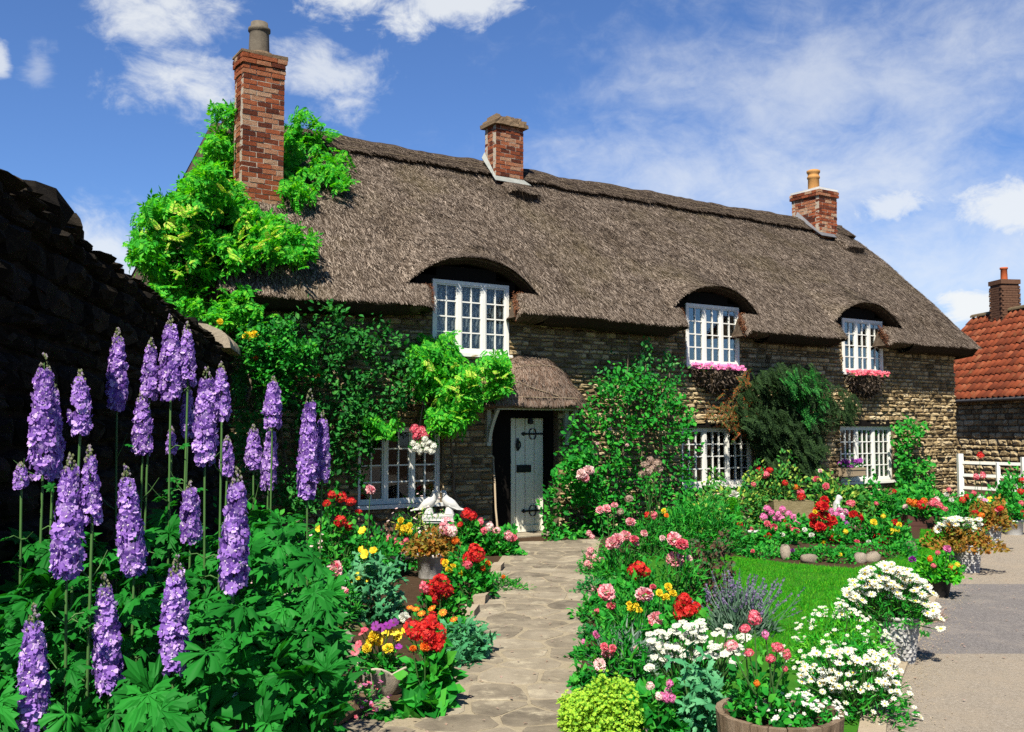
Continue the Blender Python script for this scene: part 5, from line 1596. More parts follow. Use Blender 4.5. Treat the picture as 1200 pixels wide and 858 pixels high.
climber('climbing_rose', 'tall leafy green rose on the stone wall right of the porch', 'climber', (725, 655), [
    ([(640, 600), (648, 560), (660, 528), (656, 508), (672, 488), (690, 462), (700, 440), (716, 424), (735, 428), (760, 440), (792, 442), (806, 458), (814, 500), (812, 545), (800, 600), (790, 650), (700, 655), (645, 640)], 4300, dense(-0.85, -0.08), 'oval', 0.088, 'leaf_mid', FR_OUT, 0.2, 'foliage'),
    ([(638, 640), (640, 575), (655, 535), (690, 520), (700, 600), (690, 648)], 900, dense(-0.9, -0.3), 'oval', 0.10, 'leaf_mid', FR_OUT, 0.2, 'foliage'),
    ([(690, 460), (704, 420), (726, 410), (735, 396), (742, 412), (756, 396), (764, 416), (784, 412), (796, 430), (808, 470), (760, 480)], 800, dense(-0.4, -0.05), 'oval', 0.075, 'leaf_rose', (0.1, -0.4, 0.7), 0.0, 'foliage'),
], stems=[[(724, 655, -0.2), (726, 560, -0.25), (735, 480, -0.2), (737, 394, -0.25)], [(740, 655, -0.2), (752, 540, -0.3), (757, 396, -0.2)], [(710, 655, -0.2), (700, 560, -0.4), (690, 480, -0.35)], [(770, 655, -0.2), (780, 520, -0.3), (786, 412, -0.15)]],
    blooms=[(681, 556, -1.1, 'pom', 'petal_pale', 7), (690, 551, -1.1, 'pom', 'petal_pale', 6.5), (686, 560, -1.1, 'pom', 'petal_pink', 5), (715, 503, -0.8, 'pom', 'petal_pale', 2.6), (735, 522, -0.9, 'pom', 'petal_pale', 2.6), (700, 520, -0.9, 'pom', 'petal_pale', 2.4)])
climber('cotoneaster', 'dark drooping evergreen trained over the wall between the two right windows', 'climber', (935, 610), [
    ([(872, 462), (890, 440), (915, 432), (942, 436), (960, 430), (985, 452), (1004, 474), (996, 488), (966, 510), (960, 548), (948, 575), (930, 588), (918, 580), (896, 552), (884, 520), (868, 500), (860, 480)], 2600, dense(-0.75, -0.05), 'sprig', 0.27, 'leaf_conifer', (0.55, -0.4, -0.65), 0.3, 'foliage'),
    ([(905, 440), (960, 436), (985, 460), (960, 500), (930, 480)], 260, dense(-0.8, -0.5), 'sprig', 0.24, 'leaf_dark', (0.55, -0.4, -0.6), 0.3, 'foliage'),
    ([(832, 492), (842, 462), (862, 440), (876, 446), (884, 470), (890, 500), (876, 512), (850, 502)], 190, dense(-0.5, -0.05), 'sprig', 0.22, 'leaf_autumn', (-0.3, -0.5, -0.4), 0.3, 'foliage'),
], stems=[[(938, 605, -0.15), (930, 520, -0.2), (910, 445, -0.25)]])
climber('climbing_vine', 'fresh green vine at the right edge of the lower right window', 'climber', (1066, 600), [
    ([(1048, 500), (1062, 490), (1074, 500), (1078, 528), (1090, 550), (1088, 590), (1050, 592), (1046, 560), (1052, 530)], 1100, dense(-0.5, -0.05), 'oval', 0.11, 'leaf_mid', FR_OUT, 0.3, 'foliage'),
], stems=[[(1066, 598, -0.1), (1062, 560, -0.15), (1064, 495, -0.12)]])

# ================================================================== delphiniums
SPIKES = [   # px of the tip, px of the lower end, width in px, plant
    (52, 425, 50, 560, 34, 0), (62, 452, 62, 560, 26, 0), (94, 440, 94, 508, 27, 0), (4, 503, 4, 532, 14, 0), (24, 545, 25, 571, 20, 0),
    (138, 392, 137, 478, 26, 1), (177, 402, 175, 467, 22, 1), (167, 462, 167, 532, 25, 1), (200, 376, 200, 466, 28, 2), (219, 383, 220, 452, 21, 2),
    (220, 455, 220, 512, 18, 2), (201, 503, 201, 532, 15, 2), (242, 438, 240, 542, 30, 3), (259, 430, 260, 492, 21, 3), (266, 514, 266, 557, 18, 3),
    (320, 446, 319, 501, 23, 4), (297, 502, 297, 548, 21, 4), (318, 502, 314, 572, 21, 4), (363, 466, 360, 582, 26, 5), (378, 488, 377, 564, 21, 5),
    (83, 543, 78, 672, 38, 6), (105, 530, 108, 613, 25, 6), (148, 555, 157, 674, 33, 7), (223, 570, 223, 633, 28, 8), (278, 560, 273, 692, 37, 9),
    (40, 720, 38, 856, 37, 10), (122, 682, 128, 812, 36, 11), (207, 662, 203, 790, 36, 12)]
DL = ['tall purple delphinium at the far left edge against the dark wall', 'purple delphinium with three narrow spikes below the sunlit coping of the wall',
      'tallest purple delphinium, its top level with the end of the wall', 'purple delphinium with one broad and one slim spike right of the tallest',
      'pale purple delphinium with three short spikes in front of the climbing rose', 'paired lilac delphinium spikes at the right end of the clump',
      'purple delphinium with a doubled spike left of centre in the clump', 'purple delphinium leaning right beside the doubled spike',
      'short stubby purple delphinium spike in the middle of the clump', 'thick purple delphinium spike at the right of the front leaves',
      'lowest purple delphinium in the bottom left corner of the bed', 'purple delphinium low in the leaves, second from the left corner', 'purple delphinium low in the middle of the front leaves']
FW = 0.108                                                   # a spike is about eleven centimetres across
DSCALE = [3.6, 4.3, 4.25, 4.1, 5.0, 4.9, 3.2, 3.45, 4.0, 3.2, 2.9, 3.05, 3.2]
DROOT = []
STEMLEAF = {}
for k in range(13):
    sp = [s for s in SPIKES if s[5] == k]
    dep = DSCALE[k]
    cx = sum(AT(s[2], s[3], dep)[0] for s in sp) / len(sp)
    root = thing('delphinium', DL[k], 'flower', (cx, dep, 0.0), 'delphiniums in front of the dark wall')
    DROOT.append((root, cx, dep))
    for s in sp:
        dp = dep + R.uniform(-0.12, 0.12) + (0.25 if s[4] < 20 else 0)
        tip, low = AT(s[0], s[1], dp), AT(s[2], s[3], dp)
        ax = tip - low; L = np.linalg.norm(ax); ax = ax / L
        rad = s[4] / 2 * dp / F
        foot = np.array([cx + (low[0] - cx) * 0.4, dep, 0.0])
        sm = MB(); t = np.linspace(0, 1, 9)[:, None]
        pts = foot * (1 - t) ** 2 + 2 * (np.array([low[0], low[1], 0]) * 0.8 + foot * 0.2 + (0, 0, low[2] * 0.5)) * t * (1 - t) + low * t ** 2
        pts = np.concatenate([pts, [low + ax * L * 0.5, tip]])
        tube(sm, pts, np.concatenate([np.linspace(0.006, 0.0045, 9), [0.003, 0.0015]]), 6)
        for _ in range(3):                                  # small side leaves and wisps up the stem
            q = pts[R.integers(4, 9)]; e = q + norm(np.array([R.normal(), R.normal() * 0.5, 0.9])) * R.uniform(0.06, 0.14)
            tube(sm, [q, (q + e) / 2 + (0, 0, -0.01), e], [0.003, 0.002, 0.001], 4)
        for _ in range(5):                                  # leaves carried up the stem
            f = R.uniform(0.35, 0.97); q = pts[int(f * 8)]
            o_ = norm(np.array([R.normal(), -0.4 + R.normal() * 0.5, 0.25])); e = q + o_ * R.uniform(0.04, 0.09)
            tube(sm, [q, (q + e) / 2 + (0, 0, 0.012), e], [0.003, 0.0025, 0.002], 4)
            nz_ = norm(np.array([-0.15, -0.4, 1.0]) + R.normal(0, 0.3, 3)); x_ = norm(np.cross(o_, nz_))
            STEMLEAF.setdefault(root.name, []).append((np.stack([x_, o_, np.cross(x_, o_)], -1) * R.uniform(0.05, 0.11) * (1.25 - 0.5 * f), e))
        part(sm, 'stem', 'stem_green', root, True)
        fm = MB()
        nf = int(270 * min(1.3, max(0.25, L / 0.4)) * min(1, rad / 0.042) ** 0.4)
        tt = R.random(nf); a = R.uniform(0, 2 * math.pi, nf)
        prof = np.clip(1.02 - 0.68 * np.clip((tt - 0.30) / 0.70, 0, 1) ** 1.5 - 0.28 * np.clip((0.12 - tt) / 0.12, 0, 1), 0.2, 1)
        x = norm(np.cross(ax, (0.3, 1, 0.1))); y = np.cross(ax, x)
        rd = np.cos(a)[:, None] * x + np.sin(a)[:, None] * y
        fr = rad * 0.34 * (0.65 + 0.45 * prof) * R.uniform(0.8, 1.2, nf)
        P = low + ax * (tt * L)[:, None] + rd * ((rad - fr * 0.55) * prof * R.uniform(0.70, 1.05, nf))[:, None]
        z = norm(rd + ax * R.normal(0.05, 0.22, nf)[:, None] + R.normal(0, 0.22, (nf, 3)))
        xx = norm(np.cross(z, R.normal(size=(nf, 3)))); M = np.stack([xx, np.cross(z, xx), z], -1) * fr[:, None, None]
        fl2 = join([cupped(5, 0.22, 0.7), zoff(disc(0.20, 0.2, 1, 5), 0.05)])
        big = tt < 0.93
        fm.scatter(fl2, M[big], P[big])
        nb = 34; tb = R.uniform(0.86, 1.09, nb); a = R.uniform(0, 2 * math.pi, nb)
        Pb = low + ax * (tb * L)[:, None] + (np.cos(a)[:, None] * x + np.sin(a)[:, None] * y) * (rad * 0.42 * np.clip(1.12 - tb, 0.05, 1) / 0.2)[:, None].clip(0, rad * 0.45)
        fm.scatter(T_([(0, 0, 1), (0.7, 0, 0), (-0.35, 0.6, 0), (-0.35, -0.6, 0), (0, 0, -1)], [(0, 1, 2), (0, 2, 3), (0, 3, 1), (4, 2, 1), (4, 3, 2), (4, 1, 3)], 2), np.tile((np.eye(3) * 0.007)[None], (nb, 1, 1)), Pb)
        part(fm, 'flower_spike', ['petal_purple', 'petal_bee', 'petal_bud'], root)
# big cut leaves, each a piece of the plant it grows on
LD_ME = []
for k in range(6):
    V = LOBED[0].copy(); r = np.random.default_rng(70 + k)
    V[:, 2] += 0.06 * np.sin(V[:, 0] * 7 + k) + r.normal(0, 0.012, len(V)); V[:, 0] *= r.uniform(0.9, 1.1)
    mb = MB(); mb.scatter((V, LOBED[1]), np.eye(3)[None], np.zeros((1, 3))); LD_ME.append(mb.mesh('leaf', 'leaf_delphinium', None, True))
BEDTOP = [(0, 655), (60, 625), (120, 640), (200, 600), (250, 620), (300, 600), (345, 610), (385, 690), (392, 760), (385, 858)]
cnt = 0
small = {}
for i in range(1900):
    px_, dep = R.uniform(-20, 392), R.uniform(2.75, 5.2)
    top = np.interp(px_, [p[0] for p in BEDTOP[:7]] + [392], [p[1] for p in BEDTOP[:7]] + [700])
    py_ = R.uniform(top, 900)
    # the mound of leaves slopes from the back down to the front
    hmax = 1.04 + 0.28 * (dep - 2.75)
    w = AT(px_, py_, dep)
    if w[2] > hmax or w[2] < hmax - 0.55 or w[2] < 0.12 or w[0] > -0.62 - 0.055 * dep + 0.28 or w[0] < -1.25 - 0.186 * dep + 0.12: continue
    if any(min(s[0], s[2]) - s[4] * 0.6 - 14 < px_ < max(s[0], s[2]) + s[4] * 0.6 + 14 and s[1] - 25 < py_ < s[3] + 18 and dep < DSCALE[s[5]] + 0.15 for s in SPIKES): continue
    root, cx, dd = min(DROOT, key=lambda q: (q[1] - w[0])**2 + (q[2] - w[1])**2)
    outw = norm(np.array([w[0] - cx, -0.6, 0.10]) + R.normal(0, 0.45, 3))
    nz = norm(np.array([-0.15, -0.45, 1.0]) + R.normal(0, 0.35, 3))
    x = norm(np.cross(outw, nz)); M = np.stack([x, outw, np.cross(x, outw)], -1)
    sz = R.uniform(0.09, 0.21)
    if cnt < 290:
        link('leaf', random.choice(LD_ME), root, loc=tuple(w - WLOC[root.name]), rot=Matrix(M.tolist()).to_euler(), scl=(sz,) * 3); cnt += 1
    else:
        small.setdefault(root.name, []).append((M * sz, w))
for root, cx, dep in DROOT:
    fm = MB()
    q = small.get(root.name, [])
    if q: fm.scatter(LOBED, np.stack([a for a, _ in q]), np.array([c for _, c in q]))
    q = STEMLEAF.get(root.name, [])
    if q: fm.scatter(LOBED, np.stack([a for a, _ in q]), np.array([c for _, c in q]))
    n = 60
    P, out = dome_pts((cx, dep, 0), 0.30, 0.30, 0.55 + 0.2 * (dep - 3), n, 0.3, 0.3, _pc[0]); _pc[0] += 1
    leaves(fm, P, out, LOBED3, 0.13, 0.8, 0.4)
    part(fm, 'foliage', ['leaf_delphinium'], root, kind='stuff')
plant('astrantia', 'airy plant of tiny pale pink flowers behind the paired lilac spikes', 'flower', 352, 700, 0.34, 1.05, 'leaf_mid', 500, 'narrow', 0.07, tiny=[('floret', 'petal_pale', 130, 0.012, 0.2)], depth=6.2)
plant('meadowsweet', 'small creamy flower heads among the leaves at the front of the bed', 'flower', 283, 858, 0.10, 0.55, 'leaf_delphinium', 60, 'oval', 0.06, blooms=[(276, 820, 'head', 'petal_white', 7), (266, 825, 'head', 'petal_white', 4), (267, 841, 'head', 'petal_white', 4), (286, 818, 'head', 'petal_white', 4)], depth=3.0)
plant('leafy_shrub', 'dark leafy undergrowth along the foot of the shaded wall', 'shrub', 120, 640, 0.55, 0.9, 'leaf_dark', 1300, 'oval', 0.08, depth=6.6, ry=1.3)
plant('leafy_shrub', 'green undergrowth between the delphiniums and the climbing rose', 'shrub', 300, 640, 0.6, 0.95, 'leaf_mid', 1500, 'oval', 0.075, depth=8.2, ry=1.1)
plant('leafy_shrub', 'low dark greenery behind the poppies below the lower left window', 'shrub', 430, 630, 0.75, 0.5, 'leaf_mid', 1500, 'oval', 0.07, depth=11.6, ry=0.9)

# ================================================================== left border along the path
PK, RD, YL, OR_, WH_ = 'petal_pink', 'petal_red', 'petal_yellow', 'petal_orange', 'petal_white'
gz = 'geraniums in the left border'
plant('poppy_plant', 'grey-green poppy bush with yellow flowers and one tall pink bloom', 'flower', 432, 728, 0.34, 0.66, 'leaf_grey', 300, 'lobed', 0.17,
      many([(425, 623), (424, 646), (438, 646), (421, 676), (415, 683), (431, 683), (428, 650)], 'poppy', YL, 5) + [(434, 574, 'pom', PK, 6.5)], lump=0.25)
plant('red_geranium', 'scarlet geraniums standing high behind the poppy bush', 'flower', 392, 690, 0.34, 0.78, 'leaf_mid', 1100, 'oval', 0.075,
      [(389, 580, 'head', RD, 6), (400, 583, 'head', RD, 7), (383, 590, 'head', RD, 5), (411, 588, 'head', RD, 6), (399, 611, 'head', RD, 7), (409, 617, 'head', RD, 6), (374, 620, 'poppy', YL, 4), (420, 600, 'head', RD, 4)])
plant('pink_carnation', 'two pale pink double blooms and one orange bloom beside the poppies', 'flower', 396, 740, 0.16, 0.5, 'leaf_mid', 420, 'narrow', 0.09,
      [(393, 667, 'pom', PK, 11), (401, 696, 'pom', PK, 8.5), (388, 704, 'pom', OR_, 7), (386, 712, 'pom', OR_, 5)])
plant('marigold', 'cluster of yellow blooms left of the dove ornament', 'flower', 472, 662, 0.24, 0.55, 'leaf_mid', 600, 'narrow', 0.08,
      many([(470, 610), (466, 618), (474, 619), (480, 617), (479, 622), (470, 624)], 'pom', YL, 4.8))
plant('salvia', 'dusty rose flower spray above the black pot', 'flower', 462, 664, 0.22, 0.42, 'leaf_maroon', 420, 'oval', 0.07,
      many([(448, 634), (455, 631), (463, 634), (470, 638), (476, 634), (460, 640)], 'head', 'petal_rose', 4) + many([(468, 646), (474, 648)], 'head', 'petal_pale', 4))
plant('low_shrub', 'wispy pinkish green plant below the lower left window', 'shrub', 495, 655, 0.42, 0.62, 'leaf_variegated', 700, 'narrow', 0.07,
      tiny=[('floret', 'petal_pale', 40, 0.02, 0.3)])
plant('red_geranium', 'scarlet geranium beside the white stone doves', 'flower', 546, 650, 0.30, 0.55, 'leaf_mid', 620, 'oval', 0.09,
      [(547, 602, 'head', RD, 7.5), (554, 605, 'head', RD, 6), (539, 615, 'head', RD, 4), (563, 612, 'head', 'petal_rose', 5)], group=gz)
plant('pink_geranium', 'pink geraniums spilling beside the doorstep', 'flower', 585, 649, 0.36, 0.34, 'leaf_mid', 700, 'oval', 0.085,
      [(567, 622, 'head', 'petal_rose', 6), (574, 617, 'head', 'petal_pale', 5.5), (582, 622, 'head', PK, 6), (596, 628, 'head', PK, 7), (601, 631, 'head', 'petal_rose', 5), (560, 626, 'head', 'petal_rose', 4)], group=gz)
plant('bronze_begonia', 'bronze and orange leaved plant in the birch bark pot', 'flower', 508, 668, 0.26, 0.24, 'leaf_bronze', 700, 'oval', 0.06,
      [(524, 617, 'head', PK, 9.5), (530, 622, 'head', 'petal_pale', 7), (494, 645, 'head', OR_, 4.5), (506, 645, 'head', OR_, 4), (534, 634, 'head', OR_, 5)], base_h=0.26, depth=G(504, 677)[1])
plant('red_geranium', 'crimson geranium with yellow and orange marigolds near the path\'s far end', 'flower', 548, 700, 0.30, 0.42, 'leaf_mid', 760, 'oval', 0.07,
      [(550, 654, 'head', RD, 9), (560, 650, 'head', RD, 9), (556, 644, 'head', RD, 8), (548, 662, 'head', 'petal_rose', 6)] + many([(526, 668), (531, 664), (541, 672), (522, 660)], 'pom', YL, 4.5) + many([(566, 666), (572, 660), (519, 658)], 'pom', OR_, 3.6))
plant('trailing_green', 'low loose green plant creeping onto the path edge', 'flower', 583, 690, 0.34, 0.16, 'leaf_mid', 420, 'narrow', 0.07, many([(575, 680), (590, 676)], 'pom', OR_, 2.4))
plant('red_geranium', 'crimson geranium in the middle of the left border', 'flower', 515, 742, 0.24, 0.36, 'leaf_mid', 520, 'oval', 0.07,
      [(505, 690, 'head', RD, 11), (517, 684, 'head', RD, 11), (513, 698, 'head', RD, 10), (524, 694, 'head', RD, 8), (498, 688, 'head', 'petal_rose', 8)], group=gz)
plant('marigold', 'row of flat orange marigolds in the left border', 'flower', 515, 765, 0.22, 0.25, 'leaf_mid', 420, 'narrow', 0.07,
      many([(487, 714), (494, 719), (506, 713), (519, 718), (532, 726), (480, 712)], 'daisy', OR_, 4.6), fup=1.6)
plant('poppy_plant', 'grey-green lobed leaves spreading onto the left path edge', 'flower', 545, 772, 0.26, 0.30, 'leaf_grey', 200, 'lobed', 0.15, lump=0.6)
plant('red_geranium', 'crimson geranium with broad leaves at the near end of the path', 'flower', 505, 826, 0.15, 0.36, 'leaf_mid', 240, 'oval', 0.11,
      [(484, 738, 'head', RD, 12), (496, 735, 'head', RD, 10), (505, 728, 'head', RD, 10), (512, 742, 'head', RD, 12), (505, 752, 'head', RD, 11), (514, 756, 'head', RD, 9), (500, 742, 'head', RD, 10), (498, 758, 'pom', OR_, 5.5), (484, 760, 'pom', OR_, 4.5)])
plant('leafy_plant', 'bright green broad-leaved plant at the path\'s near left edge', 'flower', 497, 836, 0.15, 0.14, 'leaf_mid', 60, 'oval', 0.16, lump=0.1)
# shell-shaped planter and its pansies
base = G(450, 812)
PL = thing('scalloped_planter', 'pale scalloped stone planter with yellow pansies beside the path', 'planter', base)
mb = MB(); n = 48; a = np.arange(n) * 2 * math.pi / n
rows = []
for z, r in ((0.0, 0.105), (0.03, 0.125), (0.09, 0.15), (0.15, 0.168), (0.165, 0.172), (0.16, 0.155), (0.11, 0.14)):
    wv = 0.92 + 0.26 * (z / 0.165) * np.abs(np.sin(a * 3 + 0.4)) ** 0.7
    rows.append(np.stack([base[0] + r * wv * np.cos(a) * 1.06, base[1] + r * wv * np.sin(a) * 0.8, z * (0.9 + 0.28 * np.abs(np.sin(a * 3 + 0.4)))], -1))
V = np.concatenate(rows); k = len(rows)
mb.add(V, [(i * n + j, i * n + (j + 1) % n, (i + 1) * n + (j + 1) % n, (i + 1) * n + j) for i in range(k - 1) for j in range(n)])
part(mb, 'bowl', 'shell_stone', PL, True)
sb_ = MB(); sb_.add(rows[-1], [tuple(range(n))]); part(sb_, 'soil', 'soil', PL)
plant('pansy', 'yellow and purple pansies in the scalloped stone planter', 'flower', 449, 808, 0.17, 0.13, 'leaf_mid', 340, 'oval', 0.045,
      many([(430, 760), (438, 746), (455, 760), (443, 750), (434, 752)], 'pom', YL, 6.5) + many([(452, 744), (466, 746), (470, 740), (462, 741)], 'pansy', YL, 5.5) +
      many([(455, 733), (446, 736), (440, 734), (461, 730)], 'pansy', 'petal_violet', 6) + many([(424, 742), (420, 755), (416, 764), (427, 738)], 'pansy', 'petal_rose', 4.5) + [(474, 724, 'pom', WH_, 7), (467, 758, 'pansy', 'petal_violet', 4)], base_h=0.15, depth=base[1])
plant('aubrieta', 'small mauve flowers trailing over the bed edge beside the log', 'flower', 404, 836, 0.20, 0.22, 'leaf_mid', 320, 'narrow', 0.05, tiny=[('floret', 'petal_magenta', 60, 0.011, 0.1), ('floret', 'petal_rose', 26, 0.010, 0.1)])
plant('fuchsia', 'dark red leaved plant with small crimson flowers left of the log', 'flower', 378, 828, 0.16, 0.42, 'leaf_maroon', 300, 'oval', 0.05, tiny=[('floret', 'petal_red', 22, 0.011, 0.0)])
# log edging
la, lb = G(382, 846, 0.06), G(424, 822, 0.06)
LG = thing('log', 'weathered split log edging the bed at the bottom of the path', 'log', (*(la + lb)[:2] / 2, 0))
t = np.linspace(-0.35, 1.0, 10)[:, None]
mb = MB(); tube(mb, la + (lb - la) * t + R.normal(0, 0.004, (10, 3)), 0.055 + R.normal(0, 0.004, 10), 9); part(mb, 'bark', 'brown_wood', LG)
mb = MB(); e = lb + (lb - la) * 0.002; d = norm(lb - la); x = np.cross(d, (0, 0, 1)); a = np.arange(9) * 2 * math.pi / 9
mb.add(e + 0.05 * (np.cos(a)[:, None] * x + np.sin(a)[:, None] * np.array([0, 0, 1.0])), [tuple(range(9))]); part(mb, 'cut_end', 'pale_wood', LG)
# rocks
def rock(label, px, py, w, d, h, k, mat='rock', group=None):
    base = G(px, py)
    me = ROCKS[k % 8].mesh('rock', mat, None, True)
    o = link('rock', me, None, loc=(base[0], base[1], h * 0.26), rot=(R.normal(0, 0.1), R.normal(0, 0.1), R.uniform(0, 3)), scl=(w, d, h))
    return tag(o, label, 'rock', group)
rk = 'rocks in the flower beds'
rock('pale flat rock left of the pansy planter', 399, 756, 0.2, 0.16, 0.14, 0, group=rk)
rock('small buff rock between the poppies and the planter', 416, 772, 0.16, 0.14, 0.13, 1, group=rk)
rock('mossy stone under the two pale pink carnations', 414, 738, 0.22, 0.15, 0.10, 2, 'trough_stone', rk)
# edging stones by the path
ES = link('path_edging', None, kind='structure')
for (x, y_), L in (((590, 668), 0.34), ((582, 688), 0.34), ((573, 705), 0.36), ((560, 722), 0.3), ((548, 742), 0.3)):
    b0 = G(x, y_); mb = MB(); box(mb, -0.06, 0.06, -L / 2, L / 2, 0, 0.075, j=0.006)
    link('edging_stone', mb.mesh('edging_stone', 'kerb_stone'), ES, loc=(b0[0] - 0.07, b0[1], 0), rot=(0, 0, -0.10))
# pots
def pot(name, label, cat, px, py, h, r0, r1, mat, rim=0.01, n=28, wov=False, group=None, soil=True):
    base = G(px, py)
    root = thing(name, label, cat, base, group)
    mb = MB()
    if wov:                                                 # basket weave: rows of bulging strands
        rows_, cols_ = 11, 32
        prof = [(r0, 0.0)]
        lathe(mb, [(r0 * 0.9, 0.0), (r0 * 0.95, 0.01), (r1 * 0.95, h), (r1 * 0.88, h), (r1 * 0.8, h * 0.85)], 32, base)
        part(mb, 'pot_body', mat, root, True)
        wv = MB()
        for i in range(rows_):
            z0, z1 = h * i / rows_ * 0.93 + 0.005, h * (i + 1) / rows_ * 0.93 - 0.002 + 0.005
            r_ = r0 + (r1 - r0) * (i + 0.5) / rows_
            for j in range(cols_ // 2):
                a0 = 2 * math.pi * (2 * j + (i % 2)) / cols_; a1 = a0 + 2 * math.pi * 1.9 / cols_
                a = np.linspace(a0, a1, 5); bul = np.array([0, 0.7, 1, 0.7, 0]) * 0.012
                Vv = [(base[0] + (r_ * 0.965 + bb) * math.cos(q), base[1] + (r_ * 0.965 + bb) * math.sin(q), z) for z in (z0, z1) for q, bb in zip(a, bul)]
                wv.add(Vv, [(q, q + 1, 6 + q, 5 + q) for q in range(4)])
        part(wv, 'weave', mat, root, kind='stuff')
        rb_ = MB(); a = np.linspace(0, 2 * math.pi, 37)
        tube(rb_, np.stack([base[0] + r1 * np.cos(a), base[1] + r1 * np.sin(a), np.full(37, h)], -1), 0.014, 6, cap=False)
        part(rb_, 'rim', mat, root, True)
    else:
        lathe(mb, [(r0 * 0.96, 0), (r0, 0.008), (r1, h * 0.86), (r1 + rim, h * 0.87), (r1 + rim, h), (r1 - 0.012, h), (r1 - 0.02, h * 0.8)], n, base)
        part(mb, 'pot_body', mat, root, True)
    if soil:
        s_ = MB(); a = np.arange(18) * 2 * math.pi / 18
        s_.add(np.stack([base[0] + r1 * 0.85 * np.cos(a), base[1] + r1 * 0.85 * np.sin(a), np.full(18, h * 0.86)], -1), [tuple(range(18))]); part(s_, 'soil', 'soil', root)
    return root
pot('birch_pot', 'white birch bark pot standing below the stone doves', 'pot', 504, 677, 0.27, 0.135, 0.15, 'birch')
pot('black_pot', 'small black pot left of the birch bark pot', 'pot', 467, 674, 0.2, 0.10, 0.125, 'dark_pot')

# dove ornament on its plinth
base = G(514, 642)
DV = thing('dove_ornament', 'pair of white stone doves on a layered plinth below the window', 'ornament', base)
dz = base[1]
mb = MB(); z0 = AT(514, 612, dz)[2]; zt = AT(514, 602, dz)[2]
box(mb, base[0] - 0.13, base[0] + 0.13, base[1] - 0.12, base[1] + 0.12, 0, z0, j=0.004); part(mb, 'column', 'brown_wood', DV)
for i in range(3):
    mb = MB(); w = 0.22 - 0.018 * (i == 0); a0 = z0 + (zt - z0) * i / 3; a1 = z0 + (zt - z0) * (i + 1) / 3 - 0.006
    box(mb, base[0] - w, base[0] + w, base[1] - w * 0.8, base[1] + w * 0.8, a0, a1, j=0.003); part(mb, 'plinth_slab', 'white_stone', DV)
def dove(cx, face, h):
    """breast, neck, head with beak, folded wings and fanned tail"""
    mb = MB()
    def P_(x, z): return np.array([cx + face * x, base[1], zt + z])
    pts = [P_(-0.17, 0.06), P_(-0.12, 0.09), P_(-0.06, 0.125), P_(0.0, 0.165), P_(0.04, 0.215), P_(0.05, 0.265), P_(0.058, 0.305), P_(0.085, 0.312), P_(0.108, 0.303)]
    tube(mb, np.array(pts), [0.014, 0.045, 0.072, 0.075, 0.058, 0.036, 0.036, 0.024, 0.005], 12)
    V = [P_(-0.18, 0.05) + (0, y, 0) for y in (-0.015, 0.015)] + [P_(-0.29, 0.03) + (0, y, 0) for y in (-0.05, 0.05)] + [P_(-0.28, 0.052) + (0, y, 0) for y in (-0.05, 0.05)] + [P_(-0.17, 0.085) + (0, y, 0) for y in (-0.02, 0.02)]
    mb.add(V, [(0, 1, 3, 2), (2, 3, 5, 4), (4, 5, 7, 6), (0, 2, 4, 6), (1, 7, 5, 3)])
    b_ = part(mb, 'dove', 'white_stone', DV, True)
    for sy in (-1, 1):
        w = MB(); d_ = np.array([0, sy * 0.062, 0])
        w.add([P_(0.02, 0.20) + d_ * 0.95, P_(-0.02, 0.11) + d_ * 1.15, P_(-0.13, 0.06) + d_ * 0.8, P_(-0.21, 0.05) + d_ * 0.45, P_(-0.12, 0.14) + d_ * 0.8], [(0, 1, 2, 3, 4)])
        link('wing', w.mesh('wing', 'white_stone', WLOC[DV.name]), b_)
    ft = MB(); lathe(ft, [(0.07, 0), (0.06, 0.04), (0.045, 0.11)], 10, P_(-0.02, 0.0)); link('foot', ft.mesh('foot', 'white_stone', WLOC[DV.name], True), b_)
dove(base[0] - 0.12, 1, 0); dove(base[0] + 0.13, -1, 0)
# stick leaning by the door
a, c = G(584, 645), HW(*[WP(578, 538, -0.03)[0], -0.03, WP(578, 538, -0.03)[1]])
ST = thing('walking_stick', 'thin pale wooden stick leaning beside the door frame', 'stick', a)
t = np.linspace(0, 1, 8)[:, None]; mb = MB(); tube(mb, a * (1 - t) + c * t + R.normal(0, 0.004, (8, 3)), 0.016, 7); part(mb, 'shaft', 'pale_wood', ST, True)
mb = MB(); tube(mb, [c + (0, 0, -0.01), c + (0, 0, 0.02), c + (-0.02, -0.01, 0.045), c + (-0.05, -0.02, 0.04)], [0.017, 0.02, 0.02, 0.015], 7); part(mb, 'handle', 'pale_wood', ST, True)

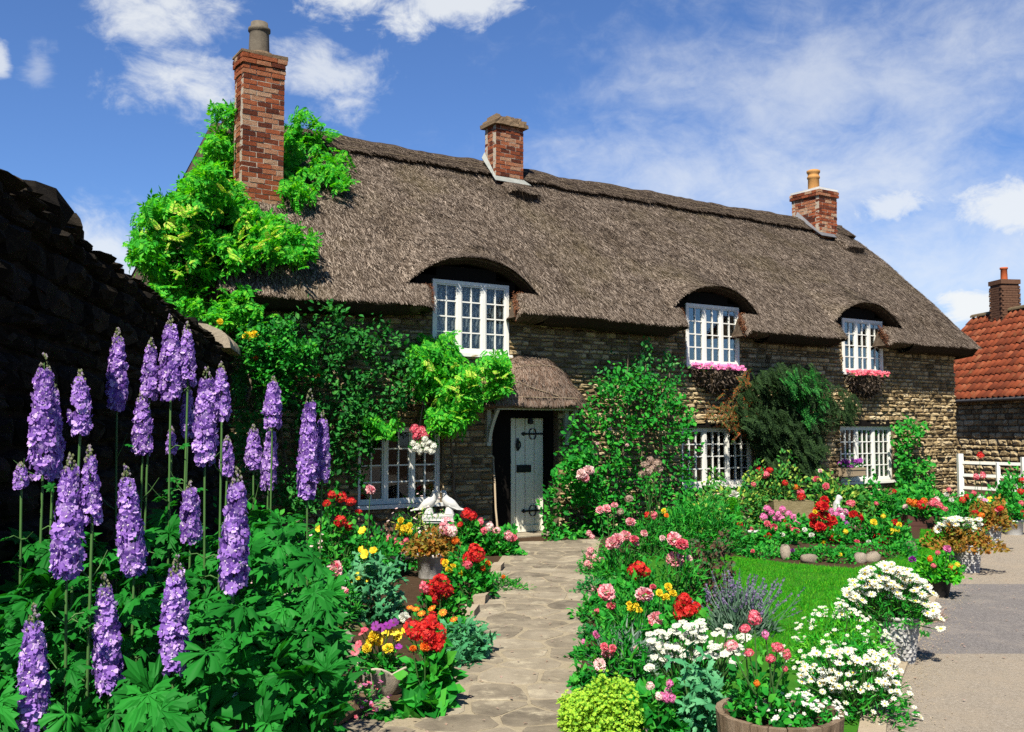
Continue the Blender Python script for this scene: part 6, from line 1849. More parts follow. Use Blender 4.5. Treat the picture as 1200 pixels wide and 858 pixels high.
# ================================================================== baskets under windows and hanging basket
def hay_basket(label, s0, s1, h, dep, mat_f, flabel, fm_):
    c = HW((s0 + s1) / 2, -0.02, h - dep)
    root = thing('hayrack_basket', label, 'basket', c, 'baskets under the upper windows')
    mb = MB(); a = np.linspace(0, math.pi, 15); rows = []
    L = (s1 - s0) / 2
    for k in range(7):
        f = 1 - k / 6
        r = (0.35 + 0.65 * f ** 0.6)
        rows.append(np.array([HW((s0 + s1) / 2 - L * r * math.cos(q), -0.03 - 0.30 * r * math.sin(q), h - dep * (1 - f)) for q in a]))
    V = np.concatenate(rows) + R.normal(0, 0.008, (7 * 15, 3)); idx = np.arange(7 * 15).reshape(7, 15)
    mb.add(V, np.stack([idx[:-1, :-1], idx[:-1, 1:], idx[1:, 1:], idx[1:, :-1]], -1).reshape(-1, 4)); mb.add(rows[-1], [tuple(range(15))])
    part(mb, 'liner', 'basket', root)
    wr = MB(); tube(wr, rows[0], 0.010, 5)
    for j in (2, 5, 7, 9, 12): tube(wr, np.array([r[j] for r in rows]) + (0, -0.012, 0), 0.006, 4)
    part(wr, 'frame', 'iron', root)
    st = MB(); k = 900
    P = V[R.integers(0, len(V), k)] + R.normal(0, 0.012, (k, 3)); y = norm(np.array([0, -0.2, -0.5]) + R.normal(0, 0.7, (k, 3)))
    st.scatter(NARROW, frames(y, rdir(k), R.uniform(0.05, 0.12, k)), P); part(st, 'moss', 'straw_dark', root, kind='stuff')
    fr = thing('trailing_petunia', flabel, 'flower', c + np.array([0, 0, dep - 0.03]), 'flowers in the window baskets')
    fl_ = MB(); P = np.array([HW(R.uniform(s0, s1), -R.uniform(0.02, 0.3), h + R.uniform(-0.03, 0.06)) for _ in range(220)])
    leaves(fl_, P, np.tile([0.1, -0.6, 0.5], (220, 1)), LEAF2, 0.05); part(fl_, 'foliage', 'leaf_mid', fr, kind='stuff')
    bl = MB(); k = 130
    P = np.array([HW(R.uniform(s0, s1), -R.uniform(0.03, 0.34), h + R.uniform(0.0, 0.10)) for _ in range(k)])
    z = norm(np.array([-0.2, -0.7, 0.7]) + R.normal(0, 0.3, (k, 3))); x = norm(np.cross(z, R.normal(size=(k, 3))))
    bl.scatter(FLORET, np.stack([x, np.cross(z, x), z], -1) * R.uniform(0.03, 0.045, k)[:, None, None], P); part(bl, 'blossom', fm_, fr, kind='stuff')
hay_basket('dark moss-lined basket under the middle upper window', WP(814, 432, -0.15)[0], WP(866, 436, -0.15)[0], WP(840, 434, -0.15)[1], 0.36, None, 'magenta pink petunias in the basket under the middle upper window', 'petal_magenta')
hay_basket('dark moss-lined basket under the right upper window', WP(996, 440, -0.15)[0], WP(1036, 442, -0.15)[0], WP(1015, 441, -0.15)[1], 0.38, None, 'salmon pink flowers in the basket under the right upper window', 'petal_rose')
s, h = WP(496, 528, -0.75); c = HW(s, -0.75, h)
HB = thing('hanging_basket', 'small round hanging basket in front of the lower left window', 'basket', c + np.array([0, 0, -0.02]))
mb = MB(); lathe(mb, [(0.01, -0.02), (0.10, 0.0), (0.15, 0.06), (0.17, 0.13), (0.15, 0.13)], 18, c); part(mb, 'bowl', 'basket', HB, True)
mb = MB(); hook = HW(WP(496, 478, -0.75)[0], -0.75, 2.05)
for q in (0, 2.1, 4.2): tube(mb, [c + (0.16 * math.cos(q), 0.16 * math.sin(q), 0.13), hook], 0.004, 4)
part(mb, 'chain', 'iron', HB)
mb = MB(); s0_, _ = WP(496, 478, -0.75); tube(mb, [hook, HW(s0_, -0.4, 2.12), HW(s0_, 0.02, 2.05)], 0.010, 5); part(mb, 'wall_bracket', 'iron', HB)
HF = thing('basket_geranium', 'red geranium over white trailing flowers in the hanging basket', 'flower', c + np.array([0, 0, 0.1]))
fl_ = MB(); P, out = dome_pts(c + np.array([0, 0, 0.02]), 0.22, 0.22, 0.20, 260, 0.3, 0.2, 3); leaves(fl_, P, out, LEAF2, 0.05); part(fl_, 'foliage', 'leaf_mid', HF, kind='stuff')
for x, y_ in ((484, 520), (490, 523), (497, 521), (503, 519), (508, 523), (500, 527), (492, 529), (487, 526), (506, 529), (498, 515)): add_bloom(HF, AT(x, y_, c[1] - 0.2), 'head', 'petal_white', 4.2 * c[1] / F)
for x, y_ in ((486, 503), (493, 505), (489, 511), (496, 510)): add_bloom(HF, AT(x, y_, c[1] - 0.05), 'head', 'petal_rose', 6 * c[1] / F)
# window box on the sill of the lower right window
s0_, s1_ = WP(985, 552, -0.12)[0], WP(1008, 552, -0.12)[0]; hb_ = WP(996, 558, -0.12)[1]; ht_ = WP(996, 548, -0.12)[1]
c = HW((s0_ + s1_) / 2, -0.14, hb_)
WBX = thing('window_box', 'small brown wooden box in front of the lower right window', 'planter', c)
mb = MB(); V = [HW(a, d, z) for z in (hb_, ht_) for a, d in ((s0_, -0.25), (s1_, -0.25), (s1_, -0.05), (s0_, -0.05))]; mb.add(V, BOXF); part(mb, 'box_body', 'pale_wood', WBX)
for hh in (hb_ + 0.02, ht_ - 0.03):
    mb = MB(); bar(mb, HW(s0_ - 0.01, -0.256, hh), HW(s1_ + 0.01, -0.256, hh), 0.012, 0.03); part(mb, 'slat', 'pale_wood', WBX)
WF = thing('purple_pansy', 'purple pansies in the brown window box', 'flower', HW((s0_ + s1_) / 2, -0.14, ht_))
for k in range(16): add_bloom(WF, HW(R.uniform(s0_ + 0.03, s1_ - 0.03), -R.uniform(0.06, 0.26), ht_ + R.uniform(0.03, 0.16)), 'pansy', 'petal_violet', 0.05)
fl_ = MB(); P = np.array([HW(R.uniform(s0_, s1_), -R.uniform(0.05, 0.26), ht_ + R.uniform(0, 0.1)) for _ in range(90)]); leaves(fl_, P, np.tile([0, -0.4, 0.7], (90, 1)), LEAF2, 0.06); part(fl_, 'foliage', 'leaf_mid', WF, kind='stuff')

# ================================================================== right border along the path
plant('lady_mantle', 'lime green lady\'s mantle mound at the near right edge of the path', 'flower', 706, 858, 0.27, 0.27, 'leaf_lime', 6500, 'simple', 0.024, lump=0.4, hollow=0.5, spread=0.9, tiny=[('floret', 'leaf_lime', 1500, 0.011, 0.0)])
plant('candytuft', 'mound of white candytuft between the lime green mound and the lawn', 'flower', 815, 838, 0.30, 0.44, 'leaf_mid', 900, 'narrow', 0.06, hollow=0.4, lump=0.2, fup=1.5,
      blooms=[(R.uniform(762, 876), 0, 'head', WH_, R.uniform(4.5, 7.5)) for _ in range(0)] + [(x, 752 - 24 * math.sqrt(max(0, 1 - ((x - 815) / 62) ** 2)) + R.uniform(0, 44), 'umbel', WH_, R.uniform(3.4, 6)) for x in R.uniform(758, 876, 95)])
gr = 'pink carnations in the right border'
plant('pink_carnation', 'pink double carnations nearest the lime green mound', 'flower', 728, 800, 0.24, 0.38, 'leaf_mid', 560, 'narrow', 0.085,
      [(713, 764, 'pom', PK, 9), (718, 760, 'pom', 'petal_rose', 5), (703, 779, 'pom', 'petal_pale', 8), (699, 744, 'pom', 'petal_magenta', 5), (745, 760, 'pom', 'petal_pale', 4), (708, 758, 'pom', 'petal_rose', 5)])
plant('blue_grass', 'tuft of silvery blue grass among the carnations', 'grass', 735, 792, 0.22, 0.28, 'leaf_silver', 220, 'blade', 0.20, up=0.2, spread=0.35)
plant('pink_carnation', 'bright pink carnations in the middle of the right border', 'flower', 742, 768, 0.30, 0.46, 'leaf_mid', 900, 'narrow', 0.085,
      [(711, 694, 'pom', PK, 10.5), (755, 697, 'pom', PK, 10.5), (768, 726, 'pom', PK, 10), (716, 710, 'pom', 'petal_rose', 6), (765, 688, 'pom', 'petal_rose', 4)] + many([(739, 713), (745, 710), (737, 708), (749, 715)], 'pom', YL, 4.3))
plant('red_geranium', 'scarlet geranium in front of the bronze shrub by the lawn', 'flower', 808, 782, 0.26, 0.42, 'leaf_mid', 620, 'oval', 0.075,
      [(800, 708, 'head', RD, 10), (797, 720, 'head', RD, 8), (807, 716, 'head', RD, 9), (815, 712, 'head', 'petal_red', 8), (803, 702, 'head', RD, 7)])
plant('red_geranium', 'scarlet geranium between the pink carnations beside the path', 'flower', 748, 728, 0.28, 0.46, 'leaf_mid', 700, 'oval', 0.075,
      [(742, 668, 'head', RD, 7.5), (749, 664, 'head', RD, 7), (755, 670, 'head', RD, 7), (746, 674, 'head', RD, 6)])
plant('marigold', 'four yellow marigolds in the right border', 'flower', 782, 748, 0.22, 0.35, 'leaf_mid', 420, 'narrow', 0.075,
      many([(783, 688), (789, 695), (773, 695), (780, 700)], 'pom', YL, 5))
plant('pink_carnation', 'two large pink blooms beside the bronze shrub', 'flower', 794, 716, 0.30, 0.52, 'leaf_mid', 760, 'narrow', 0.085,
      [(790, 632, 'pom', PK, 9.5), (799, 638, 'pom', 'petal_rose', 8), (791, 656, 'pom', PK, 11.5), (808, 654, 'pom', 'petal_pale', 4), (776, 631, 'pom', 'petal_pale', 4)])
plant('pink_carnation', 'pink carnations in front of the rose right of the door', 'flower', 726, 690, 0.36, 0.50, 'leaf_mid', 1100, 'narrow', 0.085,
      [(718, 637, 'pom', PK, 9), (724, 632, 'pom', PK, 8), (733, 628, 'pom', PK, 7), (743, 632, 'pom', 'petal_rose', 5), (755, 625, 'pom', PK, 5), (739, 612, 'pom', PK, 6), (703, 598, 'pom', PK, 5), (711, 596, 'pom', PK, 5), (720, 592, 'pom', PK, 4), (745, 636, 'pom', PK, 4)])
plant('pink_carnation', 'small pink blooms edging the path below the climbing rose', 'flower', 702, 672, 0.30, 0.26, 'leaf_mid', 620, 'narrow', 0.07,
      many([(692, 645), (697, 654), (688, 660), (694, 664), (705, 655), (690, 651)], 'head', PK, 4.2))
plant('mixed_border', 'red, pink and yellow blooms at the foot of the climbing rose', 'flower', 765, 652, 0.55, 0.62, 'leaf_mid', 1500, 'narrow', 0.085,
      [(759, 604, 'head', RD, 5), (766, 604, 'head', 'petal_rose', 5), (778, 599, 'pom', YL, 3.6), (781, 604, 'pom', OR_, 3), (690, 625, 'head', PK, 4), (694, 629, 'head', PK, 3.4), (737, 585, 'head', 'petal_dry', 5), (727, 600, 'head', 'petal_dry', 4)] + many([(762, 540), (770, 543), (756, 545), (765, 549), (774, 551), (760, 553), (752, 556)], 'head', 'petal_dry', 5))
plant('bronze_shrub', 'bronze leaved bush between the border and the lawn', 'shrub', 832, 710, 0.28, 0.68, 'leaf_maroon', 1200, 'oval', 0.05, lump=0.4)
plant('leafy_shrub', 'mid green shrub in front of the lower middle window', 'shrub', 812, 648, 0.7, 0.75, 'leaf_mid', 2200, 'narrow', 0.11, ry=0.5, lump=0.3)
plant('leafy_shrub', 'pale variegated shrub left of the topiary cone', 'shrub', 838, 640, 0.42, 0.85, 'leaf_variegated', 1000, 'oval', 0.085)
# lavender: stalks with dark heads
base = G(868, 742); LV = thing('lavender', 'loose grey lavender leaning over the lawn', 'flower', base)
mb = MB(); hd = MB(); n = 150
d = norm(np.stack([R.normal(0.15, 0.5, n), R.normal(0, 0.4, n), np.full(n, 1.0)], -1)); L = R.uniform(0.28, 0.52, n)
b0 = base + np.stack([R.normal(0, 0.08, n), R.normal(0, 0.08, n), np.zeros(n)], -1)
st = T_([(-0.006, 0, 0), (0.006, 0, 0), (0.004, 1, 0), (-0.004, 1, 0)], [(0, 1, 2, 3)])
mb.scatter((st[0] * (1.2, 1, 1), st[1]), frames(d, np.tile([0.0, -1, 0.2], (n, 1)), L), b0)
P, out = dome_pts(base, 0.30, 0.28, 0.34, 700, 0.3, 0.2, 2); leaves(mb, P, norm(out + (0, 0, 0.8)), NARROW, 0.09, 0.3, 0.3)
part(mb, 'foliage', 'leaf_lavender', LV, kind='stuff')
for k in range(5):
    q = b0 + d * (L * (0.84 + 0.04 * k))[:, None]; x = rdir(n); hd.scatter(FLORET, frames(rdir(n), x, np.full(n, 0.010)), q)
part(hd, 'flower_heads', 'petal_lavender', LV, kind='stuff')
plant('pelargonium', 'deep green plant with small mauve pink flowers beside the lime mound', 'flower', 775, 866, 0.20, 0.30, 'leaf_mid', 420, 'oval', 0.075,
      many([(785, 801), (783, 811), (781, 819), (787, 818), (776, 816)], 'head', 'petal_magenta', 5) + many([(762, 804), (772, 816), (760, 854)], 'head', 'petal_pale', 5))
plant('poppy_plant', 'grey-green lobed leaves left of the wooden half barrel', 'flower', 825, 872, 0.17, 0.40, 'leaf_grey', 120, 'lobed', 0.15)
# wooden half barrel
BD = 5.05; c = AT(913, 840, BD) * (1, 1, 0); BH = AT(913, 836, BD)[2] + 0.015; BRD = 71 * BD / F
HBR = thing('half_barrel', 'weathered wooden half barrel planter at the bottom of the picture', 'planter', c)
NS = 22
for i in range(NS):
    a0, a1 = 2 * math.pi * i / NS + 0.008, 2 * math.pi * (i + 1) / NS - 0.008
    mb = MB(); V = []
    zz = BH + R.uniform(-0.006, 0.006)
    for z, f in ((0.0, 0.86), (BH * 0.5, 0.96), (zz, 1.0)):
        for a, r in ((a0, 1), ((a0 + a1) / 2, 1.012), (a1, 1), (a1, 0.9), ((a0 + a1) / 2, 0.9), (a0, 0.9)):
            V.append((c[0] + BRD * f * r * math.cos(a), c[1] + BRD * f * r * math.sin(a), z))
    mb.add(V, [(r * 6 + j, r * 6 + (j + 1) % 6, (r + 1) * 6 + (j + 1) % 6, (r + 1) * 6 + j) for r in (0, 1) for j in range(6)] + [(12, 13, 14, 15, 16, 17)])
    part(mb, 'stave', 'barrel_wood', HBR)
mb = MB(); a = np.arange(24) * 2 * math.pi / 24; mb.add(np.stack([c[0] + BRD * 0.92 * np.cos(a), c[1] + BRD * 0.92 * np.sin(a), np.full(24, BH - 0.045)], -1), [tuple(range(24))]); part(mb, 'soil', 'soil', HBR)
def hoop(z, f):
    mb = MB(); a = np.linspace(0, 2 * math.pi, 49)
    V = np.concatenate([np.stack([c[0] + BRD * (f + e) * np.cos(a), c[1] + BRD * (f + e) * np.sin(a), np.full(49, zz)], -1) for zz, e in ((z, 0.016), (z + 0.03, 0.020))])
    mb.add(V, [(i, i + 1, 50 + i, 49 + i) for i in range(48)]); part(mb, 'hoop', 'gutter', HBR)
hoop(0.05, 0.885)
def barrel_plant(name, label, cat, x, y, rx, h_, mat, n, leaf, size, blooms=(), tiny=None):
    w = AT(x, y, BD)
    return plant(name, label, cat, x, y, rx, h_, mat, n, leaf, size, blooms, depth=BD, base_h=BH - 0.04, tiny=tiny)
barrel_plant('bacopa', 'small white flowers at the front of the half barrel', 'flower', 925, 830, 0.19, 0.10, 'leaf_mid', 420, 'oval', 0.03, [(892, 826, 'head', 'petal_pale', 7)], [('floret', 'petal_white', 95, 0.013, 0.25)])
barrel_plant('pink_geranium', 'rosy geraniums rising from the back of the half barrel', 'flower', 893, 812, 0.20, 0.26, 'leaf_mid', 300, 'oval', 0.06,
      [(911, 759, 'head', 'petal_rose', 8), (903, 772, 'head', 'petal_rose', 6), (922, 767, 'head', 'petal_rose', 6), (920, 784, 'head', 'petal_rose', 4), (884, 724, 'head', 'petal_rose', 8), (873, 737, 'head', 'petal_rose', 6), (897, 744, 'head', 'petal_magenta', 5), (878, 765, 'head', 'petal_rose', 5), (857, 757, 'head', PK, 7), (887, 801, 'head', OR_, 4)])
# white daisies along the footway
plant('ox_eye_daisy', 'white daisies spilling over the kerb right of the half barrel', 'flower', 1000, 838, 0.30, 0.42, 'leaf_mid', 1300, 'narrow', 0.06, fup=1.4, lump=0.2, ry=0.35,
      blooms=[(x, 788 - 30 * math.sqrt(max(0, 1 - ((x - 995) / 64) ** 2)) + R.uniform(0, 50), 'daisy', WH_, R.uniform(3.6, 6.2)) for x in R.uniform(936, 1054, 105)],
      tiny=[('daisy', 'petal_white', 60, 0.02, 0.0)])
plant('feverfew', 'loose bush of small white flowers in front of the white wicker pot', 'flower', 985, 790, 0.38, 0.46, 'leaf_wisteria', 1500, 'narrow', 0.05, ry=0.4, lump=0.2,
      tiny=[('daisy', 'petal_white', 150, 0.016, 0.05)])
pot('wicker_pot', 'large white wicker pot holding the mound of marguerites', 'pot', 1053, 776, 0.33, 0.105, 0.15, 'wicker', wov=True)
b0 = G(1053, 776)
plant('marguerite', 'big mound of white marguerite daisies in the large wicker pot', 'flower', 1040, 732, 0.36, 0.36, 'leaf_mid', 1500, 'narrow', 0.06, depth=b0[1] + 0.02, base_h=0.30, fup=1.5, lump=0.15, ry=0.36,
      blooms=[(1040 + 64 * a, 664 + 52 * abs(a) ** 2 + R.uniform(-6, 26 + 10 * (1 - a * a)), 'daisy', WH_, R.uniform(4.2, 6.8)) for a in R.uniform(-1, 1, 140)])
GP = 'pots lined up along the footway'
pot('black_pot', 'black pot with orange flowers behind the marguerites', 'pot', 1101, 700, 0.2, 0.085, 0.115, 'dark_pot', group=GP)
b1 = G(1101, 700)
plant('orange_begonia', 'orange flowered begonia in the black pot behind the marguerites', 'flower', 1103, 690, 0.24, 0.24, 'leaf_wisteria', 520, 'oval', 0.06, depth=b1[1], base_h=0.17,
      blooms=[(1090, 655, 'head', OR_, 3.5), (1099, 648, 'head', 'petal_rose', 3.5), (1115, 665, 'head', OR_, 4), (1122, 662, 'head', YL, 3.4), (1110, 643, 'pom', 'petal_magenta', 5), (1069, 656, 'pom', 'petal_violet', 5), (1119, 670, 'head', OR_, 3), (1094, 663, 'head', 'petal_rose', 3)])
pot('wicker_pot', 'small white wicker pot with a bronze leaved plant and daisies', 'pot', 1136, 671, 0.32, 0.10, 0.135, 'wicker', wov=True, group=GP)
pot('wicker_pot', 'white wicker pot half hidden behind the black pot', 'pot', 1121, 668, 0.28, 0.09, 0.12, 'wicker', wov=True, group=GP)
b2 = G(1136, 671)
plant('bronze_begonia', 'bronze begonia filling the small wicker pot under the daisies', 'flower', 1128, 650, 0.36, 0.26, 'leaf_bronze', 1300, 'oval', 0.055, depth=b2[1], base_h=0.27)
plant('marguerite', 'flat spray of white daisies above the bronze begonia', 'flower', 1126, 650, 0.30, 0.34, 'leaf_mid', 300, 'narrow', 0.06, depth=b2[1] + 0.1, base_h=0.42, fup=1.5,
      blooms=[(1124 + 26 * a, 603 + 8 * abs(a) + R.uniform(-2, 12), 'daisy', WH_, R.uniform(3.5, 5)) for a in R.uniform(-1, 1, 34)] + [(1120, 627, 'daisy', WH_, 3), (1135, 625, 'daisy', WH_, 3.4), (1149, 627, 'daisy', WH_, 3), (1142, 622, 'daisy', WH_, 3.2)])
pot('wicker_pot', 'grey wicker pot next to the far white pot', 'pot', 1162, 644, 0.32, 0.10, 0.13, 'wicker', wov=True, group=GP)
b3 = G(1162, 644)
plant('bronze_begonia', 'orange bronze begonia in the grey wicker pot', 'flower', 1161, 622, 0.27, 0.40, 'leaf_bronze', 1000, 'oval', 0.055, depth=b3[1], base_h=0.27,
      blooms=[(1150, 604, 'head', OR_, 4), (1168, 600, 'head', 'petal_rose', 4.5), (1172, 596, 'head', RD, 4), (1143, 600, 'head', RD, 3.5), (1157, 612, 'head', OR_, 3.5)])
pot('white_pot', 'round white pot furthest along the footway', 'pot', 1188, 627, 0.24, 0.13, 0.145, 'white_stone', group=GP)
b4 = G(1188, 627)
plant('potted_shrub', 'upright green shrub in the far white pot', 'shrub', 1186, 610, 0.25, 0.55, 'leaf_mid', 600, 'oval', 0.08, depth=b4[1], base_h=0.20, blooms=[(1199, 602, 'head', RD, 4), (1197, 590, 'head', 'petal_rose', 4)])

# ================================================================== island bed behind the lawn
ISL = gpoly([(838, 638), (868, 646), (905, 652), (960, 658), (1005, 659), (1045, 653), (1066, 640), (1072, 625), (1060, 605), (1000, 595), (880, 600), (840, 620)])
mb = MB(); cen = np.mean(ISL, 0); k = len(ISL)
V = [(p[0], p[1], 0.0) for p in ISL] + [(cen[0] + (p[0] - cen[0]) * 0.86, cen[1] + (p[1] - cen[1]) * 0.86, 0.09) for p in ISL]
mb.add(V, [(i, (i + 1) % k, k + (i + 1) % k, k + i) for i in range(k)] + [tuple(range(k, 2 * k))]); struct(mb, 'flower_bed', 'soil')
plant('bedding_dahlia', 'mixed red and pink dahlias at the left of the island bed', 'flower', 898, 643, 0.46, 0.36, 'leaf_mid', 1100, 'oval', 0.075, ry=0.5,
      blooms=[(867, 614, 'pom', RD, 4), (900, 630, 'pom', RD, 5.5), (899, 614, 'pom', 'petal_rose', 4), (907, 618, 'pom', 'petal_rose', 4.5), (917, 627, 'pom', WH_, 3.4), (929, 635, 'pom', WH_, 3), (924, 617, 'pom', 'petal_rose', 4), (932, 622, 'pom', 'petal_rose', 4.5), (943, 621, 'pom', WH_, 3), (951, 627, 'pom', WH_, 3)])
plant('pink_geranium', 'magenta geraniums in front of the stone trough', 'flower', 914, 634, 0.46, 0.34, 'leaf_mid', 700, 'oval', 0.075,
      blooms=many([(899, 596), (904, 601), (912, 603), (917, 597), (909, 608), (924, 602), (895, 606), (916, 608), (930, 606), (934, 612)], 'head', 'petal_magenta', 4.2) + [(922, 611, 'pom', OR_, 4)])
plant('red_begonia', 'scarlet blooms massed in the middle of the island bed', 'flower', 963, 642, 0.55, 0.46, 'leaf_mid', 1200, 'oval', 0.075, ry=0.45,
      blooms=many([(966, 587), (962, 593), (959, 599), (967, 605), (953, 606), (954, 614), (961, 618), (970, 617), (976, 610), (958, 623), (966, 594), (979, 631), (1000, 603), (1006, 607)], 'pom', RD, 6) + [(964, 637, 'pom', YL, 4.2), (955, 600, 'pom', YL, 3)])
plant('lilac_phlox', 'magenta and mauve flowers at the foot of the white figurine', 'flower', 980, 630, 0.32, 0.42, 'leaf_mid', 420, 'narrow', 0.07,
      blooms=many([(974, 599), (980, 603), (986, 607), (976, 606), (991, 600), (984, 598)], 'head', 'petal_magenta', 4) + [(997, 590, 'head', 'petal_rose', 5), (999, 618, 'pom', 'petal_magenta', 4.5), (992, 614, 'pansy', 'petal_violet', 4)])
plant('bedding_dahlia', 'red, white and yellow dahlias at the right of the island bed', 'flower', 1032, 644, 0.55, 0.42, 'leaf_mid', 1300, 'oval', 0.075, ry=0.5,
      blooms=[(1029, 630, 'pom', RD, 5), (1036, 634, 'pom', RD, 6.5), (1049, 612, 'pom', RD, 4), (1054, 615, 'pom', YL, 3.6), (1024, 612, 'pom', YL, 4), (1012, 628, 'pom', WH_, 3.6), (1018, 635, 'pom', WH_, 3), (1012, 639, 'pom', 'petal_rose', 4), (1004, 635, 'pom', 'petal_rose', 3.4), (1045, 623, 'head', YL, 4), (1051, 622, 'head', YL, 3.5), (991, 623, 'head', YL, 3), (1035, 605, 'head', YL, 3), (1037, 645, 'pom', 'petal_rose', 3)])
rock('upright buff rock at the left of the island bed edge', 921, 655, 0.2, 0.14, 0.24, 3, group=rk)
rock('long pale rock in the middle of the island bed edge', 949, 659, 0.3, 0.16, 0.13, 4, group=rk)
rock('left of two round pale rocks edging the island bed', 1008, 659, 0.19, 0.15, 0.16, 5, group=rk)
rock('right of two round pale rocks edging the island bed', 1023, 658, 0.23, 0.16, 0.15, 6, group=rk)
rock('grey rock at the right end of the island bed', 1068, 647, 0.16, 0.14, 0.2, 7, 'pot_grey', rk)
# stone trough
c = G(931, 622); TR = thing('stone_trough', 'mossy old stone trough behind the magenta geraniums', 'trough', c)
mb = MB(); k = c[1] / F; w = 23.5 * k; z0, z1 = AT(931, 609, c[1])[2], AT(931, 588, c[1])[2]
V = [(c[0] - w * 0.96, c[1], z0), (c[0] + w * 0.9, c[1], z0), (c[0] + w * 0.9, c[1] + 0.4, z0), (c[0] - w * 0.96, c[1] + 0.4, z0), (c[0] - w, c[1], z1), (c[0] + w, c[1] - 0.01, z1 + 0.01), (c[0] + w, c[1] + 0.4, z1), (c[0] - w, c[1] + 0.4, z1)]
mb.add(np.array(V) + R.normal(0, 0.008, (8, 3)), [BOXF[0]] + BOXF[2:])
V2 = [V[4], V[5], V[6], V[7]]; inn = [(v[0] * 0.8 + c[0] * 0.2, (v[1] - c[1] - 0.2) * 0.7 + c[1] + 0.2, z1 - 0.005) for v in V2]
mb.add(V2 + inn + [(v[0], v[1], z1 - 0.08) for v in inn], [(i, (i + 1) % 4, 4 + (i + 1) % 4, 4 + i) for i in range(4)] + [(4 + i, 4 + (i + 1) % 4, 8 + (i + 1) % 4, 8 + i) for i in range(4)] + [(8, 9, 10, 11)])
part(mb, 'basin', 'trough_stone', TR)
for dx in (-0.6, 0.55):
    mb = MB(); box(mb, c[0] + w * dx - 0.08, c[0] + w * dx + 0.08, c[1] + 0.05, c[1] + 0.35, 0, z0 - 0.006, j=0.006); part(mb, 'foot', 'trough_stone', TR)
# white figurine: a small hunched seated figure with bowed head
c = G(981, 628); FG = thing('white_figurine', 'small white stone figurine of a crouching figure in the island bed', 'figurine', c)
z0, z1 = AT(981, 612, c[1])[2], AT(981, 577, c[1])[2]; Hh = z1 - z0
mb = MB(); box(mb, c[0] - 0.11, c[0] + 0.11, c[1] - 0.10, c[1] + 0.10, 0, z0, j=0.004); part(mb, 'plinth', 'white_stone', FG)
me = bpy.data.meshes.new('figure')
J = [(0, 0, 0.10), (-0.02, 0, 0.30), (-0.01, 0, 0.55), (0.03, 0, 0.72), (0.10, 0, 0.84), (0.16, 0, 0.90), (-0.03, -0.13, 0.62), (0.08, -0.17, 0.45), (0.17, -0.10, 0.36), (-0.03, 0.13, 0.62), (0.08, 0.17, 0.45), (0.17, 0.10, 0.36), (0.10, -0.10, 0.22), (0.20, -0.09, 0.40), (0.20, -0.09, 0.06), (0.27, -0.09, 0.03), (0.10, 0.10, 0.22), (0.20, 0.09, 0.40), (0.20, 0.09, 0.06), (0.27, 0.09, 0.03)]
E_ = [(0, 1), (1, 2), (2, 3), (3, 4), (4, 5), (2, 6), (6, 7), (7, 8), (2, 9), (9, 10), (10, 11), (0, 12), (12, 13), (13, 14), (14, 15), (0, 16), (16, 17), (17, 18), (18, 19)]
RD_ = [.14, .13, .12, .07, .13, .11, .065, .055, .04, .065, .055, .04, .09, .08, .06, .045, .09, .08, .06, .045]
me.from_pydata([(p[0] * Hh, p[1] * Hh, p[2] * Hh) for p in J], E_, [])
fo = link('figure', me, FG, loc=(0, 0, z0 - 0.01), rot=(0, 0, 0.1))
me.materials.append(MAT['white_stone'])
sk = fo.modifiers.new('skin', 'SKIN'); fo.modifiers.new('sub', 'SUBSURF').levels = 2
for v, r in zip(me.skin_vertices[0].data if me.skin_vertices else [], RD_): v.radius = (r * Hh, r * Hh)
# topiary, slabs, little white pot
c = G(859, 640); z1 = AT(859, 583, c[1])[2]; TP = thing('topiary_cone', 'narrow clipped green topiary cone left of the stone trough', 'topiary', c)
mb = MB(); n = 2600; t = R.random(n) ** 0.8; a = R.uniform(0, 2 * math.pi, n); rr = 0.115 * np.sin(np.clip(1.05 - t, 0, 1) * math.pi * 0.62) ** 0.8 + 0.01
P = np.stack([c[0] + rr * np.cos(a), c[1] + rr * np.sin(a), 0.12 + t * (z1 - 0.12)], -1)
leaves(mb, P, np.stack([np.cos(a), np.sin(a), 0 * a + 0.6], -1), LEAF2, 0.035, 0.5, 0.4); part(mb, 'foliage', 'leaf_wisteria', TP, kind='stuff')
mb = MB(); tube(mb, [c, c + (0, 0, z1 * 0.85)], [0.02, 0.008], 6); part(mb, 'trunk', 'stem_brown', TP)
plant('white_rose', 'single white bloom just above the topiary cone', 'flower', 862, 634, 0.10, 0.8, 'leaf_mid', 90, 'oval', 0.06, blooms=[(860, 580, 'pom', WH_, 6)])
for lab, (x0, x1, y0, y1) in (('pale stone slab lying behind the topiary cone', (866, 890, 605, 612)), ('pale stone slab low beside the little white pot', (846, 860, 618, 624))):
    c = G((x0 + x1) / 2, y1 + 8); k = c[1] / F; zt = AT(x0, y0, c[1])[2]; zb = AT(x0, y1, c[1])[2]
    SLB = thing('stone_slab', lab, 'slab', c, 'stone slabs in the island bed')
    mb = MB(); box(mb, c[0] - (x1 - x0) / 2 * k, c[0] + (x1 - x0) / 2 * k, c[1], c[1] + 0.3, zb, zt, j=0.008); part(mb, 'slab_top', 'coping', SLB)
    mb = MB(); box(mb, c[0] - (x1 - x0) / 3 * k, c[0] + (x1 - x0) / 3 * k, c[1] + 0.05, c[1] + 0.25, 0, zb - 0.004, j=0.006); part(mb, 'support', 'rock', SLB)
pot('white_pot', 'little tapered white pot with a pink flower in the island bed', 'pot', 882, 641, 0.24, 0.06, 0.085, 'white_stone')
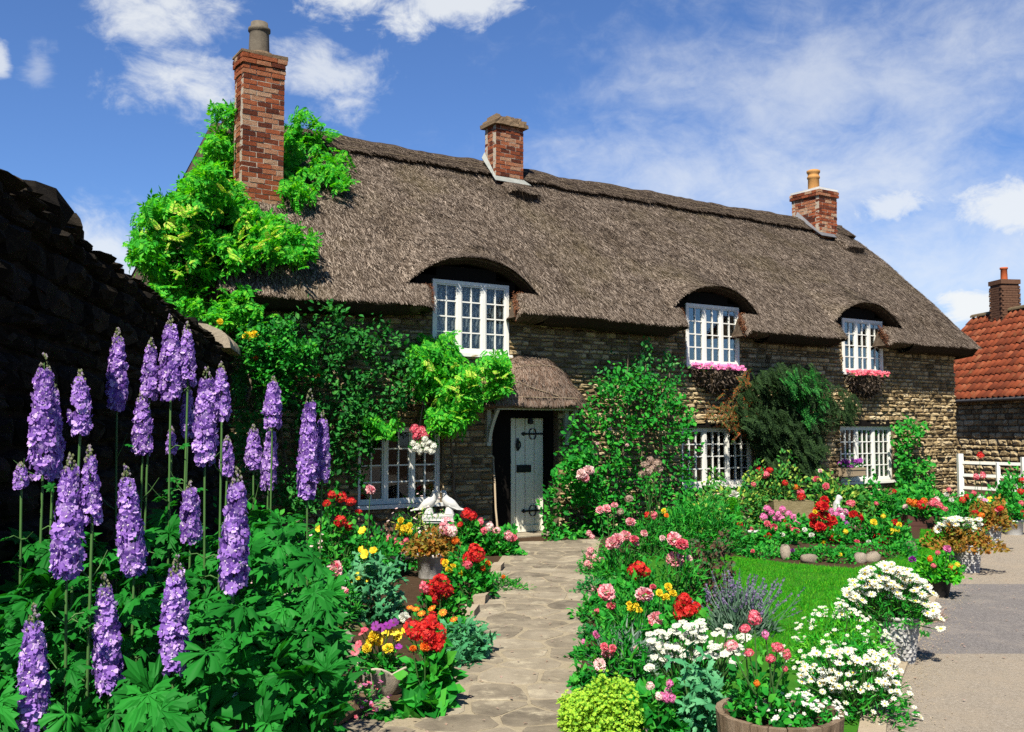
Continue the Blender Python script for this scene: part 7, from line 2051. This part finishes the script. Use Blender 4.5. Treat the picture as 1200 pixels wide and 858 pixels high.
plant('pink_geranium', 'pink flower in the little tapered white pot', 'flower', 882, 640, 0.10, 0.12, 'leaf_mid', 70, 'oval', 0.05, base_h=0.2, depth=G(882, 641)[1], blooms=[(880, 622, 'head', 'petal_rose', 5)])
# shrubs at the foot of the wall
plant('golden_shrub', 'yellow green variegated shrub under the lower middle window', 'shrub', 862, 622, 0.70, 0.95, 'leaf_variegated', 2200, 'oval', 0.08, ry=0.5, blooms=[(883, 568, 'head', 'petal_rose', 3)])
plant('golden_shrub', 'yellow flecked shrub between the lower middle window and evergreen', 'shrub', 916, 618, 0.45, 1.05, 'leaf_variegated', 1300, 'oval', 0.07, ry=0.4,
      blooms=[(891, 552, 'head', RD, 5), (897, 556, 'head', 'petal_rose', 5), (902, 551, 'head', RD, 4), (920, 566, 'head', RD, 3.5), (933, 571, 'head', OR_, 4), (938, 577, 'head', 'petal_rose', 4.5), (939, 582, 'head', RD, 4.5)])
plant('leafy_shrub', 'pale leaved shrub left of the window box', 'shrub', 985, 618, 0.62, 1.0, 'leaf_variegated', 1300, 'oval', 0.10, ry=0.5,
      blooms=[(957, 562, 'pom', 'petal_rose', 4.5), (968, 570, 'pom', 'petal_rose', 4.5), (961, 552, 'pom', 'petal_pale', 2.6)])
plant('leafy_shrub', 'fresh green shrub below the lower right window', 'shrub', 1025, 615, 0.75, 0.72, 'leaf_mid', 2000, 'oval', 0.085, ry=0.5, blooms=[(1048, 576, 'head', RD, 3), (1027, 590, 'head', 'petal_rose', 3)])
plant('leafy_shrub', 'low green shrub at the foot of the cottage corner', 'shrub', 1085, 606, 0.8, 0.5, 'leaf_mid', 1800, 'oval', 0.09, ry=0.6, blooms=[(1112, 574, 'head', 'petal_rose', 3), (1109, 580, 'pom', WH_, 3)])
# red planter box and the flowers round the fence
c = G(1086, 622); PBX = thing('planter_box', 'dark red wooden planter with orange and pink geraniums', 'planter', c)
k = c[1] / F; z1 = AT(1086, 605, c[1])[2]
for i in range(3):
    for (x0, x1, y0, y1) in ((-20, 20, 0, 0.03), (-20, 20, 0.42, 0.45)):
        mb = MB(); box(mb, c[0] + x0 * k, c[0] + x1 * k, c[1] + y0, c[1] + y1, z1 * i / 3, z1 * (i + 1) / 3 - 0.006); part(mb, 'plank', 'red_planter', PBX)
for sx in (-1, 1):
    mb = MB(); box(mb, c[0] + sx * 20 * k - 0.02, c[0] + sx * 20 * k + 0.02, c[1] - 0.003, c[1] + 0.453, 0, z1 + 0.01); part(mb, 'end_board', 'red_planter', PBX)
mb = MB(); mb.add([(c[0] - 19 * k, c[1] + 0.03, z1 - 0.03), (c[0] + 19 * k, c[1] + 0.03, z1 - 0.03), (c[0] + 19 * k, c[1] + 0.42, z1 - 0.03), (c[0] - 19 * k, c[1] + 0.42, z1 - 0.03)], [(0, 1, 2, 3)]); part(mb, 'soil', 'soil', PBX)
plant('pink_geranium', 'orange and coral geraniums in the dark red planter', 'flower', 1087, 612, 0.46, 0.26, 'leaf_mid', 600, 'oval', 0.08, depth=c[1] + 0.2, base_h=z1 - 0.03,
      blooms=[(1066, 588, 'head', OR_, 4.5), (1072, 590, 'head', OR_, 5.5), (1079, 592, 'head', RD, 5.5), (1087, 594, 'head', 'petal_rose', 5.5), (1094, 589, 'head', 'petal_rose', 5), (1101, 593, 'head', 'petal_rose', 5.5), (1107, 597, 'head', 'petal_rose', 4), (1083, 587, 'head', OR_, 4), (1098, 586, 'head', 'petal_pale', 4), (1061, 594, 'head', 'petal_pale', 3.4)])
plant('red_rose', 'red rose bush in front of the white fence post', 'flower', 1146, 612, 0.50, 0.50, 'leaf_mid', 1100, 'oval', 0.075, ry=0.5,
      blooms=[(1149, 534, 'head', RD, 4), (1144, 559, 'head', 'petal_rose', 4.5), (1152, 557, 'head', 'petal_rose', 4), (1141, 578, 'head', 'petal_rose', 3.5), (1133, 583, 'head', RD, 4.5), (1128, 586, 'head', RD, 3.6), (1149, 583, 'head', WH_, 3.5), (1154, 586, 'pansy', 'petal_magenta', 4), (1160, 585, 'pansy', YL, 3.4), (1143, 594, 'head', RD, 4), (1115, 586, 'pom', WH_, 3)])
plant('leafy_shrub', 'tall green shrub behind the far white pot', 'shrub', 1192, 608, 0.45, 0.75, 'leaf_mid', 1000, 'oval', 0.085, ry=0.5, blooms=[(1198, 563, 'head', RD, 4), (1196, 576, 'head', RD, 4), (1170, 582, 'head', YL, 3)])
plant('dry_grass', 'pale straw coloured tuft growing from the kerb by the wicker pot', 'grass', 1087, 728, 0.14, 0.12, 'petal_dry', 120, 'blade', 0.13, up=0.2)
plant('weed_tuft', 'small green weed at the foot of the large wicker pot', 'grass', 1082, 746, 0.06, 0.05, 'leaf_mid', 60, 'narrow', 0.04)

# creeping greenery that softens the edges of path and footway
for lab, x, y_, rx, hh, mt, bl in (
    ('low green creeper on the right path edge beside the silvery grass', 690, 770, 0.16, 0.10, 'leaf_mid', [(684, 752, 'head', 'petal_magenta', 3)]),
    ('low green creeper on the right path edge below the middle carnations', 697, 728, 0.2, 0.14, 'leaf_mid', [(700, 716, 'head', 'petal_rose', 3.5)]),
    ('low green creeper on the right path edge near the door', 703, 695, 0.24, 0.2, 'leaf_rose', [(696, 690, 'head', PK, 3)]),
    ('low green creeper on the right path edge just beyond the lime mound', 684, 806, 0.13, 0.10, 'leaf_mid', []),
    ('low green creeper on the right path edge beside the red geranium', 693, 748, 0.15, 0.11, 'leaf_rose', []),
    ('low green creeper on the right path edge under the small pink blooms', 700, 712, 0.18, 0.12, 'leaf_mid', []),
    ('low green creeper on the right path edge at the foot of the rose', 705, 664, 0.26, 0.16, 'leaf_mid', []),
    ('small green weeds growing in the paving in front of the planter', 452, 842, 0.09, 0.03, 'leaf_mid', []),
    ('dark green creeper under the crimson geranium on the left path edge', 538, 748, 0.2, 0.14, 'leaf_mid', [])):
    plant('creeping_plant', lab, 'flower', x, y_, rx, hh, mt, int(2600 * rx * rx + 120), 'oval', 0.05, bl)
# grit and crumbs along the ragged edge of the footway
n = 5200
ys = R.uniform(5.0, 16.0, n) ** 1.0; off = np.abs(R.normal(0, 0.16, n)) - 0.05
P = np.stack([[edge_at(y_) for y_ in ys] + off, ys, np.full(n, 0.014)], -1)
n2 = 500; y2 = R.uniform(5.0, 16, n2)
P = np.concatenate([P, np.stack([[edge_at(y_) for y_ in y2] + R.uniform(0.1, 3.5, n2), y2, np.full(n2, 0.011)], -1)])
n = len(P)
tet = T_([(0, 0, 0.6), (0.6, 0, -0.2), (-0.3, 0.5, -0.2), (-0.3, -0.5, -0.2)], [(0, 1, 2), (0, 2, 3), (0, 3, 1)])
gm = MB(); gm.scatter(tet, frames(rdir(n) * (1, 1, 0.2), np.tile([0.0, 0, 1], (n, 1)), R.uniform(0.003, 0.010, n)), P)
tag(link('grit', gm.mesh('grit', 'kerb_stone'), None, kind='stuff'), 'loose pale grit along the edge of the footway', 'grit')

for lab, x, y_, rx, hh, bl in (
    ('low leafy edging plant left of the upright buff rock', 892, 652, 0.34, 0.16, [(882, 646, 'pom', 'petal_rose', 2.6)]),
    ('low leafy edging plant between the upright and long pale rocks', 936, 655, 0.22, 0.16, [(929, 645, 'pom', 'petal_violet', 3)]),
    ('low leafy edging plant right of the long pale rock', 974, 657, 0.32, 0.17, [(985, 650, 'pom', YL, 2.4)]),
    ('low leafy edging plant left of the two round rocks', 995, 655, 0.22, 0.16, []),
    ('low leafy edging plant right of the two round rocks', 1046, 652, 0.36, 0.18, [(1042, 648, 'pom', 'petal_rose', 2.6)])):
    plant('edging_plant', lab, 'flower', x, y_, rx, hh, 'leaf_mid', 520, 'oval', 0.05, bl)

# fallen petals and dry leaf crumbs on the path and footway
n = 420
Pp = poly_points(path_poly, 300); yy = R.uniform(5.2, 14, 120)
Pf = np.stack([[edge_at(v) for v in yy] + np.abs(R.normal(0.25, 0.5, 120)), yy], -1)
P = np.concatenate([Pp, Pf]); P = np.concatenate([P, np.full((n, 1), 0.019)], 1)
lm = MB(); lm.scatter(LEAF2, frames(R.normal(size=(n, 3)) * (1, 1, 0.15), np.tile([0.0, 0, 1], (n, 1)), R.uniform(0.012, 0.035, n)), P)
tag(link('leaf_litter', lm.mesh('leaf_litter', 'petal_dry'), None, kind='stuff'), 'dry leaf crumbs scattered on the path and footway', 'leaf litter')
# things of one kind share a group
_kinds = {}
for o in list(COL.objects):
    if o.parent is None and o.get('category'):
        _kinds.setdefault(o.name.split('.')[0], []).append(o)
for kname, objs in _kinds.items():
    if len(objs) > 1 and len({o.get('group') for o in objs}) > 1 or (len(objs) > 1 and not objs[0].get('group')):
        for o in objs: o['group'] = kname.replace('_', ' ') + 's around the cottage garden'
